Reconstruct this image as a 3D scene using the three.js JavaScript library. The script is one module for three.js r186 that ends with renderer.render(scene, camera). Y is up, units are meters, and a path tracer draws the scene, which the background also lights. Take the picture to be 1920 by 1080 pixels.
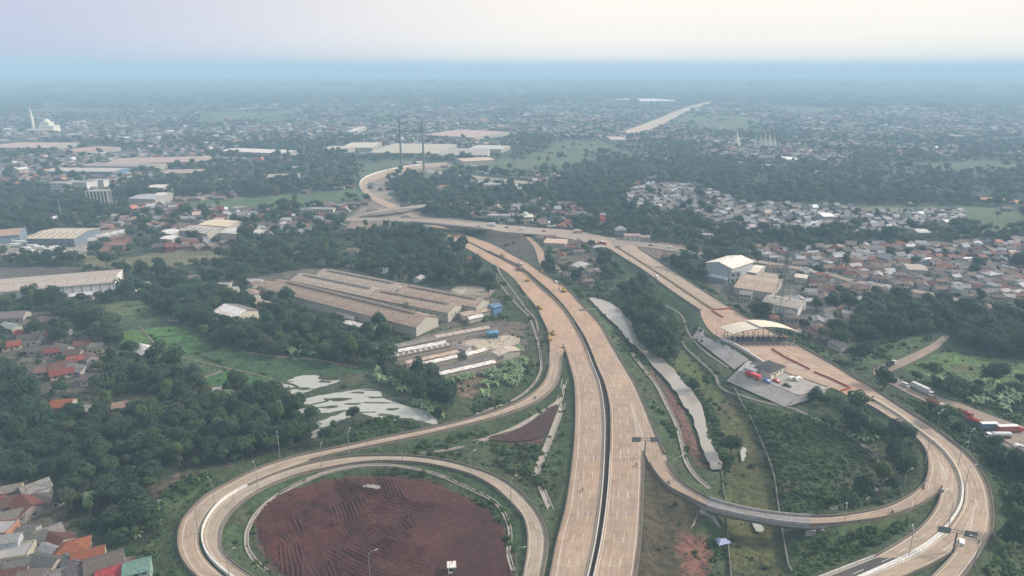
import * as THREE from 'three';
import { mergeGeometries } from 'three/addons/utils/BufferGeometryUtils.js';
import { MarchingCubes } from 'three/addons/objects/MarchingCubes.js';
import { ImprovedNoise } from 'three/addons/math/ImprovedNoise.js';

// ---------------------------------------------------------------- camera, sky, sun, exposure
const EYE = 170, FOCAL = 1278, HORIZON = 130;                 // metres above ground; survey scale and horizon row
const PITCH = Math.atan((540 - HORIZON) / FOCAL);
const scene = new THREE.Scene();
const camera = new THREE.PerspectiveCamera(2 * Math.atan(540 / FOCAL) * 180 / Math.PI, 16 / 9, 1, 60000);
camera.position.set(0, EYE, 0);
camera.rotation.x = -PITCH;
const renderer = new THREE.WebGLRenderer({ antialias: true });
renderer.setSize(1024, 576);
renderer.toneMapping = THREE.LinearToneMapping;
renderer.toneMappingExposure = 1.06;
renderer.shadowMap.enabled = true;

const sstep = (a, b, x) => { const t = Math.min(1, Math.max(0, (x - a) / (b - a))); return t * t * (3 - 2 * t); };
const lerp = (a, b, t) => a + (b - a) * t;
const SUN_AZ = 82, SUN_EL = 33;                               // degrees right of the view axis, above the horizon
{
  const W = 2048, H = 1024, data = new Float32Array(W * H * 4), skyNoise = new ImprovedNoise();
  for (let j = 0; j < H; j++) for (let i = 0; i < W; i++) {
    const el = ((j + 0.5) / H - 0.5) * 180, phi = ((i + 0.5) / W - 0.5) * 360;
    let az = phi + 90; if (az > 180) az -= 360;               // 0 = along the view, positive to the right
    let da = Math.abs(az - SUN_AZ); if (da > 180) da = 360 - da;
    const glow = sstep(124, 72, da), e = Math.max(0, el), up = sstep(4, 55, e);
    const veil = Math.pow(1 - Math.min(1, e / lerp(2.6, 2.1, glow)), 1.25);                              // thicker air close to the horizon
    const streak = skyNoise.noise(Math.cos(phi * Math.PI / 180) * 3 + 9, el * 0.22, Math.sin(phi * Math.PI / 180) * 3) + 0.6 * skyNoise.noise(Math.cos(phi * Math.PI / 180) * 8, el * 0.5 + 4, Math.sin(phi * Math.PI / 180) * 8);
    const er = el * Math.PI / 180, sr = SUN_EL * Math.PI / 180, sunAng = Math.acos(Math.min(1, Math.sin(er) * Math.sin(sr) + Math.cos(er) * Math.cos(sr) * Math.cos(da * Math.PI / 180))) * 180 / Math.PI;
    for (let c = 0; c < 3; c++) {
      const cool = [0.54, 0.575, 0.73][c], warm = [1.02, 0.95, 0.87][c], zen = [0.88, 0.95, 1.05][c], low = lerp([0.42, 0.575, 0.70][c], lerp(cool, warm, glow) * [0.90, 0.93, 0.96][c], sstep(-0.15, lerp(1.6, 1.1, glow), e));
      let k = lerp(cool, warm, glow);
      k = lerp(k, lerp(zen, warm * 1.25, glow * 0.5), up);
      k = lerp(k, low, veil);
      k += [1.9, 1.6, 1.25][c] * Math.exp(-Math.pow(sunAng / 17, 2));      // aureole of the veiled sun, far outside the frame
      data[(j * W + i) * 4 + c] = k * (1 + 0.022 * streak);
    }
    data[(j * W + i) * 4 + 3] = 1;
  }
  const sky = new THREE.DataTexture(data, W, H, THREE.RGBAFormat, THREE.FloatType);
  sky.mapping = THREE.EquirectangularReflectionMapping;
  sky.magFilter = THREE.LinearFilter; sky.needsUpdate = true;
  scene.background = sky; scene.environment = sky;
}
const sun = new THREE.DirectionalLight(new THREE.Color().setRGB(1, 0.88, 0.76), 5.0);
{
  const a = SUN_AZ * Math.PI / 180, e = SUN_EL * Math.PI / 180;
  sun.position.set(Math.sin(a) * Math.cos(e) * 900, Math.sin(e) * 900, -Math.cos(a) * Math.cos(e) * 900 - 450);
  sun.target.position.set(0, 0, -450);
  sun.castShadow = true; sun.shadow.radius = 20; sun.shadow.mapSize.set(4096, 4096);
  Object.assign(sun.shadow.camera, { left: -700, right: 700, top: 700, bottom: -700, near: 1, far: 2600 });
  scene.add(sun, sun.target);
}
scene.fog = new THREE.FogExp2(new THREE.Color().setRGB(0.51, 0.78, 1.0), 0.00029);

// ---------------------------------------------------------------- helpers
let seed = 7;
const rng = (s) => () => { s |= 0; s = s + 0x6D2B79F5 | 0; let t = Math.imul(s ^ s >>> 15, 1 | s); t = t + Math.imul(t ^ t >>> 7, 61 | t) ^ t; return ((t ^ t >>> 14) >>> 0) / 4294967296; };
const R = rng(20240611);
const rr = (a, b, r = R) => a + (b - a) * r();
const pick = (a, r = R) => a[Math.floor(r() * a.length)];
const perlin = new ImprovedNoise();
const noise = (x, z, s, o = 0) => perlin.noise(x / s + 31.7, o + 0.5, z / s - 12.3);
const fbm = (x, z, s, o = 0) => noise(x, z, s, o) + 0.5 * noise(x, z, s / 2.1, o + 3) + 0.25 * noise(x, z, s / 4.3, o + 7);
// survey sheet (columns, rows of the aerial sheet) -> metres on the ground plane at height y
const CP = Math.cos(PITCH), SP = Math.sin(PITCH);
function S(u, v, y = 0) {
  const X = (u - 960) / FOCAL, U = (540 - v) / FOCAL;
  const dy = U * CP - SP, dz = -U * SP - CP, t = (EYE - y) / -dy;
  return new THREE.Vector3(X * t, y, dz * t);
}
const poly = (a, y = 0) => { const o = []; for (let i = 0; i < a.length; i += 2) o.push(S(a[i], a[i + 1], y)); return o; };
const bounds = (p) => { let a = 1e9, b = -1e9, c = 1e9, d = -1e9; for (const q of p) { a = Math.min(a, q.x); b = Math.max(b, q.x); c = Math.min(c, q.z); d = Math.max(d, q.z); } return [a, b, c, d]; };
function inside(p, x, z) {
  let k = false;
  for (let i = 0, j = p.length - 1; i < p.length; j = i++) {
    const a = p[i], b = p[j];
    if ((a.z > z) !== (b.z > z) && x < (b.x - a.x) * (z - a.z) / (b.z - a.z) + a.x) k = !k;
  }
  return k;
}
function distTo(p, x, z, closed = true) {
  let m = 1e9;
  for (let i = closed ? 0 : 1; i < p.length; i++) {
    const a = p[i ? i - 1 : p.length - 1], b = p[i], dx = b.x - a.x, dz = b.z - a.z;
    const t = Math.min(1, Math.max(0, ((x - a.x) * dx + (z - a.z) * dz) / (dx * dx + dz * dz || 1)));
    m = Math.min(m, Math.hypot(x - a.x - dx * t, z - a.z - dz * t));
  }
  return m;
}
const used = new Map();
function numbered(n) { const k = used.get(n) ?? 0; used.set(n, k + 1); return k ? n + '_' + String(k).padStart(3, '0') : n; }
const shade = (o) => { o.castShadow = true; o.receiveShadow = true; return o; };
function tag(o, label, category, group, kind) { o.userData.label = label; o.userData.category = category; if (group) o.userData.group = group; if (kind) o.userData.kind = kind; return o; }
function top(name, geo, m, label, category, group, kind) { const o = shade(new THREE.Mesh(geo, m)); o.name = numbered(name); scene.add(o); return tag(o, label, category, group, kind); }
function part(name, geo, m, parent) { const o = shade(new THREE.Mesh(geo, m)); o.name = name; parent.add(o); return o; }
function thing(name, label, category, pos, turn = 0, group) { const o = new THREE.Group(); o.name = numbered(name); o.position.copy(pos); o.rotation.y = turn; scene.add(o); return tag(o, label, category, group); }
function copy(src, label, pos, turn, group) {
  const o = src.clone(); o.name = numbered(src.name.replace(/_\d+$/, '')); o.position.copy(pos); o.rotation.y = turn; scene.add(o);
  o.userData = { label, category: src.userData.category }; if (group ?? src.userData.group) o.userData.group = group ?? src.userData.group;
  return o;
}
const V = (x, y, z) => new THREE.Vector3(x, y, z);
const headingOf = (d) => Math.atan2(-d.z, d.x);               // turn that lays local x along d
function box(w, h, d, x = 0, y = 0, z = 0, ry = 0, rz = 0, rx = 0) { const g = new THREE.BoxGeometry(w, h, d); if (rx) g.rotateX(rx); if (rz) g.rotateZ(rz); if (ry) g.rotateY(ry); return g.translate(x, y, z); }
function cyl(r0, r1, h, x, y, z, n = 8, ax = 'y') { const g = new THREE.CylinderGeometry(r0, r1, h, n); if (ax === 'x') g.rotateZ(Math.PI / 2); if (ax === 'z') g.rotateX(Math.PI / 2); return g.translate(x, y, z); }
function bar(a, b, w, d = w) { const v = b.clone().sub(a), l = v.length(), g = new THREE.BoxGeometry(w, l, d); g.applyQuaternion(new THREE.Quaternion().setFromUnitVectors(V(0, 1, 0), v.normalize())); return g.translate((a.x + b.x) / 2, (a.y + b.y) / 2, (a.z + b.z) / 2); }
const merge = (a) => mergeGeometries(a.map((g) => g.index ? g.toNonIndexed() : g));
function geo(pos, idx, uv, nrm, col) {
  const g = new THREE.BufferGeometry();
  g.setAttribute('position', new THREE.Float32BufferAttribute(pos, 3));
  if (uv) g.setAttribute('uv', new THREE.Float32BufferAttribute(uv, 2));
  if (col) g.setAttribute('color', new THREE.Float32BufferAttribute(col, 3));
  if (idx) g.setIndex(idx);
  if (nrm) g.setAttribute('normal', new THREE.Float32BufferAttribute(nrm, 3)); else g.computeVertexNormals();
  return g;
}

// ---------------------------------------------------------------- textures and materials
function tex(n, fn, srgb = true) {
  const d = new Uint8Array(n * n * 4);
  for (let j = 0; j < n; j++) for (let i = 0; i < n; i++) { const c = fn(i / n, j / n); const k = (j * n + i) * 4; d[k] = c[0] * 255; d[k + 1] = c[1] * 255; d[k + 2] = c[2] * 255; d[k + 3] = 255; }
  const t = new THREE.DataTexture(d, n, n); t.wrapS = t.wrapT = THREE.RepeatWrapping; t.magFilter = THREE.LinearFilter; t.minFilter = THREE.LinearMipmapLinearFilter; t.needsUpdate = true;
  if (srgb) t.colorSpace = THREE.SRGBColorSpace;
  return t;
}
const hash2 = (i, j) => { const k = Math.sin(i * 127.1 + j * 311.7) * 43758.5453; return k - Math.floor(k); };
// noise that closes on itself over the tile
function tile(u, v, f, o = 0) { const a = u * 2 * Math.PI, b = v * 2 * Math.PI, k = f / (2 * Math.PI); return perlin.noise(Math.cos(a) * k + o, Math.sin(a) * k + Math.cos(b) * k, Math.sin(b) * k + o * 1.7); }
function tile2(u, v, fu, fv, o = 0) { const a = u * 2 * Math.PI, b = v * 2 * Math.PI; return perlin.noise(Math.cos(a) * fu / 6.283 + o, Math.sin(a) * fu / 6.283 + Math.cos(b) * fv / 6.283, Math.sin(b) * fv / 6.283 + o * 1.7); }
const cl = (x) => Math.min(1, Math.max(0, x));
const T = {};
T.grass = tex(512, (u, v) => { const n = 0.5 * tile(u, v, 9) + 0.45 * tile(u, v, 27, 4) + 0.45 * tile(u, v, 80, 9), w = 0.35 * tile(u, v, 14, 20); const b = cl(0.80 + 0.42 * n); return [cl(b + 0.10 * w), b, cl(b - 0.12 * w)]; });
T.rough = tex(256, (u, v) => { const n = 0.5 + 0.5 * tile(u, v, 22, 2) + 0.35 * tile(u, v, 60, 6); return [cl(n), cl(n), cl(n)]; }, false);
T.concrete = tex(1024, (u, v) => { const n = 0.3 * tile(u, v, 8, 3) + 0.3 * tile(u, v, 30, 5) + 0.3 * tile(u, v, 110, 8), w = 0.55 * tile2(u, v, 46, 3, 71) + 0.4 * tile2(u, v, 120, 4, 75), st = Math.max(0, tile(u, v, 14, 81) - 0.22), sl = hash2(Math.floor(u * 10), Math.floor(v * 8)) - 0.5, j = Math.min(v * 8 % 1, 1 - v * 8 % 1) < 0.022 || Math.min(u * 10 % 1, 1 - u * 10 % 1) < 0.012 ? -0.09 : 0; const b = cl(0.87 + 0.14 * n + 0.15 * w + 0.05 * sl - 0.18 * st + j); return [b, cl(b - 0.012 * tile(u, v, 12, 30)), cl(b - 0.05 * tile(u, v, 10, 33))]; });
T.soil = tex(512, (u, v) => { const n = 0.4 * tile(u, v, 10, 13) + 0.4 * tile(u, v, 33, 15) + 0.4 * tile(u, v, 95, 18); const b = cl(0.78 + 0.4 * n); return [b, cl(b * 0.98 + 0.03 * tile(u, v, 20, 40)), b]; });
T.sheet = tex(512, (u, v) => { const r = 0.5 + 0.5 * Math.sin(u * 2 * Math.PI * 14), n = 0.3 * tile(u, v, 40, 21) + 0.3 * tile(u, v, 110, 25), w = tile2(u, v, 60, 4, 27), ru = sstep(0.12, 0.5, tile(u, v, 9, 29) + 0.4 * tile2(u, v, 50, 6, 31)), sl = hash2(Math.floor(u * 12), Math.floor(v * 4)) - 0.5; const b = cl(0.84 + 0.06 * r + 0.16 * n + 0.20 * w + 0.10 * sl); return [cl(b - 0.10 * ru), cl(b - 0.20 * ru), cl(b - 0.27 * ru)]; });
T.ribs = tex(128, (u) => { const r = 0.5 + 0.5 * Math.sin(u * 2 * Math.PI * 8); return [r, r, r]; }, false);
T.tiles = tex(256, (u, v) => { const r = (v * 10) % 1, n = 0.3 * tile(u, v, 30, 51) + 0.4 * tile(u, v, 90, 55), p = tile2(u, v, 26, 5, 58), q = hash2(Math.floor(u * 24), Math.floor(v * 10)) - 0.5; const b = cl(0.74 + 0.10 * r + 0.28 * n + 0.22 * p + 0.16 * q); return [b, cl(b - 0.02 + 0.04 * p), cl(b - 0.03 + 0.06 * p)]; });
T.tilebump = tex(128, (u, v) => { const r = (v * 10) % 1 * 0.7 + 0.3 * Math.abs(Math.sin(u * Math.PI * 12)); return [r, r, r]; }, false);
T.plaster = tex(256, (u, v) => { const n = 0.4 * tile(u, v, 7, 61) + 0.3 * tile(u, v, 35, 64); const b = cl(0.87 + 0.25 * n); return [b, cl(b - 0.01), cl(b - 0.03 - 0.04 * tile(u, v, 9, 68))]; });
const rep = (t, r) => { const c = t.clone(); c.repeat.set(r, r); c.needsUpdate = true; return c; };
const mats = new Map();
function mat(key, make) { if (!mats.has(key)) { const m = make(); m.name = key; mats.set(key, m); } return mats.get(key); }
const C = (r, g, b) => new THREE.Color().setRGB(r, g, b);
const std = (key, c, o = {}) => mat(key, () => new THREE.MeshStandardMaterial({ color: C(...c), roughness: 0.9, side: THREE.DoubleSide, ...o }));
const T8 = (t, m) => rep(t, 1 / m);                            // one tile every m metres of uv
const TX = { grass: T8(T.grass, 26), bump: T8(T.rough, 9), concrete: T8(T.concrete, 40), soil: T8(T.soil, 18), sheet: T8(T.sheet, 14), ribs: T8(T.ribs, 8), tiles: T8(T.tiles, 4), tilebump: T8(T.tilebump, 4), plaster: T8(T.plaster, 6) };
const M = {
  ground: mat('ground', () => new THREE.MeshStandardMaterial({ vertexColors: true, color: C(1.3, 1.3, 1.3), map: TX.grass, bumpMap: TX.bump, bumpScale: 0.35, roughness: 1 })),
  road: mat('road', () => new THREE.MeshStandardMaterial({ vertexColors: true, map: TX.concrete, roughness: 0.85, side: THREE.DoubleSide })),
  field: (key, c) => std('field ' + key, c.map((x) => x * 1.3), { map: TX.grass, bumpMap: TX.bump, bumpScale: 0.25, roughness: 1 }),
  soil: (key, c) => std('soil ' + key, c.map((x) => x * 1.3), { map: TX.soil, bumpMap: TX.bump, bumpScale: 0.2, roughness: 1 }),
  conc: (key, c) => std('concrete ' + key, c.map((x) => x * 1.12), { map: TX.concrete }),
  sheet: (c) => std('sheet ' + c, c.map((x) => x * 1.15), { map: TX.sheet, bumpMap: TX.ribs, bumpScale: 0.05, roughness: 0.6 }),
  tile: (c) => std('roof tiles ' + c, c.map((x) => x * 1.18), { map: TX.tiles, bumpMap: TX.tilebump, bumpScale: 0.06 }),
  wall: (c) => std('plaster ' + c, c.map((x) => x * 1.12), { map: TX.plaster }),
  paint: (c, r = 0.4) => std('paint ' + c + r, c, { roughness: r }),
  glass: std('window glass', [0.03, 0.04, 0.045], { roughness: 0.12 }),
  rubber: std('tyre rubber', [0.02, 0.02, 0.02], { roughness: 0.8 }),
  steel: std('galvanised steel', [0.34, 0.35, 0.36], { roughness: 0.45, metalness: 0.6 }),
  darkSteel: std('weathered steel', [0.10, 0.11, 0.115], { roughness: 0.6, metalness: 0.3 }),
  white: std('white road paint', [0.56, 0.53, 0.47], { roughness: 0.7 }),
  water: std('muddy water', [0.31, 0.315, 0.28], { roughness: 0.08 }),
  stream: std('silty stream', [0.27, 0.245, 0.22], { roughness: 0.1 }),
};
// ---------------------------------------------------------------- roads: stations [left u, left v, right u, right v, height]
const roadPts = [], HC = 8, roadHash = new Map();
function addRoadPoint(p) { roadPts.push(p); const k = Math.floor(p.x / HC) + ',' + Math.floor(p.z / HC); (roadHash.get(k) ?? roadHash.set(k, []).get(k)).push(p); }
function nearRoad(x, z, reach) {                               // [distance to the closest road surface sample, sample]
  let best = reach, at = null; const n = Math.ceil(reach / HC), ci = Math.floor(x / HC), cj = Math.floor(z / HC);
  for (let i = ci - n; i <= ci + n; i++) for (let j = cj - n; j <= cj + n; j++) { const l = roadHash.get(i + ',' + j); if (l) for (const p of l) { const d = Math.hypot(p.x - x, p.z - z); if (d < best) { best = d; at = p; } } }
  return [best, at];
}
function edges(st, y0, lift = 0, sub = 8) {
  const L = [], Rr = [];
  for (const s of st) { const y = (s[4] ?? y0); L.push(S(s[0], s[1], y)); Rr.push(S(s[2], s[3], y)); }
  const cl_ = new THREE.CatmullRomCurve3(L, false, 'centripetal'), cr = new THREE.CatmullRomCurve3(Rr, false, 'centripetal'), n = (st.length - 1) * sub, a = [], b = [];
  for (let i = 0; i <= n; i++) { const p = cl_.getPoint(i / n), q = cr.getPoint(i / n); p.y += lift; q.y += lift; a.push(p); b.push(q); }
  return { a, b };
}
function road(name, label, st, y0, { lift = 0, dust = null, bridge = null, tone = [0.34, 0.255, 0.19], skirt = 1.3, free = false } = {}) {
  const { a, b } = edges(st, y0, lift), n = a.length, AC = 6, pos = [], uv = [], col = [], idx = [];
  let along = 0;
  for (let i = 0; i < n; i++) {
    if (i) along += a[i].clone().add(b[i]).sub(a[i - 1]).sub(b[i - 1]).length() / 2;
    const w = a[i].distanceTo(b[i]);
    for (let k = 0; k <= AC; k++) {
      const t = k / AC, p = a[i].clone().lerp(b[i], t);
      pos.push(p.x, p.y, p.z); uv.push(t * w, along);
      const dd = dust ? dust(p) : 0, m = 1 + 0.10 * fbm(p.x, p.z, 22, 1), w2 = cl(dd + 0.35 * fbm(p.x, p.z, 30, 5));
      col.push(lerp(tone[0], 0.42, w2) * m * 1.12, lerp(tone[1], 0.275, w2) * m * 1.12, lerp(tone[2], 0.185, w2) * m * 1.12);
      if (i && k) { const c = i * (AC + 1) + k; idx.push(c, c - 1, c - AC - 2, c, c - AC - 2, c - AC - 1); }
    }
    if (!free) {
      const step = Math.max(3, Math.ceil(w / 2.2)), isB = bridge && i / (n - 1) > bridge[0] && i / (n - 1) < bridge[1];
      const prev = i ? a[i - 1].clone().add(b[i - 1]).multiplyScalar(0.5) : null, here = a[i].clone().add(b[i]).multiplyScalar(0.5);
      const ms = prev ? Math.max(1, Math.ceil(prev.distanceTo(here) / 2.5)) : 1;
      for (let m = 0; m < ms; m++) for (let k = 0; k <= step; k++) {
        const q = a[i].clone().lerp(b[i], k / step); if (prev) q.lerp(a[i - 1].clone().lerp(b[i - 1], k / step), m / ms);
        addRoadPoint({ x: q.x, z: q.z, y: q.y - lift, bridge: isB });
      }
    }
  }
  for (const [e, fl] of [[a, 0], [b, 1]]) {
    const o = pos.length / 3; let d = 0;
    for (let i = 0; i < n; i++) { if (i) d += e[i].distanceTo(e[i - 1]); for (const dy of [0, -skirt]) { pos.push(e[i].x, e[i].y + dy, e[i].z); uv.push(d, dy); col.push(tone[0], tone[1], tone[2]); } if (i) { const c = o + i * 2; idx.push(...(fl ? [c, c + 1, c - 2, c + 1, c - 1, c - 2] : [c, c - 2, c + 1, c + 1, c - 2, c - 1])); } }
  }
  const o = top(name, geo(pos, idx, uv, null, col), M.road, label, 'road', null, 'structure');
  return { o, a, b, y0 };
}
// a line at fixed distance d from the left edge (negative: from the right edge)
function offsetLine(r, d, dy = 0, from = 0, to = 1) {
  const out = [], n = r.a.length - 1;
  for (let i = Math.round(from * n); i <= Math.round(to * n); i++) { const w = r.b[i].clone().sub(r.a[i]), l = w.length(); w.divideScalar(l); const p = d >= 0 ? r.a[i].clone().addScaledVector(w, d) : r.b[i].clone().addScaledVector(w, d); p.y += dy; out.push(p); }
  return out;
}
function resample(pts, step) { const out = [pts[0].clone()]; let need = step; for (let i = 1; i < pts.length; i++) { let a = pts[i - 1].clone(); const b = pts[i]; let l = a.distanceTo(b); while (l >= need) { a = a.lerp(b, need / l); out.push(a.clone()); l = a.distanceTo(b); need = step; } need -= l; } out.push(pts[pts.length - 1].clone()); return out; }
function ribbon(pts, w) {
  const pos = [], idx = [], uv = []; let d = 0;
  pts.forEach((p, i) => { const t = (pts[i + 1] ?? p).clone().sub(pts[i - 1] ?? p); t.y = 0; t.normalize(); const n = V(-t.z, 0, t.x).multiplyScalar(w / 2); if (i) d += p.distanceTo(pts[i - 1]); pos.push(p.x + n.x, p.y, p.z + n.z, p.x - n.x, p.y, p.z - n.z); uv.push(0, d, w, d); if (i) { const c = i * 2; idx.push(c, c - 2, c + 1, c + 1, c - 2, c - 1); } });
  return geo(pos, idx, uv, null);
}
function dashes(pts, on, off, w) { const p = resample(pts, 1), out = []; for (let i = 0; i + on < p.length; i += on + off) out.push(ribbon([p[i], p[i + Math.floor(on / 2)], p[i + on]], w)); return merge(out); }
const lineOf = (r, d, from, to, w = 0.17) => ribbon(offsetLine(r, d, 0.03, from, to), w);
const dashOf = (r, d, from, to) => dashes(offsetLine(r, d, 0.03, from, to), 5, 9, 0.17);
// a long low wall of rectangular section that follows pts
function wallAlong(pts, h, w, drop = 0.3, cap = true) {
  const pos = [], idx = [], uv = []; let d = 0; const n = pts.length;
  pts.forEach((p, i) => {
    const t = (pts[i + 1] ?? p).clone().sub(pts[i - 1] ?? p); t.y = 0; t.normalize(); const s = V(-t.z, 0, t.x); if (i) d += p.distanceTo(pts[i - 1]);
    const pr = [[w / 2 * 1.25, -drop], [w / 2, h], [-w / 2, h], [-w / 2 * 1.25, -drop]];
    for (let k = 0; k < 3; k++) for (const q of [pr[k], pr[k + 1]]) { pos.push(p.x + s.x * q[0], p.y + q[1], p.z + s.z * q[0]); uv.push(d, k + q[1]); }
    if (i) for (let k = 0; k < 3; k++) { const c = i * 6 + k * 2, e = c - 6; idx.push(c, e, c + 1, c + 1, e, e + 1); }
  });
  for (const [i, fl] of [[0, 1], [n - 1, 0]]) { const c = i * 6; idx.push(...(fl ? [c, c + 1, c + 3, c, c + 3, c + 5] : [c, c + 3, c + 1, c, c + 5, c + 3])); }
  return geo(pos, idx, uv, null);
}
// open drain: two kerbs and a floor
function drainGeo(pts, w) {
  const side = (o) => pts.map((p, i) => { const t = (pts[i + 1] ?? p).clone().sub(pts[i - 1] ?? p); t.y = 0; t.normalize(); return p.clone().add(V(-t.z * o, 0, t.x * o)); });
  return merge([wallAlong(side(w / 2), 0.45, 0.35, 0.6), wallAlong(side(-w / 2), 0.45, 0.35, 0.6), ribbon(pts.map((p) => p.clone().setY(p.y + 0.08)), w)]);
}
const smooth = (pts, per = 6) => new THREE.CatmullRomCurve3(pts, false, 'centripetal').getPoints((pts.length - 1) * per);

const dusty = (p) => sstep(-330, -480, p.z) * 0.75 + 0.10;
const HW = 2;
const mlLow = road('highway_lane_strip', 'left concrete carriageway of the highway in the foreground', [[915, 1400, 1018, 1400], [975, 1250, 1062, 1250], [1014, 1135, 1090, 1135], [1030, 1080, 1103, 1080], [1042, 1020, 1116, 1020], [1058, 960, 1125, 960], [1068, 900, 1131, 900], [1075, 840, 1134, 840], [1078, 780, 1134, 780], [1076, 718, 1124, 718], [1069, 690, 1113, 690], [1059, 655, 1100, 655]], HW, { dust: dusty });
const mlUp = road('highway_lane_strip', 'left carriageway of the highway, dusty orange stretch running up to the overpass', [[1030, 660, 1102, 660], [1029, 633, 1090, 633], [1023, 613, 1079, 614], [1015, 597, 1070, 598], [1007, 580, 1056, 580], [993, 562, 1040, 562], [978, 543, 1018, 543], [968, 527, 1001, 527], [945, 507, 979, 508], [920, 493, 956, 494], [888, 473, 917, 475, 1.6], [860, 457, 882, 457, 1], [837, 443, 851, 442, 0.5], [812, 430, 826, 430, 0.3]], HW, { lift: 0.02, dust: dusty });
const mrLow = road('highway_lane_strip', 'right concrete carriageway of the highway in the foreground', [[1030, 1400, 1140, 1400], [1072, 1250, 1168, 1250], [1100, 1135, 1187, 1135], [1113, 1080, 1195, 1080], [1126, 1020, 1202, 1020], [1135, 960, 1206, 960], [1141, 900, 1208, 900], [1144, 845, 1209, 845]], HW, { dust: dusty });
const mrUp = road('highway_lane_strip', 'right carriageway of the highway from the exit sign up to the overpass', [[1144, 853, 1248, 853], [1145, 800, 1226, 800], [1143, 760, 1210, 760], [1133, 718, 1191, 718], [1122, 693, 1177, 695], [1111, 665, 1160, 667], [1099, 637, 1143, 637], [1083, 610, 1127, 610], [1067, 587, 1107, 587], [1051, 567, 1087, 567], [1029, 545, 1067, 545], [1008, 527, 1042, 528], [986, 508, 1012, 508], [962, 493, 988, 492], [924, 475, 956, 475], [904, 465, 937, 465, 1.4], [886, 456, 912, 454, 1], [855, 442, 877, 442, 0.5], [830, 430, 851, 430, 0.3]], HW, { lift: 0.02, dust: dusty });
const R1 = road('ramp_road', 'outer ramp sweeping left from the highway around the red soil loop', [[1030, 652, 1057, 656], [1030, 673, 1054, 673], [1028, 693, 1053, 690], [1018, 718, 1045, 718], [1000, 736, 1023, 743], [973, 753, 993, 760], [925, 772, 940, 780], [853, 792, 867, 800], [773, 810, 790, 818], [707, 823, 723, 832], [640, 838, 655, 846], [561, 854, 580, 864], [513, 868, 540, 877], [474, 883, 506, 890], [436, 902, 472, 905], [392, 926, 436, 923], [361, 952, 405, 944], [339, 981, 384, 971], [332, 1013, 373, 1010], [337, 1042, 379, 1036], [351, 1066, 395, 1058], [372, 1086, 420, 1080], [400, 1110, 452, 1104], [450, 1150, 495, 1135], [540, 1190, 575, 1170], [700, 1218, 705, 1195]], HW, { tone: [0.336, 0.265, 0.200] });
const R2 = road('ramp_road', 'inner loop ramp curling around the red soil circle', [[1000, 1165, 958, 1160], [1016, 1115, 974, 1115], [1020, 1078, 980, 1078], [1027, 1037, 987, 1037], [1027, 1003, 988, 1003], [1013, 967, 980, 970], [990, 937, 957, 943], [960, 910, 923, 913], [923, 890, 880, 890], [873, 873, 832, 877], [827, 862, 795, 870], [773, 855, 760, 867], [707, 854, 707, 866], [657, 856, 657, 871], [609, 863, 609, 880], [561, 874, 563, 890], [525, 885, 530, 901], [489, 899, 497, 915], [448, 919, 462, 936], [416, 939, 436, 960], [394, 963, 421, 984], [380, 990, 416, 1003], [378, 1013, 416, 1022], [386, 1037, 423, 1039], [402, 1057, 440, 1056], [426, 1078, 469, 1077], [460, 1104, 505, 1100], [510, 1138, 550, 1126], [590, 1168, 620, 1148], [700, 1185, 710, 1162]], HW, { tone: [0.336, 0.281, 0.218] });
const R3 = road('ramp_road', 'exit ramp leaving the highway to the right and crossing the canal on a bridge', [[1244, 838, 1206, 842, 2], [1255, 872, 1221, 876, 2.2], [1267, 893, 1243, 905, 3], [1280, 905, 1262, 920, 4], [1297, 917, 1285, 931, 4.8], [1322, 931, 1313, 946, 5.5], [1334, 937, 1330, 953, 5.8], [1409, 956, 1409, 971, 6], [1505, 968, 1507, 985, 6], [1560, 968, 1560, 984, 5.8], [1608, 962, 1608, 979, 5.5], [1656, 952, 1660, 971, 5.2], [1685, 940, 1704, 957, 5], [1714, 923, 1733, 943, 5], [1736, 902, 1766, 921, 5]], 5, { lift: -0.02, bridge: [0.33, 0.645] });
const TG = 5;
const tlA = road('toll_road', 'left carriageway of the toll road between the junction and the toll plaza', [[1104, 452, 1142, 455, 1.5], [1140, 467, 1168, 470, 2], [1173, 487, 1195, 487, 3], [1207, 508, 1228, 508, 4], [1257, 545, 1285, 546], [1313, 583, 1336, 580]], TG, { tone: [0.361, 0.277, 0.211] });
const trA = road('toll_road', 'right carriageway of the toll road between the junction and the toll plaza', [[1160, 463, 1185, 458, 1.5], [1178, 474, 1210, 473, 2.4], [1199, 487, 1230, 487, 3], [1232, 508, 1263, 509, 4], [1289, 546, 1322, 547], [1338, 580, 1374, 579]], TG, { tone: [0.361, 0.277, 0.211] });
const plaza = road('toll_plaza_pavement', 'wide tan concrete pavement of the toll plaza', [[1310, 578, 1370, 577], [1318, 600, 1408, 599], [1333, 622, 1445, 620], [1356, 637, 1488, 642], [1395, 660, 1520, 660], [1432, 680, 1547, 675], [1472, 697, 1577, 692], [1530, 717, 1602, 708], [1575, 733, 1627, 722], [1597, 748, 1652, 739]], TG, { lift: -0.02, tone: [0.378, 0.265, 0.193], dust: () => 0.3 });
const tlB = road('toll_road', 'left carriageway of the curving toll road below the toll plaza', [[1588, 742, 1625, 742], [1627, 760, 1654, 759], [1660, 780, 1690, 782], [1693, 803, 1718, 804], [1717, 823, 1746, 825], [1733, 843, 1768, 844], [1739, 865, 1784, 863], [1739, 885, 1797, 885], [1733, 906, 1805, 912], [1731, 917, 1805, 922]], TG, { tone: [0.361, 0.274, 0.200] });
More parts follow.
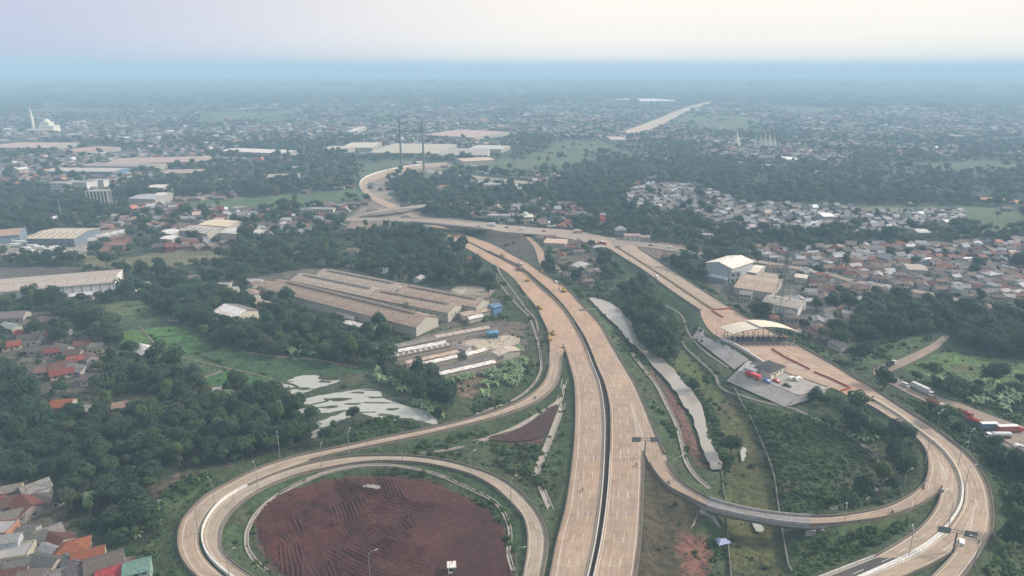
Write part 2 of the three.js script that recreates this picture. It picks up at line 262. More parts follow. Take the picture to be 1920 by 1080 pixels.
const tlC = road('toll_road', 'left carriageway of the toll road curving down to the dark asphalt deck', [[1765, 914, 1805, 911], [1763, 926, 1805, 925], [1757, 945, 1802, 946], [1743, 969, 1789, 970], [1716, 996, 1764, 1000], [1680, 1020, 1731, 1026], [1636, 1046, 1694, 1048]], TG, { lift: 0.02, tone: [0.353, 0.274, 0.204] });
const tlD = road('asphalt_bridge_deck', 'dark grey asphalt deck at the bottom of the left toll carriageway', [[1638, 1045, 1696, 1047], [1560, 1075, 1623, 1079], [1470, 1110, 1530, 1118], [1330, 1165, 1390, 1180]], TG, { lift: 0.04, tone: [0.062, 0.058, 0.060] });
const trB = road('toll_road', 'right carriageway of the toll road on the outside of the big bend', [[1625, 741, 1652, 738], [1657, 757, 1691, 764], [1693, 780, 1729, 789], [1721, 802, 1756, 806], [1749, 823, 1785, 828], [1771, 842, 1808, 846], [1787, 861, 1827, 865], [1800, 883, 1844, 890], [1808, 905, 1856, 916], [1809, 925, 1862, 945], [1806, 947, 1864, 974], [1794, 970, 1860, 1000], [1770, 1002, 1847, 1025]], TG, { tone: [0.353, 0.265, 0.193] });
const trC = road('toll_road', 'inner branch of the right toll carriageway beside the white median', [[1772, 998, 1806, 1012], [1735, 1028, 1789, 1034], [1699, 1049, 1753, 1056], [1627, 1080, 1704, 1079], [1540, 1115, 1620, 1115], [1410, 1172, 1490, 1178]], TG, { lift: 0.02, tone: [0.353, 0.274, 0.204] });
const trD = road('toll_road', 'outer branch of the right toll carriageway below the sign gantry', [[1802, 1014, 1852, 1012], [1784, 1044, 1838, 1038], [1750, 1079, 1810, 1079], [1722, 1106, 1784, 1110], [1670, 1160, 1735, 1165]], TG, { lift: 0.03, tone: [0.353, 0.274, 0.204] });
const tan = [0.30, 0.25, 0.21];
const xRoad = road('main_street', 'old main street crossing above the highway on the overpass', [[640, 408, 640, 414, 1], [720, 408, 722, 414, 4], [797, 409, 797, 418, 9], [850, 412, 850, 423, 10], [900, 417, 900, 428, 9], [950, 422, 950, 435, 6], [1010, 427, 1015, 440, 3], [1075, 432, 1070, 448, 1.6], [1122, 441, 1104, 455, 1.4], [1153, 449, 1140, 460, 1.5]], 1.4, { tone: tan, dust: () => 0.1, bridge: [0.20, 0.50] });
const xRoad2 = road('main_street', 'old main street with scattered traffic heading right from the junction', [[1140, 446, 1145, 462], [1197, 453, 1205, 463], [1247, 458, 1254, 470], [1287.57, 467.28, 1289.43, 474.72], [1339.62, 474.09, 1338.38, 480.91], [1419.24, 486.71, 1416.76, 492.29], [1486.24, 497.71, 1483.76, 503.29], [1556.24, 510.71, 1553.76, 516.29], [1599.24, 523.71, 1596.76, 529.29], [1659.43, 532.71, 1657.57, 538.29], [1744.24, 547.71, 1741.76, 553.29], [1839.62, 567.9, 1838.38, 574.1], [1929.62, 579.9, 1928.38, 586.1]], 1.4, { lift: 0.02, tone: [0.24, 0.205, 0.18], dust: () => 0.05 });
const cRoad = road('country_road', 'narrow worn road with trucks beside the banana grove', [[1782, 630, 1768, 628], [1763, 649, 1750, 643], [1732, 668, 1716, 661], [1694, 686, 1677, 677], [1668, 698, 1641, 689], [1668, 703, 1640, 704], [1690, 712, 1664, 717], [1717, 724, 1692, 732], [1750, 740, 1729, 750], [1800, 756, 1775, 766], [1845, 774, 1820, 787], [1895, 792, 1862, 812], [1940, 806, 1900, 836]], 0.35, { tone: [0.252, 0.197, 0.158] });
const dirt1 = road('dirt_track', 'tan dirt track climbing from the old street to the highway edge', [[983, 443, 992, 443], [995, 455, 1006, 455], [1004, 470, 1018, 470], [1008, 485, 1022, 485], [1012, 496, 1030, 496]], 0.5, { tone: [0.353, 0.238, 0.166], skirt: 0.6 });
const farHW = road('unfinished_highway', 'unfinished pale earth highway beyond the overpass curving away to the right', [[816.25, 428.25, 841.75, 429.75, 0.25], [773.75, 408.25, 796.25, 409.75, 1], [731, 391.25, 749, 386.75, 0.6], [702, 377.25, 714, 372.75, 0.6], [681.75, 361.5, 692.25, 358.5, 0.6], [674, 347.875, 686, 347.125, 0.6], [680.75, 336.5, 697.25, 339.5, 0.8], [702.75, 326, 719.25, 332, 1], [742.75, 316.125, 747.25, 322.875, 1], [790, 309, 790, 315, 1], [838.25, 306.5, 839.75, 309.5, 1]], 1, { tone: [0.386, 0.285, 0.211], dust: () => 0.3 });
const farHW2 = road('distant_earth_road', 'pale earth strip of the future highway far away at the upper right', [[1150, 252, 1180, 252, 0.5], [1192, 238, 1225, 240, 0.5], [1240, 220, 1262, 222, 0.5], [1268, 208, 1282, 211, 0.5], [1310, 195, 1322, 197, 0.5], [1336, 189, 1341, 190, 0.5]], 0.5, { tone: [0.521, 0.400, 0.310], free: false });
const crossOld = road('side_bridge_road', 'thin grey side road bridging the unfinished highway', [[655, 405, 662, 410, 1], [690, 397, 694, 401, 6], [728, 391, 730, 395, 7], [770, 386, 771, 390, 7], [815, 381, 816, 386, 2]], 4, { tone: [0.277, 0.238, 0.204], bridge: [0.1, 0.9] });
const canalRd = road('canal_embankment', 'long pale canal embankment behind the trees right of the power poles', [[800, 318, 800, 323], [860, 326, 862, 331], [930, 333, 932, 338], [1000, 342, 1004, 348], [1030, 346, 1040, 352]], 0.8, { tone: [0.302, 0.265, 0.218] });
const rightDirt = road('distant_orange_cutting', 'orange earth cutting far away at the right edge', [[1830, 371, 1834, 374], [1870, 370, 1872, 374], [1900, 374, 1902, 380], [1930, 380, 1932, 388]], 0.5, { tone: [0.504, 0.231, 0.119] });

// painted markings: part of the road that carries them
const mk = (r, g) => part('lane_marking', g, M.white, r.o);
mk(mlLow, lineOf(mlLow, 2.2, 0.0, 1)); mk(mlLow, lineOf(mlLow, -1.0, 0, 1)); mk(mlLow, dashOf(mlLow, 5.9, 0, 1)); mk(mlLow, dashOf(mlLow, 9.6, 0, 1));
mk(mlUp, lineOf(mlUp, -1.0, 0, 0.35)); mk(mlUp, dashOf(mlUp, -4.6, 0, 0.3));
mk(mrLow, lineOf(mrLow, 1.0, 0, 1)); mk(mrLow, lineOf(mrLow, -2.2, 0, 1)); mk(mrLow, dashOf(mrLow, 4.7, 0, 1)); mk(mrLow, dashOf(mrLow, 8.4, 0, 1));
mk(mrUp, lineOf(mrUp, 1.0, 0, 0.45)); mk(mrUp, dashOf(mrUp, 4.7, 0, 0.3)); mk(mrUp, dashOf(mrUp, 8.4, 0, 0.22)); mk(mrUp, lineOf(mrUp, -2.0, 0.02, 0.3));
for (const [r, s] of [[R1, 1], [R2, 1]]) { mk(r, lineOf(r, 2.0, 0.05, 1)); mk(r, lineOf(r, -1.0, 0.05, 1)); }
mk(R3, lineOf(R3, 0.9, 0.05, 1)); mk(R3, lineOf(R3, -0.9, 0.05, 1));
mk(tlA, lineOf(tlA, 1.2, 0.2, 1)); mk(trA, lineOf(trA, -1.5, 0.2, 1)); mk(tlA, dashOf(tlA, 5, 0.2, 1));
mk(tlB, lineOf(tlB, 2.0, 0.1, 1)); mk(tlB, lineOf(tlB, -0.9, 0, 1)); mk(tlB, dashOf(tlB, -4.6, 0, 1));
mk(tlC, lineOf(tlC, 1.2, 0, 1)); mk(tlC, lineOf(tlC, -0.9, 0, 1)); mk(tlC, dashOf(tlC, -4.6, 0, 1));
mk(tlD, lineOf(tlD, 1.2, 0, 1)); mk(tlD, lineOf(tlD, -0.9, 0, 1)); mk(tlD, dashOf(tlD, -4.6, 0, 1));
mk(trB, lineOf(trB, -2.4, 0, 1)); mk(trB, lineOf(trB, 0.9, 0, 1)); mk(trB, dashOf(trB, 4.6, 0, 1)); mk(trB, dashOf(trB, -6.2, 0.4, 0.9));
mk(trC, lineOf(trC, 0.9, 0, 1)); mk(trC, lineOf(trC, -1.5, 0, 1)); mk(trD, lineOf(trD, -2.2, 0, 1)); mk(trD, lineOf(trD, 1, 0.2, 1));
// hatched gores: [road, apex u v, base left u v, base right u v, bars]
function hatch(r, a, l, q, n, y) {
  const A = S(...a, y), L = S(...l, y), Q = S(...q, y), out = [];
  for (let i = 1; i <= n; i++) { const t = i / n, p = A.clone().lerp(L, t), s = A.clone().lerp(Q, t - 0.03 * (1 - t)); if (p.distanceTo(s) > 0.5) out.push(ribbon([p, p.clone().lerp(s, 0.5).add(V(0, 0, 0.3)), s], 0.26)); }
  out.push(ribbon([A, L], 0.14), ribbon([A, Q], 0.14)); part('hatch_marking', merge(out), M.white, r.o);
}
hatch(mrUp, [1182, 752], [1196, 818], [1206, 816], 20, HW + 0.06);
hatch(mrUp, [1207, 846], [1195, 828], [1212, 824], 7, HW + 0.06);
hatch(tlB, [1761, 862], [1768, 900], [1778, 898], 14, TG + 0.05);
hatch(tlC, [1764, 928], [1768, 914], [1781, 915], 7, TG + 0.06);
hatch(trB, [1829, 945], [1806, 1002], [1818, 1006], 16, TG + 0.05);
hatch(trC, [1768, 1032], [1788, 1015], [1797, 1020], 8, TG + 0.06);
{ // parking-bay lines between the plaza barriers
  const out = []; for (const [a, b, n] of [[[1478, 688], [1512, 695], 8], [[1510, 702], [1570, 725], 9]]) for (let i = 0; i < n; i++) { const t = i / (n - 1), p = S(lerp(a[0], b[0], t) - 12, lerp(a[1], b[1], t) - 3 + i * 0.1, TG + 0.03), q = S(lerp(a[0], b[0], t) + 24, lerp(a[1], b[1], t) - 7, TG + 0.03); out.push(ribbon([p, q], 0.25)); }
  for (let i = 0; i < 7; i++) out.push(ribbon([S(1352 + i * 8, 590 + i * 3, TG + 0.03), S(1385 + i * 6, 592 + i * 3, TG + 0.03)], 0.22));
  for (let i = 0; i < 8; i++) { const u = 1385 + i * 12, v = 652 + i * 0.3; out.push(ribbon([S(u, v, TG + 0.03), S(u + 22, v + 11, TG + 0.03)], 0.3)); }
  part('bay_marking', merge(out), M.white, plaza.o);
}

// barriers and medians
const weathered = M.conc('weathered barrier', [0.17, 0.14, 0.12]), paleBar = M.conc('pale barrier', [0.52, 0.49, 0.45]), whiteBar = M.conc('painted barrier', [0.66, 0.64, 0.60]), oliveBar = M.conc('ochre median', [0.25, 0.19, 0.11]);
function barrier(r, d, label, m = weathered, h = 0.85, from = 0, to = 1, w = 0.32, group = 'edge barriers of the carriageways') { return top('concrete_barrier', wallAlong(resample(offsetLine(r, d, 0, from, to), 3), h, w), m, label, 'barrier', group, null); }
barrier(mlLow, 0.2, 'low dark barrier on the left edge of the left highway carriageway');
barrier(mlUp, 0.25, 'low dark barrier on the left edge of the dusty highway stretch', weathered, 0.8, 0, 0.5);
barrier(mrLow, -0.2, 'low dark barrier on the right edge of the foreground highway');
barrier(mrUp, -0.25, 'low dark barrier along the highway edge above the stream', weathered, 0.85, 0.0, 0.8);
barrier(R1, 0.25, 'dark barrier on the outer edge of the left sweeping ramp', weathered, 0.95, 0.053, 1);
barrier(R1, -0.25, 'low dark barrier on the inner edge of the left sweeping ramp', weathered, 0.8, 0.026, 0.44);
barrier(R2, -0.25, 'low dark barrier facing the red soil circle', weathered, 0.8);
barrier(R2, 0.3, 'dark barrier on the outer edge of the loop ramp near the highway', weathered, 0.9, 0, 0.603);
barrier(R2, 0.3, 'bright white barrier between the loop ramp and the outer ramp', whiteBar, 1.1, 0.607, 1, 0.5);
barrier(R3, 0.25, 'dark barrier on the canal side of the exit ramp', weathered, 0.9, 0.05, 0.41);
barrier(R3, -0.25, 'dark barrier on the near side of the exit ramp', weathered, 0.9, 0.05, 0.41);
barrier(R3, 0.25, 'dark barrier on the upper edge of the ramp after the bridge', weathered, 0.9, 0.59, 1);
barrier(R3, -0.25, 'dark barrier on the lower edge of the ramp after the bridge', weathered, 0.9, 0.59, 0.98);
barrier(R3, 0.2, 'grey concrete parapet on the far side of the canal bridge', M.conc('bridge parapet', [0.36, 0.34, 0.33]), 1.15, 0.41, 0.59, 0.35, 'parapets of the canal bridge');
barrier(R3, -0.2, 'grey concrete parapet on the near side of the canal bridge', M.conc('bridge parapet', [0.36, 0.34, 0.33]), 1.15, 0.41, 0.59, 0.35, 'parapets of the canal bridge');
barrier(tlA, 0.25, 'dark barrier on the grassy side of the toll road before the plaza', weathered, 0.8);
barrier(trA, -0.25, 'dark barrier on the village side of the toll road before the plaza', weathered, 0.9, 0.1, 1);
barrier(plaza, -0.25, 'dark barrier on the village side of the toll plaza', weathered, 0.9);
barrier(tlB, 0.25, 'dark barrier on the inner edge of the toll road bend', weathered, 0.85);
barrier(tlC, 0.25, 'dark barrier along the bushes inside the lower bend', weathered, 0.95, 0.02, 1);
barrier(tlD, 0.25, 'pale parapet of the asphalt deck at the bottom edge', paleBar, 1.1, 0, 1, 0.4, 'pale parapets');
barrier(trB, -0.25, 'dark barrier on the outer edge of the big bend', weathered, 0.95);
barrier(trC, -0.25, 'dark post barrier on the gore side of the inner branch', weathered, 0.8, 0.15, 1);
barrier(trD, 0.25, 'pale brown barrier on the gore side of the outer branch', M.conc('tan barrier', [0.3, 0.25, 0.2]), 0.9, 0.02, 1);
barrier(trD, -0.25, 'dark barrier on the outer edge of the outer branch', weathered, 0.9);
for (const [r, d, w] of [[mlLow, -0.1, 'left side of the dark highway median'], [mrLow, 0.1, 'right side of the dark highway median']]) barrier(r, d, 'pale concrete wall on the ' + w, paleBar, 0.95, 0, 1, 0.4, 'highway median walls');
for (const [r, d, w] of [[mlUp, -0.1, 'left'], [mrUp, 0.1, 'right']]) barrier(r, d, 'weathered concrete median wall on the ' + w + ' of the dusty highway stretch', M.conc('dusty barrier', [0.30, 0.23, 0.17]), 0.95, 0, w === 'left' ? 0.72 : 0.80, 0.4, 'highway median walls');
barrier(tlA, -0.1, 'ochre median wall of the toll road before the plaza', oliveBar, 0.9, 0.1, 1, 1.6, 'toll road medians');
barrier(tlB, -0.1, 'pale median wall of the toll road below the plaza', M.conc('cream barrier', [0.55, 0.47, 0.38]), 1.0, 0, 1, 0.9, 'toll road medians');
barrier(tlC, -0.1, 'bright white median wall inside the lower toll road bend', whiteBar, 1.0, 0, 1, 0.7, 'toll road medians');
barrier(tlD, -0.1, 'white median wall beside the asphalt deck', whiteBar, 1.0, 0, 1, 0.7, 'toll road medians');
barrier(trC, 0.1, 'white twin median wall along the inner toll branch', whiteBar, 1.0, 0, 1, 0.5, 'toll road medians');
barrier(farHW, 0.3, 'long pale retaining wall curving along the unfinished highway', whiteBar, 2.2, 0.42, 1, 0.8);
barrier(xRoad, -0.2, 'pale parapet on the near side of the overpass', paleBar, 1.1, 0.18, 0.5, 0.4);
barrier(xRoad, 0.2, 'pale parapet on the far side of the overpass', paleBar, 1.1, 0.18, 0.5, 0.4);
{ // planted soil between the median walls
  const a = offsetLine(mlLow, -0.02, -0.25), b = offsetLine(mrLow, 0.02, -0.25), pos = [], idx = [], uv = [], n = 60;
  const A = new THREE.CatmullRomCurve3(a).getSpacedPoints(n), B = new THREE.CatmullRomCurve3([...b, ...offsetLine(mrUp, 0.02, -0.25, 0, 0.36)]).getSpacedPoints(n);
  for (let i = 0; i <= n; i++) { pos.push(A[i].x, 1.9, A[i].z, B[i].x, 1.9, B[i].z); uv.push(0, i * 8, 3, i * 8); if (i) { const c = i * 2; idx.push(c, c - 2, c + 1, c + 1, c - 2, c - 1); } }
  top('median_soil', geo(pos, idx, uv, null), M.soil('median', [0.055, 0.045, 0.035]), 'dark soil strip between the two median walls', 'soil', null, 'structure');
}
// ---------------------------------------------------------------- land cover: [key, outline, colour, trees, shrubs, houses] (densities 0..1), first match wins
const streamP = poly([1107, 558, 1135, 565, 1157, 576, 1172, 594, 1183, 605, 1192, 625, 1195, 637, 1211, 652, 1236, 670, 1260, 692, 1281, 718, 1301, 738, 1318, 777, 1325, 810, 1341, 847, 1351, 876, 1336, 876, 1322, 853, 1311, 820, 1298, 787, 1281, 757, 1257, 722, 1228, 690, 1205, 662, 1179, 640, 1165, 622, 1155, 610, 1131, 588, 1118, 574], -1.6);
const valleyP = poly([1240, 640, 1300, 650, 1350, 715, 1400, 765, 1440, 830, 1470, 950, 1490, 1100, 1275, 1100, 1300, 1000, 1340, 940, 1350, 880, 1310, 760], -2);
const pondA = poly([555, 752, 600, 742, 640, 735, 707, 731, 718, 745, 732, 751, 767, 762, 806, 775, 820, 797, 795, 791, 760, 785, 735, 789, 705, 786, 690, 779, 655, 769, 600, 776, 566, 779, 556, 766]);
const pondB = poly([484, 731, 505, 725, 530, 717, 548, 710, 566, 704, 600, 704, 597, 711, 640, 714, 618, 721, 598, 727, 578, 733, 566, 739, 553, 750, 522, 755, 500, 742]);
const pondC = poly([578, 808, 600, 790, 625, 780, 655, 771, 668, 776, 645, 786, 620, 797, 600, 806, 590, 822]);
const pondD = poly([858, 538, 900, 537, 925, 542, 922, 552, 905, 560, 860, 552, 845, 545]);
const soilP = poly([489, 950, 515, 930, 545, 917, 600, 902, 680, 893, 760, 897, 820, 909, 870, 930, 918, 958, 942, 988, 949, 1020, 955, 1050, 970, 1078, 955, 1115, 900, 1140, 800, 1152, 700, 1152, 620, 1138, 560, 1108, 520, 1070, 496, 1042, 483, 1010, 480, 975]);
const land = [
  ['junction', poly([1095, 448, 1150, 444, 1250, 454, 1345, 468, 1345, 486, 1290, 482, 1250, 486, 1215, 486, 1190, 478]), [0.17, 0.13, 0.10], 0, 0.03, 0.04],
  ['earthWorks', poly([1268, 1008, 1300, 1004, 1340, 1018, 1335, 1050, 1325, 1090, 1285, 1090, 1272, 1040], -1), [0.15, 0.07, 0.055], 0, 0.12, 0],
  ['redSoil', soilP, [0.10, 0.045, 0.038], 0, 0, 0],
  ['wedgeSoil', poly([1045, 757, 1035, 800, 1018, 830, 960, 830, 905, 828, 975, 802]), [0.085, 0.042, 0.036], 0, 0, 0],
  ['triangle', poly([870, 838, 905, 832, 1018, 835, 1000, 890, 1040, 900, 1058, 930, 1030, 960, 990, 915, 930, 870]), [0.055, 0.075, 0.034], 0, 0.6, 0],
  ['ringGrass', poly([470, 1090, 420, 1020, 430, 965, 470, 930, 560, 890, 700, 866, 830, 875, 930, 915, 985, 980, 990, 1100, 960, 1100, 955, 1010, 920, 945, 830, 895, 700, 880, 560, 912, 470, 985, 480, 1060]), [0.050, 0.085, 0.034], 0, 0.12, 0],
  ['redBank', poly([1205, 670, 1225, 685, 1257, 722, 1283, 760, 1299, 790, 1312, 825, 1324, 858, 1330, 880, 1302, 868, 1280, 835, 1262, 790, 1235, 725]), [0.115, 0.058, 0.048], 0, 0.03, 0],
  ['greenBank', poly([1080, 548, 1110, 560, 1180, 645, 1200, 665, 1235, 725, 1265, 800, 1285, 870, 1330, 930, 1300, 920, 1255, 860, 1225, 790, 1195, 715, 1150, 640]), [0.055, 0.085, 0.034], 0, 0.22, 0],
  ['brownGore', poly([1209, 860, 1245, 910, 1310, 950, 1310, 1000, 1290, 1090, 1190, 1090, 1210, 960]), [0.075, 0.060, 0.034], 0, 0.07, 0],
  ['streamTrees', poly([1175, 545, 1215, 545, 1245, 575, 1268, 625, 1262, 668, 1220, 668, 1200, 640, 1190, 605, 1168, 580]), [0.045, 0.07, 0.03], 0.75, 0.8, 0],
  ['streamBrush', poly([1270, 690, 1300, 700, 1345, 770, 1372, 850, 1360, 930, 1345, 920, 1352, 870, 1330, 790, 1290, 715]), [0.045, 0.07, 0.03], 0.18, 0.9, 0],
  ['canalGrass', poly([1350, 880, 1330, 800, 1360, 745, 1400, 765, 1450, 900, 1480, 1090, 1360, 1090, 1362, 960]), [0.082, 0.086, 0.030], 0, 0.05, 0],
  ['canalGrass2', poly([1225, 628, 1260, 625, 1320, 690, 1355, 735, 1340, 800, 1320, 770, 1275, 700, 1225, 650]), [0.085, 0.110, 0.032], 0.02, 0.08, 0],
  ['verge', poly([1130, 470, 1165, 495, 1235, 540, 1310, 590, 1330, 640, 1290, 610, 1225, 570, 1150, 500]), [0.050, 0.088, 0.038], 0, 0.03, 0],
  ['loopBush', poly([1385, 745, 1480, 765, 1580, 800, 1650, 860, 1665, 905, 1600, 955, 1500, 968, 1460, 960, 1430, 830]), [0.048, 0.075, 0.030], 0, 1.0, 0],
  ['loopInner', poly([1500, 750, 1590, 745, 1690, 805, 1735, 850, 1735, 890, 1700, 930, 1560, 970, 1660, 910, 1640, 850]), [0.052, 0.078, 0.032], 0.26, 0.55, 0],
  ['lowerBush', poly([1490, 990, 1620, 980, 1750, 935, 1755, 950, 1700, 1010, 1560, 1080, 1500, 1100]), [0.055, 0.085, 0.032], 0, 1.0, 0],
  ['rightSlope', poly([1640, 730, 1700, 755, 1790, 825, 1850, 880, 1880, 960, 1860, 1040, 1800, 1110, 2350, 1110, 2350, 850, 1890, 850, 1800, 800, 1720, 752]), [0.055, 0.085, 0.034], 0.13, 0.85, 0],
  ['truckYard', poly([1855, 808, 2350, 812, 2350, 856, 1890, 846]), [0.27, 0.22, 0.18], 0, 0, 0],
  ['meadow', poly([1690, 690, 1770, 660, 1860, 672, 2350, 690, 2350, 735, 1830, 725, 1750, 710]), [0.085, 0.150, 0.042], 0.015, 0.10, 0],
  ['bananaLand', poly([1700, 712, 1760, 712, 2350, 737, 2350, 800, 1850, 768, 1750, 732]), [0.060, 0.105, 0.042], 0.22, 0.8, 0],
  ['roadsideField', poly([1590, 645, 1660, 640, 1760, 625, 1680, 672, 1640, 690, 1600, 690]), [0.070, 0.110, 0.045], 0.03, 0.35, 0],
  ['slopeGreen', poly([288, 935, 330, 905, 400, 880, 470, 872, 400, 905, 345, 950, 322, 1000, 328, 1050, 365, 1100, 270, 1100, 255, 1040, 300, 1000]), [0.055, 0.085, 0.030], 0.0, 0.6, 0],
  ['mudFlat', poly([290, 905, 330, 890, 440, 870, 450, 876, 390, 892, 330, 912, 290, 930]), [0.115, 0.085, 0.062], 0, 0.03, 0],
  ['village1', poly([-400, 905, 60, 900, 120, 950, 130, 985, 200, 1030, 265, 1045, 285, 1100, -400, 1100]), [0.13, 0.115, 0.095], 0.02, 0.08, 0],
  ['woodland', poly([-400, 770, 100, 776, 230, 772, 330, 758, 420, 768, 490, 758, 560, 762, 590, 790, 592, 832, 520, 852, 440, 868, 330, 884, 288, 905, 290, 940, 305, 985, 268, 1030, 205, 1022, 140, 980, 110, 930, 60, 895, -400, 900]), [0.026, 0.040, 0.020], 1.0, 0, 0],
  ['pondBush', poly([600, 830, 640, 805, 690, 788, 735, 780, 800, 800, 700, 822, 620, 838]), [0.045, 0.075, 0.03], 0.03, 0.9, 0],
  ['rampSide', poly([605, 838, 800, 800, 930, 768, 1000, 730, 1020, 690, 1012, 650, 990, 600, 960, 560, 925, 510, 945, 512, 1005, 590, 1030, 650, 1028, 700, 1000, 735, 860, 790, 640, 838]), [0.075, 0.085, 0.050], 0, 0.15, 0],
  ['wedgeGrass', poly([660, 853, 870, 800, 1000, 757, 1056, 680, 1075, 720, 1078, 800, 1068, 900, 1040, 1020, 1027, 1000, 1000, 925, 900, 866, 800, 852]), [0.052, 0.080, 0.036], 0, 0.25, 0],
  ['bareLot', poly([840, 700, 905, 695, 915, 735, 880, 750, 845, 735]), [0.16, 0.115, 0.075], 0, 0.12, 0],
  ['factoryYard', poly([700, 655, 815, 625, 920, 600, 985, 605, 985, 655, 950, 690, 820, 705, 755, 690]), [0.16, 0.135, 0.11], 0, 0.05, 0],
  ['pondA', pondA, [0.10, 0.09, 0.06], 0, 0, 0], ['pondB', pondB, [0.10, 0.09, 0.06], 0, 0, 0], ['pondC', pondC, [0.08, 0.08, 0.05], 0, 0, 0], ['pondD', pondD, [0.1, 0.09, 0.06], 0, 0, 0],
  ['marsh', poly([480, 725, 560, 700, 640, 690, 700, 690, 770, 740, 815, 770, 825, 800, 740, 795, 660, 790, 590, 830, 560, 780, 540, 755]), [0.060, 0.080, 0.045], 0, 0.03, 0],
  ['paddy', poly([147, 575, 260, 562, 300, 590, 345, 612, 400, 650, 460, 660, 640, 684, 705, 694, 640, 702, 560, 705, 490, 728, 380, 722, 300, 685, 235, 660, 220, 615]), [0.050, 0.080, 0.036], 0, 0.02, 0],
  ['factory1', poly([478, 520, 560, 505, 640, 503, 760, 530, 940, 560, 945, 580, 850, 615, 770, 622, 640, 600, 500, 560]), [0.12, 0.11, 0.09], 0, 0.03, 0],
  ['factory2', poly([-400, 500, 150, 500, 215, 510, 220, 540, 175, 560, -400, 560]), [0.10, 0.10, 0.085], 0, 0.03, 0],
  ['village2', poly([-400, 585, 90, 585, 205, 640, 210, 720, 170, 740, -400, 760]), [0.11, 0.10, 0.08], 0.13, 0.1, 0.0],
  ['village2b', poly([90, 745, 300, 738, 300, 775, 100, 778]), [0.11, 0.095, 0.07], 0.10, 0.2, 0.0],
  ['bareRed', poly([340, 725, 470, 722, 500, 765, 350, 762]), [0.15, 0.085, 0.06], 0.25, 0.2, 0.0],
  ['oliveField', poly([150, 478, 240, 483, 300, 474, 433, 466, 436, 480, 333, 500, 260, 510, 160, 498]), [0.135, 0.130, 0.065], 0.01, 0.02, 0],
  ['redYard', poly([185, 448, 245, 440, 250, 470, 190, 474]), [0.20, 0.10, 0.075], 0.05, 0, 0],
  ['depotYard', poly([-400, 440, 60, 440, 245, 428, 220, 455, 110, 486, -400, 470]), [0.30, 0.27, 0.24], 0, 0, 0],
  ['bigField', poly([325, 380, 480, 371, 633, 358, 682, 348, 690, 372, 600, 386, 470, 394, 340, 392]), [0.065, 0.115, 0.045], 0.005, 0, 0],
  ['works', poly([640, 440, 665, 400, 700, 372, 668, 350, 690, 328, 760, 312, 850, 304, 850, 314, 760, 325, 720, 345, 740, 375, 830, 420, 790, 428, 720, 425]), [0.27, 0.215, 0.17], 0.02, 0.02, 0.06],
  ['cutting', poly([890, 440, 945, 436, 990, 446, 1010, 478, 985, 488, 935, 458]), [0.085, 0.066, 0.052], 0, 0.02, 0],
  ['squat', poly([1010, 445, 1090, 450, 1130, 500, 1110, 545, 1070, 530, 1025, 495]), [0.13, 0.105, 0.085], 0.10, 0.2, 0.45],
  ['toolYard', poly([1320, 500, 1500, 500, 1540, 560, 1540, 600, 1480, 625, 1400, 585, 1330, 540]), [0.10, 0.10, 0.088], 0.06, 0.1, 0.34],
  ['bareTri', poly([1172, 463, 1255, 473, 1215, 482, 1202, 476]), [0.16, 0.10, 0.07], 0, 0, 0],
  ['deepWood', poly([1605, 645, 1600, 600, 1640, 560, 1780, 562, 1840, 590, 2350, 600, 2350, 690, 1860, 670, 1780, 640, 1700, 640, 1600, 650]), [0.030, 0.048, 0.026], 0.85, 0.1, 0],
  ['village3', poly([1395, 470, 2350, 440, 2350, 595, 1840, 585, 1760, 562, 1640, 558, 1600, 600, 1608, 648, 1580, 668, 1500, 622, 1470, 590, 1520, 560, 1480, 505]), [0.10, 0.095, 0.08], 0.20, 0.1, 0.92],
  ['estate', poly([1160, 375, 1210, 345, 1300, 348, 1400, 385, 1560, 388, 1640, 398, 1800, 396, 1810, 430, 1600, 440, 1420, 440, 1300, 410, 1200, 400]), [0.10, 0.10, 0.095], 0.17, 0, 0.95],
  ['beltWood', poly([1080, 440, 1130, 395, 1180, 400, 1300, 412, 1400, 445, 1600, 445, 2350, 420, 2350, 445, 1420, 470, 1300, 465, 1180, 440]), [0.030, 0.05, 0.03], 0.75, 0.05, 0.03],
  ['beltWood2', poly([1040, 350, 1100, 310, 1300, 300, 1500, 330, 2350, 330, 2350, 392, 1600, 385, 1400, 375, 1300, 342, 1200, 342, 1150, 385, 1090, 400]), [0.028, 0.05, 0.034], 0.9, 0, 0.02],
  ['canalWater', poly([870, 332, 1000, 344, 1015, 352, 985, 356, 900, 345]), [0.30, 0.30, 0.27], 0, 0, 0],
  ['villageL', poly([180, 415, 330, 395, 500, 395, 640, 385, 690, 380, 740, 420, 650, 435, 500, 430, 330, 450, 250, 440]), [0.10, 0.095, 0.075], 0.36, 0, 0.55],
  ['villageM', poly([860, 390, 1090, 380, 1130, 430, 1060, 436, 900, 418]), [0.10, 0.095, 0.08], 0.34, 0, 0.6],
  ['leftWoodMid', poly([-400, 470, 160, 500, 330, 505, 480, 440, 700, 430, 785, 438, 835, 470, 910, 510, 930, 560, 760, 525, 560, 500, 470, 520, 480, 560, 640, 610, 770, 625, 700, 650, 760, 700, 840, 705, 850, 745, 830, 790, 780, 740, 700, 688, 460, 655, 380, 640, 300, 590, 250, 560, 170, 555, 60, 560, -400, 600]), [0.040, 0.058, 0.030], 0.55, 0.30, 0.035],
  ['leftWoodLow', poly([-400, 555, 480, 555, 700, 640, 850, 715, 835, 790, 610, 838, 560, 762, 330, 760, -400, 785]), [0.040, 0.058, 0.030], 0.6, 0.3, 0],
  ['rightEdgeWood', poly([1800, 790, 2350, 850, 2350, 1110, 1880, 1110, 1900, 960, 1850, 860]), [0.040, 0.06, 0.03], 0.3, 0.8, 0],
];
const LAND = land.map(([key, p, color, trees, shrubs, houses]) => ({ key, p, b: bounds(p), color, trees, shrubs, houses }));
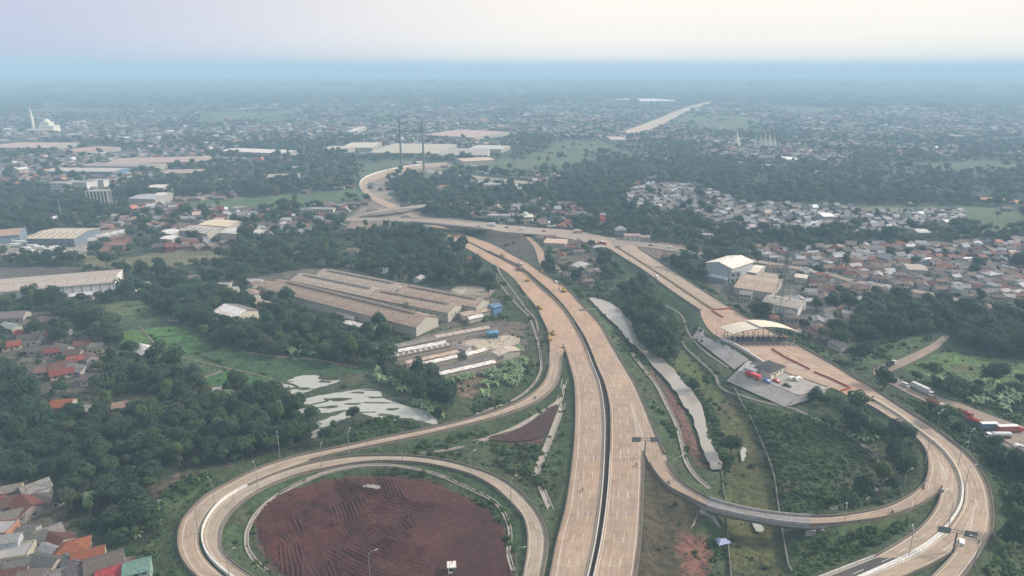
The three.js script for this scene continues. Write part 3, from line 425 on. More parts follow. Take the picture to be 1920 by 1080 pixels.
function coverAt(x, z) {
  for (const l of LAND) if (x > l.b[0] && x < l.b[1] && z > l.b[2] && z < l.b[3] && inside(l.p, x, z)) return l;
  const d = Math.hypot(x, z), n = fbm(x, z, 330, 2), m = fbm(x, z, 900, 8);
  if (d < 560) return { key: 'near', color: [0.050, 0.075, 0.034], trees: 0.006, shrubs: 0.45, houses: 0 };
  if (n > (d > 1300 ? 0.10 : 0.2)) return { key: 'hamlet', color: [0.13, 0.125, 0.105], trees: 0.22, shrubs: 0, houses: 0.55 };
  if (n < -0.30 && m > -0.15) return { key: 'openField', color: [0.085, 0.115, 0.055], trees: 0.03, shrubs: 0, houses: 0.01 };
  return { key: 'mixed', color: [0.036, 0.055, 0.034], trees: 0.75, shrubs: 0, houses: 0.06 + 0.12 * cl(n * 3) };
}
const gridT = { x0: -460, z0: -930, s: 3, nx: 310, nz: 275, h: null };
function groundAt(x, z) {                                      // height of the ground sheet, read from the sheet's own lattice
  if (!gridT.h) { gridT.h = new Float32Array(gridT.nx * gridT.nz); for (let j = 0; j < gridT.nz; j++) for (let i = 0; i < gridT.nx; i++) gridT.h[j * gridT.nx + i] = terrain(gridT.x0 + i * 3, gridT.z0 + j * 3); }
  const fx = (x - gridT.x0) / 3, fz = (z - gridT.z0) / 3, i = Math.floor(fx), j = Math.floor(fz); if (i < 0 || j < 0 || i >= gridT.nx - 1 || j >= gridT.nz - 1) return terrain(x, z);
  const a = fx - i, b = fz - j, k = j * gridT.nx + i, h = gridT.h; return lerp(lerp(h[k], h[k + 1], a), lerp(h[k + gridT.nx], h[k + gridT.nx + 1], a), b);
}
const sBounds = bounds(streamP), vBounds = bounds(valleyP);
function terrain(x, z) {
  let base = 0;
  if (x > vBounds[0] - 20 && x < vBounds[1] + 20 && z > vBounds[2] - 20 && z < vBounds[3] + 20) { const d = distTo(valleyP, x, z), i = inside(valleyP, x, z); base = -3.2 * (i ? sstep(-3, 6, d) * 0.9 + 0.1 : sstep(3, 0, d) * 0.1); }
  if (x > sBounds[0] - 20 && x < sBounds[1] + 20 && z > sBounds[2] - 20 && z < sBounds[3] + 20) { const d = inside(streamP, x, z) ? 0 : distTo(streamP, x, z); base = Math.min(base, -2.9 * sstep(8, 0.5, d)); }
  let h = base, over = null;
  const reach = 16, n = 2, ci = Math.floor(x / HC), cj = Math.floor(z / HC);
  for (let i = ci - n; i <= ci + n; i++) for (let j = cj - n; j <= cj + n; j++) {
    const l = roadHash.get(i + ',' + j); if (!l) continue;
    for (const p of l) { if (p.bridge) continue; const d = Math.hypot(p.x - x, p.z - z); if (d > reach) continue; if (d < 2.4) over = Math.min(over ?? 1e9, p.y - 0.45); const c = p.y - 0.45 - Math.max(0, d - 2.6) * 0.52; if (c > h) h = c; }
  }
  return over ?? h;
}
{
  const axis = (from, fine0, fine1, to, step, grow) => { const a = []; for (let x = fine0; x <= fine1; x += step) a.push(x); let s = step, x = a[a.length - 1]; while (x < to) { s *= grow; x += s; a.push(x); } s = step; x = a[0]; const b = []; while (x > from) { s *= grow; x -= s; b.unshift(x); } return [...b, ...a]; };
  const X = axis(-22000, -430, 430, 22000, 3, 1.075), Z = axis(-34000, -900, -90, 60, 3, 1.06), pos = [], uv = [], col = [], idx = [];
  Z.forEach((z, j) => X.forEach((x, i) => {
    const far = Math.hypot(x, z), y = far < 1500 ? terrain(x, z) : 0;
    pos.push(x, y, z); uv.push(x, -z);
    const l = coverAt(x + 2.5 * noise(x, z, 9, 3), z + 2.5 * noise(x, z, 9, 6));
    let c = l.color, n = 1 + 0.28 * fbm(x, z, 40, 4) + 0.22 * noise(x, z, 11, 9);
    let r = c[0] * n, g = c[1] * n, b = c[2] * n;
    const bare = sstep(0.42, 0.75, fbm(x, z, 26, 21)) * (l.trees < 0.3 && far < 700 ? 0.5 : 0.15); r = lerp(r, 0.125, bare); g = lerp(g, 0.088, bare); b = lerp(b, 0.06, bare);
    col.push(r, g, b);
    if (i && j) { const k = j * X.length + i, w = X.length; idx.push(k, k - w, k - 1, k - w, k - w - 1, k - 1); }
  }));
  top('ground', geo(pos, idx, uv, null, col), M.ground, 'green lowland with earth embankments reaching to the hazy horizon', 'ground', null, 'structure');
}
// ---------------------------------------------------------------- flat patches
function sheetGeo(pts, y, ragged = 0, per = 4) {
  const c = new THREE.CatmullRomCurve3(pts.map((p) => V(p.x, 0, p.z)), true, 'centripetal').getPoints(pts.length * per); c.pop();
  const q = c.map((p, i) => new THREE.Vector2(p.x + ragged * noise(p.x, p.z, 5, 2) + ragged * rr(-0.3, 0.3), p.z + ragged * noise(p.x, p.z, 5, 8) + ragged * rr(-0.3, 0.3)));
  if (!THREE.ShapeUtils.isClockWise(q)) q.reverse();
  const f = THREE.ShapeUtils.triangulateShape(q, []), pos = [], uv = [], nrm = [], idx = [];
  for (const p of q) { pos.push(p.x, y, p.y); uv.push(p.x, -p.y); nrm.push(0, 1, 0); }
  for (const t of f) { const [a, b, d] = t.map((k) => q[k]); const s = (b.x - a.x) * (d.y - a.y) - (b.y - a.y) * (d.x - a.x); idx.push(...(s < 0 ? t : [t[0], t[2], t[1]])); }
  return geo(pos, idx, uv, nrm);
}
const patch = (name, pts, y, m, label, cat, ragged = 0.6, per = 4) => top(name, sheetGeo(pts, y, ragged, per), m, label, cat, null, 'structure');
const grow = (p, k) => { const c = V(0, 0, 0); p.forEach((q) => c.add(q)); c.divideScalar(p.length); return p.map((q) => q.clone().add(q.clone().sub(c).setY(0).normalize().multiplyScalar(k))); };
patch('stream_water', grow(streamP, 1.2), -1.35, M.stream, 'pale silty stream winding between highway and toll road', 'stream', 1.3, 6);
patch('pond_water', pondA, 0.09, M.water, 'large flooded paddy pond with pale muddy water', 'pond', 0.9, 6);
patch('pond_water', pondB, 0.09, M.water, 'flooded paddy beside the green rice plots', 'pond', 1.2, 8);
patch('pond_water', pondC, 0.09, M.water, 'narrow flooded strip beside the wood edge', 'pond', 1.5, 8);
patch('pond_water', pondD, 0.09, std('brown pond', [0.30, 0.26, 0.21], { roughness: 0.1 }), 'small brown pond behind the long factory roofs', 'pond', 1);
patch('canal_water', poly([880, 334, 1000, 346, 1012, 351, 985, 354, 905, 343]), 0.3, M.water, 'pale canal basin below the distant embankment', 'canal', 1);
patch('puddle_water', poly([682, 912, 692, 910, 716, 914, 712, 917, 695, 916]), 0.72, std('brown puddle', [0.22, 0.20, 0.18], { roughness: 0.08 }), 'pale puddle at the back of the red soil circle', 'puddle', 1.4, 8);
patch('puddle_water', poly([1391, 840, 1396, 838, 1399, 860, 1394, 865], -2.3), -2.2, M.water, 'small sliver of water in the grassy canal bed', 'puddle', 1.4, 8);
patch('puddle_water', poly([1408, 983, 1424, 980, 1432, 998, 1420, 999], -2.4), -2.25, M.water, 'pale puddle under the canal bridge', 'puddle', 1.4, 8);
// rice plots and their low banks
const plots = [
  [[270, 618, 330, 613, 352, 626, 290, 632], [0.062, 0.160, 0.034], 'bright green rice plot nearest the hut path, top of the stepped row'],
  [[292, 634, 354, 628, 372, 638, 303, 646], [0.052, 0.140, 0.030], 'bright green rice plot, second of the stepped row'],
  [[305, 648, 374, 640, 395, 654, 318, 665], [0.046, 0.120, 0.029], 'bright green rice plot, lowest of the stepped row'],
  [[150, 578, 258, 565, 276, 585, 215, 593], [0.095, 0.125, 0.045], 'olive grass plot in front of the grey shed'],
  [[228, 622, 262, 618, 288, 640, 233, 648], [0.075, 0.150, 0.036], 'small green plot above the white-roofed hut'],
  [[215, 660, 250, 655, 255, 672, 228, 680], [0.045, 0.095, 0.034], 'small dark green plot left of the white-roofed hut'],
  [[368, 664, 460, 661, 560, 674, 640, 688, 690, 697, 630, 703, 560, 704, 532, 716, 480, 704, 432, 690], [0.036, 0.082, 0.032], 'long dark green rice plot running to the flooded paddies'],
  [[382, 710, 430, 694, 478, 705, 525, 718, 482, 728, 392, 722], [0.038, 0.112, 0.032], 'deep green rice plot beside the bank and the pond'],
  [[330, 660, 365, 664, 425, 690, 385, 704, 345, 685], [0.055, 0.095, 0.04], 'rough green plot above the deep green one'],
];
plots.forEach(([p, c, l], i) => patch('rice_plot', poly(p), 0.06, M.field('plot ' + i, c), l, 'rice field', 0.4, 3));
const bankM = M.soil('bank', [0.20, 0.18, 0.13]), darkBank = M.field('dark bank', [0.04, 0.055, 0.03]);
for (const [p, l, m, w] of [[[262, 612, 285, 640, 303, 665, 345, 672, 400, 685, 432, 692, 480, 703, 530, 718], 'earth bank running diagonally along the rice plots', bankM, 0.9], [[382, 708, 405, 700, 430, 692], 'pale path bank beside the deep green plot', bankM, 1.8], [[455, 660, 500, 667, 560, 672, 600, 676, 640, 684, 672, 690], 'pale field bank below the banana rows', bankM, 1.5], [[290, 633, 353, 627], 'dark bank between the upper rice plots', darkBank, 0.8], [[304, 647, 373, 639], 'dark bank between the lower rice plots', darkBank, 0.8], [[556, 766, 590, 758, 616, 752], 'thin dark bank reaching into the large pond', darkBank, 0.9], [[630, 731, 660, 724, 690, 720], 'grassy bank at the far side of the pond', darkBank, 1.4], [[532, 718, 550, 722, 560, 727], 'short bank between the flooded plots', darkBank, 1.2]])
  top('field_bank', wallAlong(smooth(poly(p, 0)), 0.35, w, 0.2), m, l, 'bank', null, 'structure');
for (let i = 0; i < 26; i++) { // weed islets in the ponds
  const p = i < 17 ? pondA : pondB, b = bounds(p); let x, z, k = 0; do { x = rr(b[0], b[1]); z = rr(b[2], b[3]); } while (!inside(p, x, z) && k++ < 60);
  const ring = []; for (let a = 0; a < 8; a++) ring.push(V(x + Math.cos(a * 0.785) * rr(1.2, 6) * (i % 3 ? 1 : 2.2), 0, z + Math.sin(a * 0.785) * rr(0.5, 1.6)));
  patch('weed_islet', ring, 0.16, M.field('weed', [0.07, 0.085, 0.05]), 'low weed islet in the flooded paddies', 'weed islet', 0.4).userData.group = 'weed islets in the ponds';
}
// red soil inside the loop with real furrows left by the graders
{
  const b = bounds(soilP), st = 0.4, nx = Math.ceil((b[1] - b[0]) / st), nz = Math.ceil((b[3] - b[2]) / st), passes = [], r = rng(5);
  for (let i = 0; i < 64; i++) { const left = i < 52; const c = left ? S(rr(490, 760, r), rr(905, 1080, r)) : S(rr(560, 940, r), rr(900, 1090, r)); passes.push({ c, a: (left ? pick([0.35, 0.55, 0.8, -0.15, 1.1, -0.5], r) : pick([0.05, 0.2, -0.1], r)) + rr(-0.15, 0.15, r), l: rr(7, 20, r), w: rr(2.5, 6, r), k: rr(1.25, 1.9, r), bend: rr(-0.0025, 0.0025, r), h: left ? rr(0.5, 0.85, r) : rr(0.12, 0.3, r) }); }
  const pos = [], col = [], uv = [], idx = [], id = new Int32Array((nx + 1) * (nz + 1)).fill(-1);
  for (let j = 0; j <= nz; j++) for (let i = 0; i <= nx; i++) {
    const x = b[0] + i * st, z = b[2] + j * st; if (!inside(soilP, x + 2.2 * fbm(x, z, 7, 71), z + 2.2 * fbm(x, z, 7, 75))) continue;
    let h = 0.5 + 0.18 * fbm(x, z, 9, 2) + 0.08 * noise(x, z, 1.8, 4), f = 0, fm = 0;
    for (const p of passes) { const dx = x - p.c.x, dz = z - p.c.z, s = dx * Math.cos(p.a) + dz * Math.sin(p.a), t = -dx * Math.sin(p.a) + dz * Math.cos(p.a) + p.bend * s * s; const m = sstep(p.l, p.l * 0.8, Math.abs(s)) * sstep(p.w, p.w * 0.85, Math.abs(t)); if (m > fm) { fm = m; f = m * p.h * (Math.pow(0.5 + 0.5 * Math.sin(t * 6.283 / p.k + 0.35 * noise(x, z, 9, 41)), 2.2) * (0.6 + 0.9 * cl(0.5 + noise(x, z, 5, 44))) - 0.3); } }
    h += f; h *= sstep(0, 2.2, distTo(soilP, x, z)) ; h += 0.03;
    const n = 1 + 0.3 * fbm(x, z, 22, 14) + 0.2 * noise(x, z, 4, 19), w = cl(0.4 + fbm(x, z, 34, 30));
    id[j * (nx + 1) + i] = pos.length / 3; pos.push(x, h, z); uv.push(x, -z); col.push(lerp(0.052, 0.088, w) * n, lerp(0.016, 0.027, w) * n, lerp(0.014, 0.021, w) * n);
  }
  for (let j = 1; j <= nz; j++) for (let i = 1; i <= nx; i++) { const w = nx + 1, a = id[j * w + i], c = id[j * w + i - 1], d = id[(j - 1) * w + i], e = id[(j - 1) * w + i - 1]; if (a >= 0 && c >= 0 && d >= 0 && e >= 0) idx.push(a, d, c, d, e, c); }
  top('red_soil', geo(pos, idx, uv, null, col), mat('red soil', () => new THREE.MeshStandardMaterial({ vertexColors: true, color: C(1.25, 1.25, 1.25), map: TX.soil, bumpMap: TX.bump, bumpScale: 0.12, roughness: 1 })), 'dark red graded soil with furrows inside the loop ramp', 'soil', null, 'structure');
}
patch('red_soil_wedge', poly([1044, 760, 1036, 795, 1012, 822, 960, 829, 915, 824, 975, 803]), 0.5, M.soil('wedge', [0.060, 0.026, 0.022]), 'bare red soil wedge between the concrete drains', 'soil', 0.6);
// open concrete drains
const drainM = M.conc('drain', [0.36, 0.32, 0.28]);
const gy = (p) => { const h = terrain(p.x, p.z); return V(p.x, Math.max(h, -2.6) + 0.05, p.z); };
for (const [p, w, l] of [
  [[503, 1075, 479, 1053, 465, 1032, 462, 1010, 465, 993, 480, 965, 513, 934, 561, 909, 633, 887, 690, 879, 757, 881, 823, 894, 873, 914, 923, 941, 949, 973, 957, 1007, 953, 1035, 962, 1075], 1.3, 'curved concrete drain around the red soil circle'],
  [[918, 506, 937, 533, 957, 558, 977, 580, 990, 592, 1000, 615, 1010, 647, 1014, 673, 1015, 690, 1010, 708, 1000, 722, 980, 741, 955, 755, 920, 768, 893, 777], 1.1, 'concrete drain along the outer side of the left ramp'],
  [[930, 502, 947, 527, 965, 550, 985, 578, 1003, 600, 1010, 625], 0.9, 'second thin drain beside the dusty highway embankment'],
  [[1059, 716, 1053, 738, 1047, 754, 1007, 780, 973, 800, 933, 817, 890, 830], 2.6, 'wide pale drain crossing the wedge down to the culvert'],
  [[1056, 757, 1040, 800, 1023, 843, 1002, 892], 2.6, 'straight pale drain along the red soil wedge'],
  [[1013, 910, 1023, 935, 1034, 960], 2.4, 'short pale drain beside the loop ramp exit'],
  [[870, 838, 830, 846, 783, 852], 1.0, 'thin drain between culvert and loop ramp'],
  [[1184, 662, 1205, 690, 1229, 720, 1250, 760, 1268, 797, 1279, 837, 1288, 870, 1307, 897, 1330, 917], 1.6, 'twin-kerb drain along the stream bank'],
  [[1487, 767, 1533, 787, 1580, 810, 1620, 837, 1647, 867, 1661, 899], 1.6, 'curved drain inside the right loop'],
  [[1645, 915, 1613, 940, 1557, 967], 2.0, 'straight drain descending to the right ramp'],
  [[1247, 572, 1277, 592, 1292, 628, 1322, 660, 1365, 690], 0.8, 'thin drain below the toll road embankment'],
  [[1279, 640, 1312, 670, 1343, 703, 1350, 718, 1377, 736, 1420, 752, 1487, 767], 1.0, 'pale drain below the paved slope of the plaza'],
  [[1425, 625, 1470, 650, 1530, 688, 1570, 705], 0.7, 'thin drain on the village side of the toll plaza'],
]) top('concrete_drain', drainGeo(resample(smooth(poly(p)), 2.5).map(gy), w), drainM, l, 'drain', null, 'structure');
top('canal_wall', wallAlong(resample(smooth(poly([1375, 735, 1413, 797, 1433, 843, 1450, 893, 1460, 957, 1470, 1020, 1482, 1090], -2)), 3).map(gy), 1.2, 0.5), M.conc('canal wall', [0.16, 0.16, 0.13]), 'dark retaining wall running straight along the canal bed', 'wall', null, null);
top('canal_wall', wallAlong(resample(smooth(poly([1352, 880, 1358, 930, 1364, 1000, 1372, 1090], -2)), 3).map(gy), 0.7, 0.4), M.conc('canal wall', [0.16, 0.16, 0.13]), 'thin low wall on the left side of the canal bed', 'wall', null, null);
// paved slopes and the office pad beside the toll plaza
function quadSlope(name, label, a, b, c, d, m) { const g = geo([...a.toArray(), ...b.toArray(), ...c.toArray(), ...d.toArray()], [0, 1, 2, 0, 2, 3], [0, 0, a.distanceTo(b), 0, a.distanceTo(b), b.distanceTo(c), 0, b.distanceTo(c)], null); return top(name, g, m, label, 'paved slope', null, 'structure'); }
const slopeM = M.conc('slope', [0.30, 0.285, 0.265]);
quadSlope('paved_slope', 'grey paved slope below the toll plaza canopy', S(1312, 613, 4.4), S(1404, 674, 4.4), S(1377, 693, 0.9), S(1298, 632, 0.9), slopeM);
quadSlope('paved_slope', 'grey paved slope below the office car park', S(1383, 694, 4.5), S(1498, 741, 4.5), S(1472, 763, 0.9), S(1362, 714, 0.9), slopeM);
quadSlope('paved_slope', 'short paved slope turning the corner of the car park', S(1498, 741, 4.5), S(1556, 728, 4.5), S(1560, 736, 2.6), S(1474, 763, 0.9), slopeM);
patch('office_car_park', poly([1383, 694, 1402, 676, 1436, 684, 1472, 699, 1530, 719, 1557, 728, 1498, 741], 4.62), 4.62, M.conc('car park', [0.33, 0.31, 0.29]), 'grey concrete car park beside the toll office', 'car park', 0.0, 1);
top('white_parapet', wallAlong(resample(smooth(poly([1352, 637, 1375, 646, 1405, 664, 1432, 682], 4.9)), 3), 1.4, 0.9, 3), whiteBar, 'broad white parapet on the left edge of the toll plaza', 'wall');
top('car_park_kerb', wallAlong(poly([1498, 741, 1530, 732, 1556, 727], 4.65), 0.5, 0.4), paleBar, 'pale kerb along the lower edge of the car park', 'kerb', null, null);
// ---------------------------------------------------------------- buildings
const footprints = [];
function blockOut(x, z, r) { footprints.push([x, z, r]); }
function gableWalls(L, W, H, rise) {
  const p = [[-L / 2, 0], [L / 2, 0]], pos = [], uv = [], idx = [];
  const face = (pts, us) => { const o = pos.length / 3; pts.forEach((q, i) => { pos.push(...q); uv.push(...us[i]); }); for (let i = 2; i < pts.length; i++) idx.push(o, o + i - 1, o + i); };
  for (const s of [1, -1]) face([[-s * L / 2, 0, s * W / 2], [s * L / 2, 0, s * W / 2], [s * L / 2, H, s * W / 2], [-s * L / 2, H, s * W / 2]], [[0, 0], [L, 0], [L, H], [0, H]]);
  for (const s of [1, -1]) face([[s * L / 2, 0, s * W / 2], [s * L / 2, 0, -s * W / 2], [s * L / 2, H, -s * W / 2], [s * L / 2, H + rise, 0], [s * L / 2, H, s * W / 2]], [[0, 0], [W, 0], [W, H], [W / 2, H + rise], [0, H]]);
  return geo(pos, idx, uv, null).toNonIndexed();
}
function slabGeo(a, b, c, d, t) { // quad a b c d (top face, counter-clockwise from above) with thickness t
  const lo = [a, b, c, d].map((p) => p.clone().setY(p.y - t)), hi = [a, b, c, d], pos = [], uv = [], idx = [], l1 = a.distanceTo(b), l2 = b.distanceTo(c);
  const f = (q, u) => { const o = pos.length / 3; q.forEach((p, i) => { pos.push(p.x, p.y, p.z); uv.push(...u[i]); }); idx.push(o, o + 1, o + 2, o, o + 2, o + 3); };
  f(hi, [[0, 0], [l1, 0], [l1, l2], [0, l2]]); f([lo[3], lo[2], lo[1], lo[0]], [[0, 0], [l1, 0], [l1, l2], [0, l2]]);
  for (let i = 0; i < 4; i++) { const j = (i + 1) % 4; f([lo[i], lo[j], hi[j], hi[i]], [[0, 0], [1, 0], [1, t], [0, t]]); }
  return geo(pos, idx, uv, null).toNonIndexed();
}
function gableRoof(L, W, H, rise, o = 0.6, t = 0.18) {
  const k = rise / (W / 2), e = H - o * k, X = L / 2 + o * 0.7, Z = W / 2 + o, q = 0.14;
  return [slabGeo(V(-X, e + q, Z), V(X, e + q, Z), V(X, H + rise + q, 0), V(-X, H + rise + q, 0), t), slabGeo(V(X, e + q, -Z), V(-X, e + q, -Z), V(-X, H + rise + q, 0), V(X, H + rise + q, 0), t)];
}
function hipRoof(L, W, H, rise, o = 0.6) {
  const X = L / 2 + o, Z = W / 2 + o, r = Math.max(0.4, L / 2 - W / 2), h = H + rise, pos = [], uv = [], idx = [];
  const f = (q) => { const c = pos.length / 3; let d = 0; const ux = V(q[1][0] - q[0][0], q[1][1] - q[0][1], q[1][2] - q[0][2]), l = ux.length(); ux.normalize(); q.forEach((p) => { const w = V(p[0] - q[0][0], p[1] - q[0][1], p[2] - q[0][2]), a = w.dot(ux); pos.push(...p); uv.push(a, Math.sqrt(Math.max(0, w.lengthSq() - a * a))); }); for (let i = 2; i < q.length; i++) idx.push(c, c + i - 1, c + i); };
  f([[-X, H, Z], [X, H, Z], [r, h, 0], [-r, h, 0]]); f([[X, H, -Z], [-X, H, -Z], [-r, h, 0], [r, h, 0]]); f([[X, H, Z], [X, H, -Z], [r, h, 0]]); f([[-X, H, -Z], [-X, H, Z], [-r, h, 0]]); f([[-X, H - 0.05, -Z], [X, H - 0.05, -Z], [X, H - 0.05, Z], [-X, H - 0.05, Z]]);
  return geo(pos, idx, uv, null).toNonIndexed();
}
const winGeo = box(1.3, 1.1, 0.1), winFrame = merge([box(1.5, 0.1, 0.12, 0, 0.6, 0), box(1.5, 0.1, 0.12, 0, -0.6, 0), box(0.1, 1.1, 0.12, -0.7, 0, 0), box(0.1, 1.1, 0.12, 0.7, 0, 0)]), doorGeo = box(1.1, 2.1, 0.12, 0, 1.05, 0), sillM = M.wall([0.55, 0.53, 0.5]);
const doorM = std('door wood', [0.10, 0.06, 0.035]);
function putWindow(parent, x, y, z, turn, frame = false) { const w = part('window', winGeo, M.glass, parent); w.position.set(x, y, z); w.rotation.y = turn; if (frame) part('frame', winFrame, sillM, w); return w; }
// a small dwelling: centre and eave height as surveyed
function house(u, v, L, W, deg, o) {
  const { H = 3.2, rise = 1.8, roof = [0.2, 0.08, 0.05], wall = [0.55, 0.52, 0.47], kind = 'gable', label, group, sheet = false, y = 0, pos, wins = true } = o;
  const p = pos ?? S(u, v, H); p.y = y; const t = thing(o.name ?? 'house', label, 'house', p, deg * Math.PI / 180, group);
  const wm = M.wall(wall.map((x) => x * 0.8)), rm = sheet ? M.sheet(roof.map((x) => x * 0.85)) : M.tile(roof.map((x) => x * 0.85));
  blockOut(p.x, p.z, Math.hypot(L, W) * 0.5);
  if (kind === 'gable') { part('wall', gableWalls(L, W, H, rise), wm, t); for (const g of gableRoof(L, W, H, rise)) part('roof', g, rm, t); }
  else if (kind === 'hip') { part('wall', box(L, H, W, 0, H / 2, 0), wm, t); part('roof', hipRoof(L, W, H, rise), rm, t); }
  else { part('wall', box(L, H, W, 0, H / 2, 0), wm, t); const r = part('roof', box(L + 0.3, 0.25, W + 0.3, 0, H + 0.125, 0), M.conc('flat roof', [0.34, 0.33, 0.31]), t); part('parapet', merge([box(L + 0.3, 0.6, 0.2, 0, H + 0.55, W / 2), box(L + 0.3, 0.6, 0.2, 0, H + 0.55, -W / 2), box(0.2, 0.6, W - 0.2, L / 2, H + 0.55, 0), box(0.2, 0.6, W - 0.2, -L / 2, H + 0.55, 0)]), wm, r); }
  if (wins) {
    for (const x of [-L * 0.3, L * 0.28]) putWindow(t, x, 1.7, W / 2 + 0.03, 0, o.frame); putWindow(t, L / 2 + 0.03, 1.7, 0, Math.PI / 2, o.frame);
    if (H > 5) for (const x of [-L * 0.3, 0, L * 0.3]) putWindow(t, x, 4.5, W / 2 + 0.03, 0, o.frame);
    const d = part('door', doorGeo, doorM, t); d.position.set(0, 0, W / 2 + 0.03);
  }
  return t;
}
// a large shed: three eave corners A, B (along the ridge) and C (across), eave height H
function shed(a, b, c, o) {
  const { H = 7, rise = 2.5, roof, wall = [0.42, 0.41, 0.38], label, name = 'warehouse', group, vent = false, sky = 0, skyW = 0.7, y = 0, bays = 0, over = 0.8, cat = 'warehouse', doors = 0 } = o;
  const A = S(...a, H + y), B = S(...b, H + y), Cc = S(...c, H + y), d = B.clone().sub(A).setY(0), L = d.length(); d.normalize();
  const n = V(-d.z, 0, d.x); let w = Cc.clone().sub(B).dot(n); const W = Math.max(3, o.W ?? Math.abs(w)), ctr = A.clone().add(B).multiplyScalar(0.5).addScaledVector(n, Math.sign(w) * W / 2).setY(y);
  const t = thing(name, label, cat, ctr, headingOf(d), group);
  for (let k = -2; k <= 2; k++) blockOut(ctr.x + d.x * L * k / 5, ctr.z + d.z * L * k / 5, Math.max(W / 2, L / 8) + 2);
  part('wall', gableWalls(L, W, H, rise), M.wall(wall), t);
  const rs = gableRoof(L, W, H, rise, over, 0.2).map((g, i) => part('roof', g, M.sheet(i === 1 && o.roof2 ? o.roof2 : roof), t));
  const k = rise / (W / 2);
  if (vent) { const vl = L * 0.86; for (const [i, s] of [[0, 1], [1, -1]]) part('ridge_vent', slabGeo(...(s > 0 ? [V(-vl / 2, H + rise + 0.9 - 1.6 * k, 1.9), V(vl / 2, H + rise + 0.9 - 1.6 * k, 1.9), V(vl / 2, H + rise + 1.05, 0), V(-vl / 2, H + rise + 1.05, 0)] : [V(vl / 2, H + rise + 0.9 - 1.6 * k, -1.9), V(-vl / 2, H + rise + 0.9 - 1.6 * k, -1.9), V(-vl / 2, H + rise + 1.05, 0), V(vl / 2, H + rise + 1.05, 0)]), 0.15), M.sheet(roof), rs[i]); part('vent_curb', box(vl - 1, 0.8, 2.2, 0, H + rise + 0.35, 0), M.darkSteel, rs[0]); }
  for (let i = 0; i < sky; i++) for (const s of [0, 1]) { const x = -L / 2 + (i + 0.5) * L / sky, z0 = W / 2 * 0.92, z1 = W / 2 * 0.08, e = (z) => H + rise - k * z + 0.2; part('skylight', slabGeo(...(s ? [V(x + skyW, e(z0), -z0), V(x - skyW, e(z0), -z0), V(x - skyW, e(z1), -z1), V(x + skyW, e(z1), -z1)] : [V(x - skyW, e(z0), z0), V(x + skyW, e(z0), z0), V(x + skyW, e(z1), z1), V(x - skyW, e(z1), z1)]), 0.06), std('skylight ' + (o.skyC ?? ''), o.skyC ?? [0.62, 0.60, 0.54], { roughness: 0.4 }), rs[s]); }
  for (let i = 0; i < bays; i++) for (const s of [1, -1]) part('column', box(0.4, H, 0.3, -L / 2 + (i + 0.5) * L / bays, H / 2, s * (W / 2 + 0.1)), M.darkSteel, t);
  for (let i = 0; i < doors; i++) part('door', box(4, 4.5, 0.2, -L / 2 + (i + 0.5) * L / doors, 2.25, W / 2 + 0.05), M.darkSteel, t);
  if (o.wins) { for (let i = 0; i < o.wins; i++) for (const s of [1, -1]) putWindow(t, -L / 2 + (i + 0.5) * L / o.wins, H * 0.6, s * (W / 2 + 0.03), 0); for (const s of [1, -1]) for (let i = 0; i < 3; i++) putWindow(t, s * (L / 2 + 0.03), H * 0.55, (i - 1) * W * 0.25, Math.PI / 2); }
  return t;
}
const brownR = [0.30, 0.225, 0.17], beigeR = [0.36, 0.30, 0.24], greyR = [0.20, 0.19, 0.185], whiteR = [0.62, 0.61, 0.60], creamR = [0.55, 0.48, 0.38], rustR = [0.20, 0.12, 0.085];
// long factory in the middle of the left half
shed([500, 541], [780, 613], [838, 598], { H: 7, rise: 4.5, roof: brownR, vent: true, label: 'long brown-roofed factory hall nearest the palm trees', name: 'factory_hall', cat: 'factory', over: 1 });
shed([484, 535], [528, 547], [545, 537], { H: 6.8, rise: 2.5, roof: brownR, label: 'short brown-roofed wing at the left end of the long factory hall', name: 'factory_hall', cat: 'factory' });
shed([545, 525], [690, 556], [737, 546], { H: 8, rise: 3.2, roof: beigeR, vent: true, label: 'beige factory hall behind the long brown hall, front left', name: 'factory_hall', cat: 'factory', wins: 12 });
shed([592, 516], [735, 545], [775, 536], { H: 8, rise: 3.2, roof: beigeR, vent: true, label: 'rearmost beige factory hall at the left, against the trees', name: 'factory_hall', cat: 'factory' });
shed([692, 557], [840, 586], [893, 577], { H: 7.5, rise: 3.2, roof: [0.34, 0.26, 0.20], vent: true, label: 'beige factory hall continuing right behind the long brown hall', name: 'factory_hall', cat: 'factory', wins: 12 });
shed([745, 547], [893, 576], [937, 567], { H: 7.5, rise: 3.2, roof: [0.34, 0.26, 0.20], vent: true, label: 'rear factory hall at the right end beside the brown pond', name: 'factory_hall', cat: 'factory' });
shed([868, 592], [928, 580], [922, 574], { H: 4, rise: 1.2, roof: beigeR, label: 'low beige shed at the right end of the factory', cat: 'shed', name: 'shed' });
shed([880, 598], [905, 592], [902, 588], { H: 3.5, rise: 1, roof: whiteR, label: 'small pale shed below the factory gable', cat: 'shed', name: 'shed' });
shed([925, 577], [940, 573], [938, 566], { H: 6, rise: 0.8, roof: [0.10, 0.20, 0.36], wall: [0.10, 0.22, 0.40], label: 'bright blue block at the right end of the factory', cat: 'shed', name: 'shed' });
shed([645, 605], [695, 617], [700, 612], { H: 3.5, rise: 0.9, roof: whiteR, label: 'white lean-to in front of the long factory hall', cat: 'shed', name: 'shed' });
shed([625, 590], [660, 598], [668, 592], { H: 3.5, rise: 1, roof: greyR, label: 'grey lean-to in front of the long factory hall', cat: 'shed', name: 'shed' });
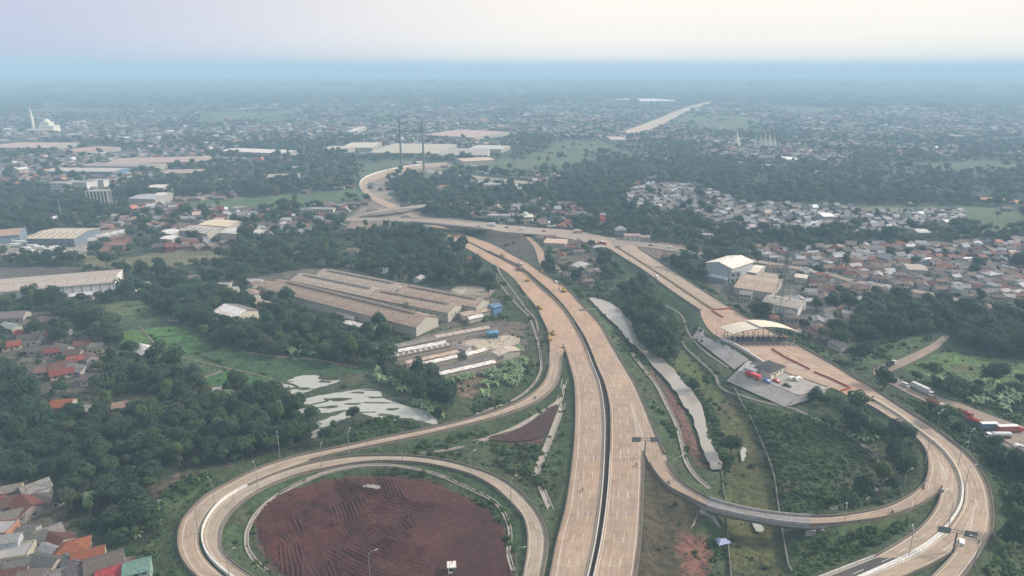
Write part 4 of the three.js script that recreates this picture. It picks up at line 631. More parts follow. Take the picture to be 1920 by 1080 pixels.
// poultry sheds
const ps = [[[708, 659], [820, 636], [812, 631], greyR, 'grey long shed at the top of the poultry farm, left half'], [[716, 665], [836, 643], [832, 640], whiteR, 'white long shed, second row of the poultry farm'], [[742, 669], [846, 647], [842, 643], [0.16, 0.14, 0.135], 'dark striped long shed, third row of the poultry farm'], [[762, 681], [870, 658], [867, 655], [0.42, 0.33, 0.27], 'pinkish brown long shed, fourth row of the poultry farm'], [[771, 689], [857, 669], [855, 666], whiteR, 'bright white long shed, fifth row of the poultry farm'], [[815, 634], [918, 615], [914, 611], [0.38, 0.31, 0.27], 'brown long shed with pale skylights at the top right of the poultry farm'], [[822, 695], [944, 669], [936, 663], [0.12, 0.12, 0.115], 'dark roofed long shed at the bottom of the poultry farm'], [[826, 702], [929, 679], [927, 677], whiteR, 'narrow white lean-to below the dark poultry shed'], [[876, 666], [913, 656], [910, 652], whiteR, 'short white shed in the middle of the poultry farm']];
ps.forEach(([a, b, c, r, l], i) => shed(a, b, c, { H: 3, rise: 1.0, roof: r, wall: [0.35, 0.33, 0.3], label: l, name: 'poultry_shed', cat: 'shed', sky: i === 5 ? 9 : i === 2 ? 10 : 0, skyC: [0.36, 0.34, 0.32], over: 0.5 }));
shed([923, 659], [936, 667], [975, 657], { H: 4, rise: 1.2, roof: [0.46, 0.39, 0.33], label: 'beige square shed at the right side of the poultry farm', cat: 'shed', name: 'shed' });
shed([855, 652], [873, 656], [888, 650], { H: 4.5, rise: 0.6, roof: greyR, wall: [0.45, 0.47, 0.5], label: 'pale blue-grey shed between the yard and the poultry rows', cat: 'shed', name: 'shed' });
patch('concrete_yard', poly([866, 642, 888, 650, 905, 656, 962, 648, 975, 640, 968, 629, 925, 631]), 0.1, M.conc('yard', [0.40, 0.34, 0.27]), 'beige concrete yard at the poultry farm', 'yard', 0.3);
house(923, 622, 7, 5, 10, { H: 4, rise: 1.2, kind: 'hip', roof: [0.10, 0.27, 0.42], wall: [0.12, 0.32, 0.50], label: 'bright blue hut beside the poultry sheds', name: 'hut', sheet: true });
// halls and sheds further left
shed([400, 584], [440, 596], [497, 585], { H: 6, rise: 3, roof: whiteR, roof2: [0.17, 0.155, 0.15], label: 'gabled workshop with one pale and one dark roof slope', name: 'workshop', wall: [0.55, 0.53, 0.47], wins: 4 });
shed([385, 596], [418, 606], [438, 602], { H: 2.6, rise: 0.6, roof: beigeR, label: 'low lean-to in front of the gabled workshop', name: 'shed', cat: 'shed' });
shed([455, 548], [470, 557], [495, 552], { H: 5, rise: 1.8, roof: [0.30, 0.22, 0.18], wall: [0.6, 0.6, 0.57], label: 'brown-roofed shed left of the factory wing', name: 'shed', cat: 'shed' });
shed([478, 568], [500, 574], [520, 570], { H: 3.5, rise: 0.8, roof: [0.48, 0.38, 0.30], label: 'low beige shed behind the gabled workshop', name: 'shed', cat: 'shed' });
shed([-40, 551], [213, 529], [192, 508], { H: 8, rise: 2.6, roof: [0.37, 0.32, 0.28], wall: [0.74, 0.76, 0.78], label: 'long pale hall at the left edge with white wall bays', bays: 14 });
shed([130, 556], [171, 552], [168, 547], { H: 5.5, rise: 0.6, roof: [0.5, 0.5, 0.52], wall: [0.36, 0.36, 0.37], label: 'small grey box shed in front of the long pale hall', name: 'shed', cat: 'shed', wins: 3 });
shed([50, 447], [138, 447], [200, 428], { H: 9, rise: 2.5, roof: creamR, wall: [0.16, 0.20, 0.26], label: 'cream striped depot roof with dark blue front', sky: 7, skyW: 1.1, skyC: [0.20, 0.16, 0.12], doors: 5 });
shed([-40, 446], [35, 440], [60, 426], { H: 8, rise: 2, roof: [0.34, 0.24, 0.17], wall: [0.18, 0.25, 0.35], label: 'brown depot roof at the left edge beside the striped one' });
shed([337, 431], [388, 438], [400, 425], { H: 7, rise: 1.8, roof: creamR, label: 'cream hall with dark roof panels in the left village', sky: 5, skyW: 2, skyC: [0.13, 0.15, 0.17] });
shed([372, 421], [425, 425], [430, 413], { H: 8, rise: 1.5, roof: [0.60, 0.52, 0.36], label: 'yellowish hall behind the cream one in the left village' });
shed([412, 436], [482, 441], [487, 431], { H: 6, rise: 2, roof: [0.52, 0.50, 0.47], label: 'pale gabled hall right of the cream one' });
shed([298, 436], [322, 439], [330, 430], { H: 5, rise: 1.5, roof: whiteR, label: 'small white roofed shed at the left of the cream hall', name: 'shed', cat: 'shed' });
shed([300, 447], [322, 449], [327, 442], { H: 4, rise: 1, roof: whiteR, label: 'low white roofed shed below the cream hall', name: 'shed', cat: 'shed' });
shed([250, 656], [275, 668], [298, 656], { H: 4, rise: 2.6, roof: whiteR, label: 'white-roofed barn standing alone beside the rice plots', name: 'barn', cat: 'barn' });
shed([386, 735], [414, 729], [412, 725], { H: 3, rise: 0.8, roof: whiteR, label: 'small white roof at the edge of the bare red ground', name: 'shed', cat: 'shed' });
// distant works on the left and centre
const far = [[[80, 321], [213, 322], [205, 315], [0.45, 0.42, 0.36], [0.10, 0.22, 0.36], 'long grey-green roof with blue wall in the left distance'], [[197, 307], [377, 303], [345, 294], [0.40, 0.29, 0.25], null, 'huge pinkish factory roof in the left distance'], [[150, 311], [290, 313], [270, 306], [0.30, 0.25, 0.22], null, 'brown factory roof in front of the huge pinkish one'], [[412, 283], [530, 288], [527, 281], [0.66, 0.62, 0.57], null, 'long white warehouse roof in the distance'], [[-30, 277], [92, 277], [90, 267], [0.48, 0.33, 0.28], null, 'pinkish factory roofs at the far left edge'], [[112, 283], [155, 285], [155, 273], [0.45, 0.27, 0.23], null, 'reddish factory roof right of the far left one'], [[295, 326], [372, 324], [368, 317], [0.34, 0.27, 0.24], null, 'brown roof below the huge pinkish one'], [[640, 277], [698, 277], [690, 267], [0.55, 0.50, 0.42], null, 'pale factory roof left of the power poles'], [[600, 279], [645, 281], [645, 274], [0.50, 0.42, 0.38], null, 'pinkish pale roof in the left centre distance'], [[692, 286], [825, 288], [815, 270], [0.44, 0.40, 0.32], null, 'broad beige factory roof behind the power poles'], [[822, 291], [915, 291], [905, 278], [0.34, 0.31, 0.29], [0.6, 0.6, 0.58], 'grey factory roof right of the power poles'], [[868, 303], [928, 300], [922, 294], [0.55, 0.40, 0.33], null, 'pink and white striped roof right of the power poles'], [[880, 278], [940, 280], [940, 273], [0.50, 0.50, 0.48], null, 'long pale roof right of the beige one'], [[795, 253], [890, 258], [885, 244], [0.48, 0.33, 0.28], null, 'reddish factory roof far behind the power poles'], [[1200, 190], [1272, 189], [1270, 184], [0.85, 0.85, 0.85], null, 'white strip roof on the right horizon'], [[500, 333], [560, 331], [555, 325], [0.34, 0.30, 0.27], null, 'brown roofs above the big green field'], [[240, 372], [290, 374], [290, 364], [0.34, 0.36, 0.40], null, 'blue-grey roof above the left village'], [[275, 352], [305, 352], [303, 346], [0.62, 0.58, 0.50], null, 'cream roof above the blue-grey one'], [[285, 366], [305, 367], [306, 361], [0.62, 0.60, 0.55], null, 'white roof beside the blue-grey one'], [[35, 318], [55, 316], [57, 312], [0.7, 0.7, 0.7], null, 'white roof at the left above the green-roofed works'], [[650, 247], [664, 247], [664, 238], [0.6, 0.58, 0.5], null, 'pale block left of the reddish works'], [[1145, 262], [1175, 262], [1172, 256], [0.5, 0.38, 0.34], null, 'pinkish roof near the distant earth road'], [[1470, 299], [1497, 299], [1497, 294], [0.78, 0.78, 0.78], null, 'white roof in the distant right settlement'], [[1544, 406], [1566, 406], [1565, 399], [0.88, 0.88, 0.88], null, 'bright white roof above the housing estate'], [[1777, 418], [1792, 418], [1791, 412], [0.85, 0.85, 0.85], null, 'bright white roof at the right of the housing estate'], [[1722, 436], [1745, 436], [1744, 429], [0.5, 0.5, 0.5], null, 'grey white roof in the right village']];
for (const [a, b, c, r, w, l] of far) shed(a, b, c, { H: 8, rise: 1.5, roof: r, wall: w ?? [0.36, 0.35, 0.33], label: l, name: 'distant_warehouse', over: 0.5 });
// blocks
function block(u, v, L, W, H, deg, floors, wall, label, name = 'apartment_block', stripes = false, y = 0) {
  const p = S(u, v, y), t = thing(name, label, 'building', p, deg * Math.PI / 180); blockOut(p.x, p.z, Math.hypot(L, W) / 2);
  part('wall', box(L, H, W, 0, H / 2, 0), M.wall(wall), t); part('roof', box(L + 0.4, 0.5, W + 0.4, 0, H + 0.25, 0), M.conc('flat roof', [0.34, 0.33, 0.31]), t);
  const n = Math.max(2, Math.round(L / 4.2)), fh = H / floors, g = box(L / n * 0.5, fh * 0.45, 0.15);
  for (let f = 0; f < floors; f++) for (let i = 0; i < n; i++) { const w = part('window', g, M.glass, t); w.position.set(-L / 2 + (i + 0.5) * L / n, f * fh + fh * 0.55, W / 2 + 0.03); }
  if (stripes) for (let i = 0; i <= n; i++) part('pilaster', box(L / n * 0.42, H + 0.8, 0.5, -L / 2 + i * L / n, H / 2 + 0.4, W / 2 + 0.3), M.wall([0.72, 0.71, 0.68]), t);
  return t;
}
block(190, 386, 25, 14, 20, 8, 5, [0.12, 0.12, 0.13], 'tall dark block with broad white vertical stripes', 'hotel_block', true);
block(928, 358, 34, 14, 10, 2, 2, [0.66, 0.66, 0.66], 'white two-storey school block above the old street', 'school_block');
block(936, 416, 26, 10, 8, -3, 2, [0.60, 0.62, 0.62], 'pale two-storey row house left of the small mosque', 'row_building');
block(1440, 318, 20, 12, 8, 0, 2, [0.6, 0.58, 0.55], 'pale block in the distant right settlement');
block(1325, 452, 12, 8, 7, -10, 2, [0.5, 0.52, 0.52], 'grey box building beside the old street');
block(605, 400, 30, 10, 6, -4, 1, [0.58, 0.57, 0.55], 'long pale low block at the edge of the big green field', 'row_building');
for (const [u, v, L, W, l] of [[118, 358, 30, 14, 'leftmost white flat-roofed building behind the trees near the striped block'], [150, 356, 38, 16, 'largest white flat-roofed building near the striped block'], [172, 354, 18, 12, 'white flat-roofed building just left of the striped block'], [190, 352, 20, 12, 'pale blue-white building behind the striped block']]) block(u, v, L, W, 12, -8, 3, [0.66, 0.66, 0.68], l, 'white_building');
// mosque on the left skyline and the small one beside the street
function dome(r, y, x = 0, z = 0) { return new THREE.SphereGeometry(r, 14, 8, 0, Math.PI * 2, 0, Math.PI / 2).translate(x, y, z); }
{
  const t = thing('mosque', 'white mosque with slender minaret on the left skyline', 'mosque', S(84, 246)); const w = M.wall([0.80, 0.77, 0.70]); blockOut(t.position.x, t.position.z, 45);
  part('prayer_hall', merge([box(42, 16, 30, 16, 8, 0), box(26, 26, 24, 8, 13, -4), box(70, 6, 40, 0, 3, 6)]), w, t); part('dome', dome(9, 26, 8, -4), w, t);
  part('minaret', new THREE.LatheGeometry([[0.01, 0], [5.5, 0], [5, 8], [4, 10], [3.4, 36], [4.6, 38], [4.4, 41], [3, 42], [2.4, 56], [1.6, 62], [0.01, 70]].map((q) => new THREE.Vector2(...q)), 12).translate(-30, 0, 0), w, t);
  const s = thing('small_mosque', 'small white mosque with dome beside the old street', 'mosque', S(985, 418)); blockOut(s.position.x, s.position.z, 15);
  part('prayer_hall', merge([box(16, 8, 14, 0, 4, 0), box(18, 0.8, 16, 0, 8.4, 0), box(18, 0.6, 16, 0, 4.2, 0)]), M.wall([0.68, 0.66, 0.58]), s); part('dome', dome(4.5, 8.8), M.wall([0.5, 0.58, 0.56]), s);
  for (let i = 0; i < 4; i++) for (const y of [2, 6]) putWindow(s, -6 + i * 4, y, 7.05, 0);
  const tt = thing('temple_spires', 'cluster of pale stone spires in the right distance', 'temple', S(1430, 275)); blockOut(tt.position.x, tt.position.z, 40);
  for (const [x, h] of [[-62, 40], [-18, 22], [-6, 27], [4, 32], [14, 30], [26, 24]]) part('spire', new THREE.LatheGeometry([[0.01, 0], [h * 0.24, 0], [h * 0.22, h * 0.2], [h * 0.15, h * 0.24], [h * 0.13, h * 0.5], [h * 0.08, h * 0.55], [h * 0.05, h * 0.8], [0.01, h]].map((q) => new THREE.Vector2(...q)), 10).translate(x, 0, 0), M.wall([0.62, 0.60, 0.54]), tt);
}
// red and white sign tower of the filling station
{
  const t = thing('sign_tower', 'tall red and white roadside sign tower', 'sign', S(1129, 432), 0.05); blockOut(t.position.x, t.position.z, 8);
  part('frame', merge([box(0.5, 20, 0.5, -2.7, 10, 0), box(0.5, 20, 0.5, 2.7, 10, 0)]), M.darkSteel, t);
  for (const [y, c, h] of [[18.4, [0.65, 0.63, 0.6], 2], [14.8, [0.55, 0.07, 0.04], 4.6], [10.6, [0.50, 0.06, 0.04], 3.4], [7.2, [0.58, 0.55, 0.52], 2.6]]) { const p = part('sign_panel', box(6.4, h, 0.7, 0, y, 0.3), M.paint(c), t); if (c[0] < 0.6 && c[1] < 0.2) part('sign_stripe', box(4.6, 0.7, 0.1, 0, y, 0.7), M.paint([0.6, 0.35, 0.3]), p); }
}
house(1163, 430, 12, 9, 0, { H: 5, rise: 3.5, kind: 'hip', roof: [0.5, 0.53, 0.56], wall: [0.5, 0.52, 0.55], label: 'pale blue-roofed kiosk right of the sign tower', sheet: true });
house(1185, 440, 16, 10, -4, { H: 6, rise: 1.2, roof: [0.40, 0.30, 0.26], wall: [0.62, 0.62, 0.6], label: 'two-storey white shop house behind the junction', sheet: true });
house(1205, 443, 14, 9, -4, { H: 4, rise: 1.0, roof: [0.36, 0.29, 0.26], label: 'brown-roofed shop right of the white shop house', sheet: true });
// big white building and halls behind the toll road
shed([1372, 503], [1412, 490], [1366, 478], { H: 13, rise: 3, roof: [0.74, 0.72, 0.64], wall: [0.42, 0.45, 0.49], label: 'tall blue-grey hall with bright cream roof behind the toll road', name: 'tall_hall', over: 1.2, W: 24 });
shed([1366, 505], [1388, 497], [1350, 493], { H: 11, rise: 2.4, roof: [0.72, 0.70, 0.62], wall: [0.42, 0.45, 0.50], label: 'lower front gable of the tall cream-roofed hall', name: 'tall_hall', over: 1.0, W: 20 });
block(1372, 528, 10, 8, 9, 20, 2, [0.44, 0.48, 0.52], 'pale blue stair block in front of the tall hall', 'annex_block');
shed([1330, 517], [1362, 524], [1366, 519], { H: 4, rise: 0.6, roof: [0.50, 0.53, 0.57], wall: [0.3, 0.32, 0.34], label: 'low grey lean-to at the foot of the tall hall', name: 'shed', cat: 'shed' });
shed([1400, 509], [1418, 512], [1437, 500], { H: 5, rise: 1.2, roof: [0.68, 0.64, 0.57], label: 'small cream roof right of the tall hall', name: 'shed', cat: 'shed' });
shed([1377, 538], [1448, 549], [1500, 529], { H: 6, rise: 3, roof: [0.36, 0.285, 0.225], label: 'broad brown-roofed hall beside the lattice tower', over: 1 });
shed([1424, 520], [1452, 524], [1470, 516], { H: 6, rise: 2.4, roof: [0.38, 0.31, 0.25], label: 'brown gable behind the broad brown hall', name: 'shed', cat: 'shed' });
shed([1430, 566], [1497, 579], [1529, 568], { H: 6, rise: 2.2, roof: [0.33, 0.305, 0.275], wall: [0.60, 0.62, 0.62], label: 'grey hall with white columned wall below the lattice tower', bays: 9 });
shed([1490, 519], [1512, 522], [1516, 516], { H: 5, rise: 1, roof: [0.6, 0.55, 0.48], label: 'small cream roof right of the broad brown hall', name: 'shed', cat: 'shed' });
shed([1703, 505], [1740, 507], [1742, 497], { H: 6, rise: 1.2, roof: [0.36, 0.32, 0.28], label: 'pale brown hall in the right village' });
shed([1020, 455], [1060, 457], [1064, 449], { H: 3.5, rise: 0.8, roof: [0.52, 0.38, 0.30], label: 'pinkish flat shed beside the dirt track', name: 'shed', cat: 'shed' });
shed([1073, 497], [1090, 503], [1108, 496], { H: 4, rise: 2.4, roof: [0.48, 0.48, 0.47], label: 'open white-gabled shelter among the shacks', name: 'shelter', cat: 'shelter' });
// bottom-left village, house by house
const V1 = [
  [66, 912, 10, 8, 48, 'gable', [0.20, 0.20, 0.20], [0.52, 0.53, 0.55], 5, 'grey-roofed white two-storey house at the wood edge'],
  [14, 916, 10, 6, 22, 'gable', [0.24, 0.22, 0.20], [0.55, 0.50, 0.36], 4, 'cream-walled house with striped grey roof at the left edge'],
  [28, 936, 12, 8, 35, 'gable', [0.12, 0.07, 0.055], [0.4, 0.36, 0.33], 3.4, 'dark maroon roof behind the red tiled house'],
  [52, 946, 12, 10, -38, 'gable', [0.19, 0.065, 0.05], [0.4, 0.36, 0.33], 3.4, 'red tiled house with diagonal ridge below the two-storey house'],
  [86, 937, 10, 7, -18, 'gable', [0.13, 0.115, 0.11], [0.45, 0.42, 0.4], 3, 'brown-grey roof right of the red tiled house'],
  [14, 966, 12, 7, 28, 'gable', [0.20, 0.19, 0.19], [0.45, 0.43, 0.4], 3.2, 'plain grey roof at the left edge above the salmon wall'],
  [0, 990, 9, 8, 5, 'flat', [0.2, 0.2, 0.2], [0.50, 0.24, 0.17], 6.2, 'salmon-walled two-storey house at the left edge'],
  [42, 996, 10, 7, 8, 'gable', [0.15, 0.16, 0.16], [0.45, 0.43, 0.4], 3.2, 'dark grey roof right of the salmon house'],
  [90, 997, 9, 7, 42, 'gable', [0.26, 0.25, 0.235], [0.60, 0.60, 0.58], 4, 'light grey gable with white front near the wood'],
  [56, 1012, 11, 8, 40, 'gable', [0.12, 0.125, 0.12], [0.55, 0.51, 0.42], 4, 'dark roof with cream gable wall'],
  [16, 1009, 7, 5, 15, 'gable', [0.30, 0.32, 0.33], [0.50, 0.56, 0.66], 8.2, 'pale blue roof room above the cream house'],
  [24, 1034, 12, 8, 15, 'flat', [0.3, 0.3, 0.3], [0.60, 0.56, 0.44], 5.4, 'cream flat-roofed two-storey house'],
  [106, 1011, 10, 8, -25, 'gable', [0.13, 0.05, 0.038], [0.45, 0.42, 0.4], 3.4, 'dark red roof left of the orange roofs'],
  [93, 1028, 7, 5, -20, 'gable', [0.30, 0.32, 0.34], [0.07, 0.12, 0.24], 3.6, 'small navy-walled house with pale sheet roof'],
  [134, 1026, 11, 9, 24, 'hip', [0.30, 0.105, 0.05], [0.5, 0.46, 0.42], 3.4, 'bright orange hipped roof, left of the orange pair'],
  [166, 1041, 10, 8, 26, 'gable', [0.28, 0.09, 0.045], [0.5, 0.46, 0.42], 3.2, 'orange gabled roof with white verge, right of the orange pair'],
  [196, 1054, 12, 10, 30, 'gable', [0.145, 0.125, 0.115], [0.60, 0.57, 0.53], 3.8, 'brown-grey roof above the crimson one'],
  [40, 1053, 9, 7, 10, 'gable', [0.17, 0.175, 0.17], [0.45, 0.46, 0.46], 3.2, 'grey roof below the cream flat-roofed house'],
  [84, 1052, 11, 8, -12, 'gable', [0.115, 0.12, 0.12], [0.42, 0.4, 0.38], 3.2, 'charcoal roof below the navy house'],
  [216, 1074, 11, 9, 28, 'gable', [0.32, 0.03, 0.04], [0.6, 0.58, 0.55], 3.8, 'crimson sheet roof at the bottom edge'],
  [257, 1061, 8, 7, 22, 'gable', [0.16, 0.31, 0.27], [0.30, 0.46, 0.41], 5.5, 'turquoise house at the bottom edge'],
  [20, 1078, 10, 8, 20, 'gable', [0.13, 0.055, 0.045], [0.42, 0.4, 0.38], 3.2, 'dark maroon roof in the bottom left corner'],
  [152, 1068, 8, 7, 15, 'gable', [0.12, 0.10, 0.11], [0.06, 0.11, 0.20], 3.4, 'brown roof over navy wall left of the crimson roof'],
  [134, 1052, 8, 6, -30, 'gable', [0.14, 0.15, 0.155], [0.4, 0.4, 0.4], 3, 'small slate roof below the bright orange roof'],
  [62, 1078, 9, 7, 5, 'gable', [0.19, 0.15, 0.14], [0.4, 0.38, 0.36], 3, 'brown-grey roof at the bottom edge beside a pink awning'],
  [108, 1076, 8, 6, 30, 'gable', [0.16, 0.16, 0.165], [0.4, 0.38, 0.36], 3, 'grey roof at the bottom edge among shrubs'],
  [-14, 940, 9, 7, 20, 'gable', [0.26, 0.08, 0.05], [0.4, 0.38, 0.36], 3, 'red roof cut by the left edge'],
];
for (const [u, v, L, W, d, k, r, w, H, l] of V1) house(u, v, L, W, d, { kind: k, roof: r, wall: w, H, label: l, rise: k === 'hip' ? 2.4 : W * 0.24, group: 'houses of the bottom left village', frame: true, sheet: r[0] === r[1] || r[0] > 0.3 && r[1] < 0.05 });
const V2 = [
  [100, 624, 12, 10, 12, 'hip', [0.36, 0.085, 0.05], [0.5, 0.46, 0.42], 3.4, 'large bright orange hipped roof in the left village'],
  [57, 632, 13, 9, 8, 'gable', [0.10, 0.09, 0.09], [0.62, 0.63, 0.64], 4.5, 'dark-roofed house with white gable wall'],
  [22, 645, 10, 8, 30, 'gable', [0.30, 0.085, 0.05], [0.5, 0.46, 0.42], 3.2, 'orange roof left of the white-gabled house'],
  [40, 622, 8, 6, 40, 'gable', [0.30, 0.05, 0.05], [0.5, 0.46, 0.42], 3.2, 'small red roof beside the pale green roof'],
  [20, 611, 14, 7, -25, 'gable', [0.34, 0.40, 0.36], [0.45, 0.46, 0.45], 3.6, 'pale green sheet roof at the left'],
  [24, 591, 18, 12, 10, 'gable', [0.22, 0.19, 0.19], [0.45, 0.42, 0.4], 4, 'grey-pink roof at the back of the left village'],
  [68, 602, 13, 10, 35, 'gable', [0.17, 0.12, 0.105], [0.45, 0.42, 0.4], 3.4, 'brown roof with a white sheet at the back of the left village'],
  [86, 600, 12, 8, 5, 'gable', [0.24, 0.20, 0.19], [0.45, 0.42, 0.4], 3.2, 'taupe roof behind the large orange one'],
  [76, 654, 12, 8, 10, 'gable', [0.12, 0.105, 0.095], [0.45, 0.42, 0.4], 3.2, 'dark brown roof in front of the white-gabled house'],
  [98, 657, 8, 7, 15, 'gable', [0.22, 0.05, 0.045], [0.45, 0.42, 0.4], 3, 'deep red small roof in the middle of the left village'],
  [118, 652, 12, 9, -20, 'gable', [0.17, 0.165, 0.16], [0.45, 0.42, 0.4], 3.2, 'grey roof below the large orange one'],
  [138, 660, 10, 8, 5, 'gable', [0.13, 0.085, 0.07], [0.45, 0.42, 0.4], 3.2, 'dark brown square roof right of the grey one'],
  [156, 643, 10, 8, 25, 'gable', [0.17, 0.07, 0.07], [0.60, 0.60, 0.55], 3.8, 'maroon roof with pale gable at the right of the left village'],
  [180, 648, 9, 7, 12, 'flat', [0.4, 0.4, 0.3], [0.60, 0.58, 0.40], 4, 'pale yellow flat-roofed house beside the plots'],
  [144, 671, 10, 6, 10, 'gable', [0.36, 0.09, 0.05], [0.45, 0.42, 0.4], 3, 'narrow bright orange roof in the middle right of the left village'],
  [166, 668, 10, 7, -35, 'gable', [0.18, 0.13, 0.12], [0.55, 0.53, 0.5], 3.2, 'brown gable with white verge at the right of the left village'],
  [116, 684, 14, 10, 40, 'gable', [0.15, 0.075, 0.065], [0.45, 0.42, 0.4], 3.4, 'large dark brown roof with pale ridge line'],
  [116, 697, 12, 8, 35, 'gable', [0.24, 0.06, 0.05], [0.45, 0.42, 0.4], 3, 'red roof in front of the large dark brown one'],
  [88, 692, 11, 8, 20, 'gable', [0.22, 0.12, 0.11], [0.45, 0.42, 0.4], 3, 'dusty pink roof at the lower left of the left village'],
  [146, 690, 12, 9, -15, 'gable', [0.19, 0.19, 0.19], [0.5, 0.48, 0.46], 3, 'slate grey roof at the lower right of the left village'],
  [170, 706, 9, 8, 15, 'gable', [0.13, 0.10, 0.095], [0.62, 0.61, 0.59], 4, 'dark roof with white gable front at the bottom of the left village'],
  [192, 706, 11, 5, -5, 'gable', [0.48, 0.46, 0.45], [0.5, 0.48, 0.46], 3, 'pale sheet roof at the bottom right of the left village'],
  [118, 756, 10, 9, 12, 'gable', [0.33, 0.10, 0.055], [0.5, 0.46, 0.42], 3.4, 'orange roof alone among the trees above the wood'],
  [175, 764, 11, 8, 15, 'gable', [0.24, 0.24, 0.24], [0.4, 0.38, 0.36], 2.8, 'grey striped sheet roof above the wood'],
  [128, 778, 12, 7, 20, 'gable', [0.30, 0.29, 0.28], [0.4, 0.38, 0.36], 2.8, 'pale striped sheet roof at the wood edge'],
  [238, 757, 13, 7, 22, 'gable', [0.34, 0.24, 0.19], [0.5, 0.45, 0.4], 3, 'brown and white striped sheet roof above the wood'],
  [276, 755, 9, 6, 15, 'gable', [0.25, 0.23, 0.22], [0.45, 0.42, 0.4], 3, 'grey roof right of the brown striped one'],
  [118, 612, 8, 6, 15, 'flat', [0.4, 0.4, 0.4], [0.30, 0.36, 0.40], 6, 'blue-grey tower house behind the large orange roof'],
  [355, 562, 11, 8, 10, 'gable', [0.22, 0.08, 0.07], [0.5, 0.48, 0.46], 3.4, 'red-roofed house in the trees left of the workshop'],
  [420, 533, 10, 7, 5, 'flat', [0.5, 0.5, 0.5], [0.6, 0.6, 0.58], 5.5, 'white box house in the trees left of the factory'],
  [435, 541, 10, 6, 5, 'gable', [0.45, 0.45, 0.44], [0.5, 0.48, 0.46], 3, 'pale sheet roof below the white box house'],
];
for (const [u, v, L, W, d, k, r, w, H, l] of V2) house(u, v, L, W, d, { kind: k, roof: r, wall: w, H, label: l, rise: k === 'hip' ? 2.6 : W * 0.24, group: 'houses of the left village', sheet: r[0] === r[1] || r[0] > 0.33 && r[1] > 0.3 });
{ // white hut on the red soil
  const p = S(847, 1071, 0.55), t = thing('site_hut', 'small white site hut on the red soil', 'hut', p, 0.12);
  part('wall', box(2.6, 2.6, 2.4, 0, 1.3, 0), M.wall([0.70, 0.69, 0.66]), t); part('roof', slabGeo(V(-1.6, 2.8, 1.5), V(1.6, 2.8, 1.5), V(1.6, 3.1, -1.5), V(-1.6, 3.1, -1.5), 0.12), M.sheet([0.70, 0.68, 0.64]), t); putWindow(t, -0.3, 1.6, 1.23, 0); part('door', box(0.8, 1.9, 0.08, 0.85, 0.95, 1.23), doorM, t);
}
// toll office
for (const [u, v] of [[1405, 700], [1420, 695], [1443, 699], [1465, 712], [1490, 718], [1515, 722], [1440, 716], [1395, 705], [1340, 650], [1365, 670], [1385, 685], [1440, 735], [1470, 745]]) { const p = S(u, v, 3); blockOut(p.x, p.z, 13); }
{
  const y = 4.64, p = S(1443, 699, y), d = S(1465, 690, y).sub(S(1446, 699, y)).setY(0).normalize(), turn = headingOf(d), t = thing('toll_office', 'white toll office with dark hipped roof beside the plaza', 'office', p, turn);
  part('wall', box(13, 4, 9.5, 0, 2, 0), M.wall([0.66, 0.65, 0.62]), t); part('roof', hipRoof(13, 9.5, 4, 1.5, 0.9), M.tile([0.055, 0.06, 0.065]), t);
  for (const x of [-4.4, 0, 3.4]) putWindow(t, x, 2, 4.78, 0, true); putWindow(t, 6.53, 2.3, -1, Math.PI / 2, true); putWindow(t, 6.53, 2.3, 2, Math.PI / 2, true); part('door', doorGeo, doorM, t).position.set(-2.2, 0, 4.78);
  const q = S(1411, 700, y), a = thing('office_annex', 'pale flat-roofed annex left of the toll office', 'office', q, turn);
  part('wall', box(8, 3.2, 6, 0, 1.6, 0), M.wall([0.52, 0.50, 0.50]), a); part('roof', box(8.6, 0.3, 6.6, 0, 3.35, 0), M.conc('annex roof', [0.28, 0.29, 0.30]), a); putWindow(a, -2, 1.7, 3.03, 0, true); part('door', doorGeo, doorM, a).position.set(1.6, 0, 3.03);
  const l = thing('office_link', 'dark link roof between toll office and annex', 'canopy', S(1421, 690, y), turn); part('roof', box(8, 0.3, 6, 0, 3, 0), M.tile([0.06, 0.065, 0.07]), l); for (const [x, z] of [[-3.7, -2.7], [3.7, -2.7], [-3.7, 2.7], [3.7, 2.7]]) part('post', box(0.25, 2.85, 0.25, x, 1.425, z), M.wall([0.5, 0.5, 0.5]), l);
}
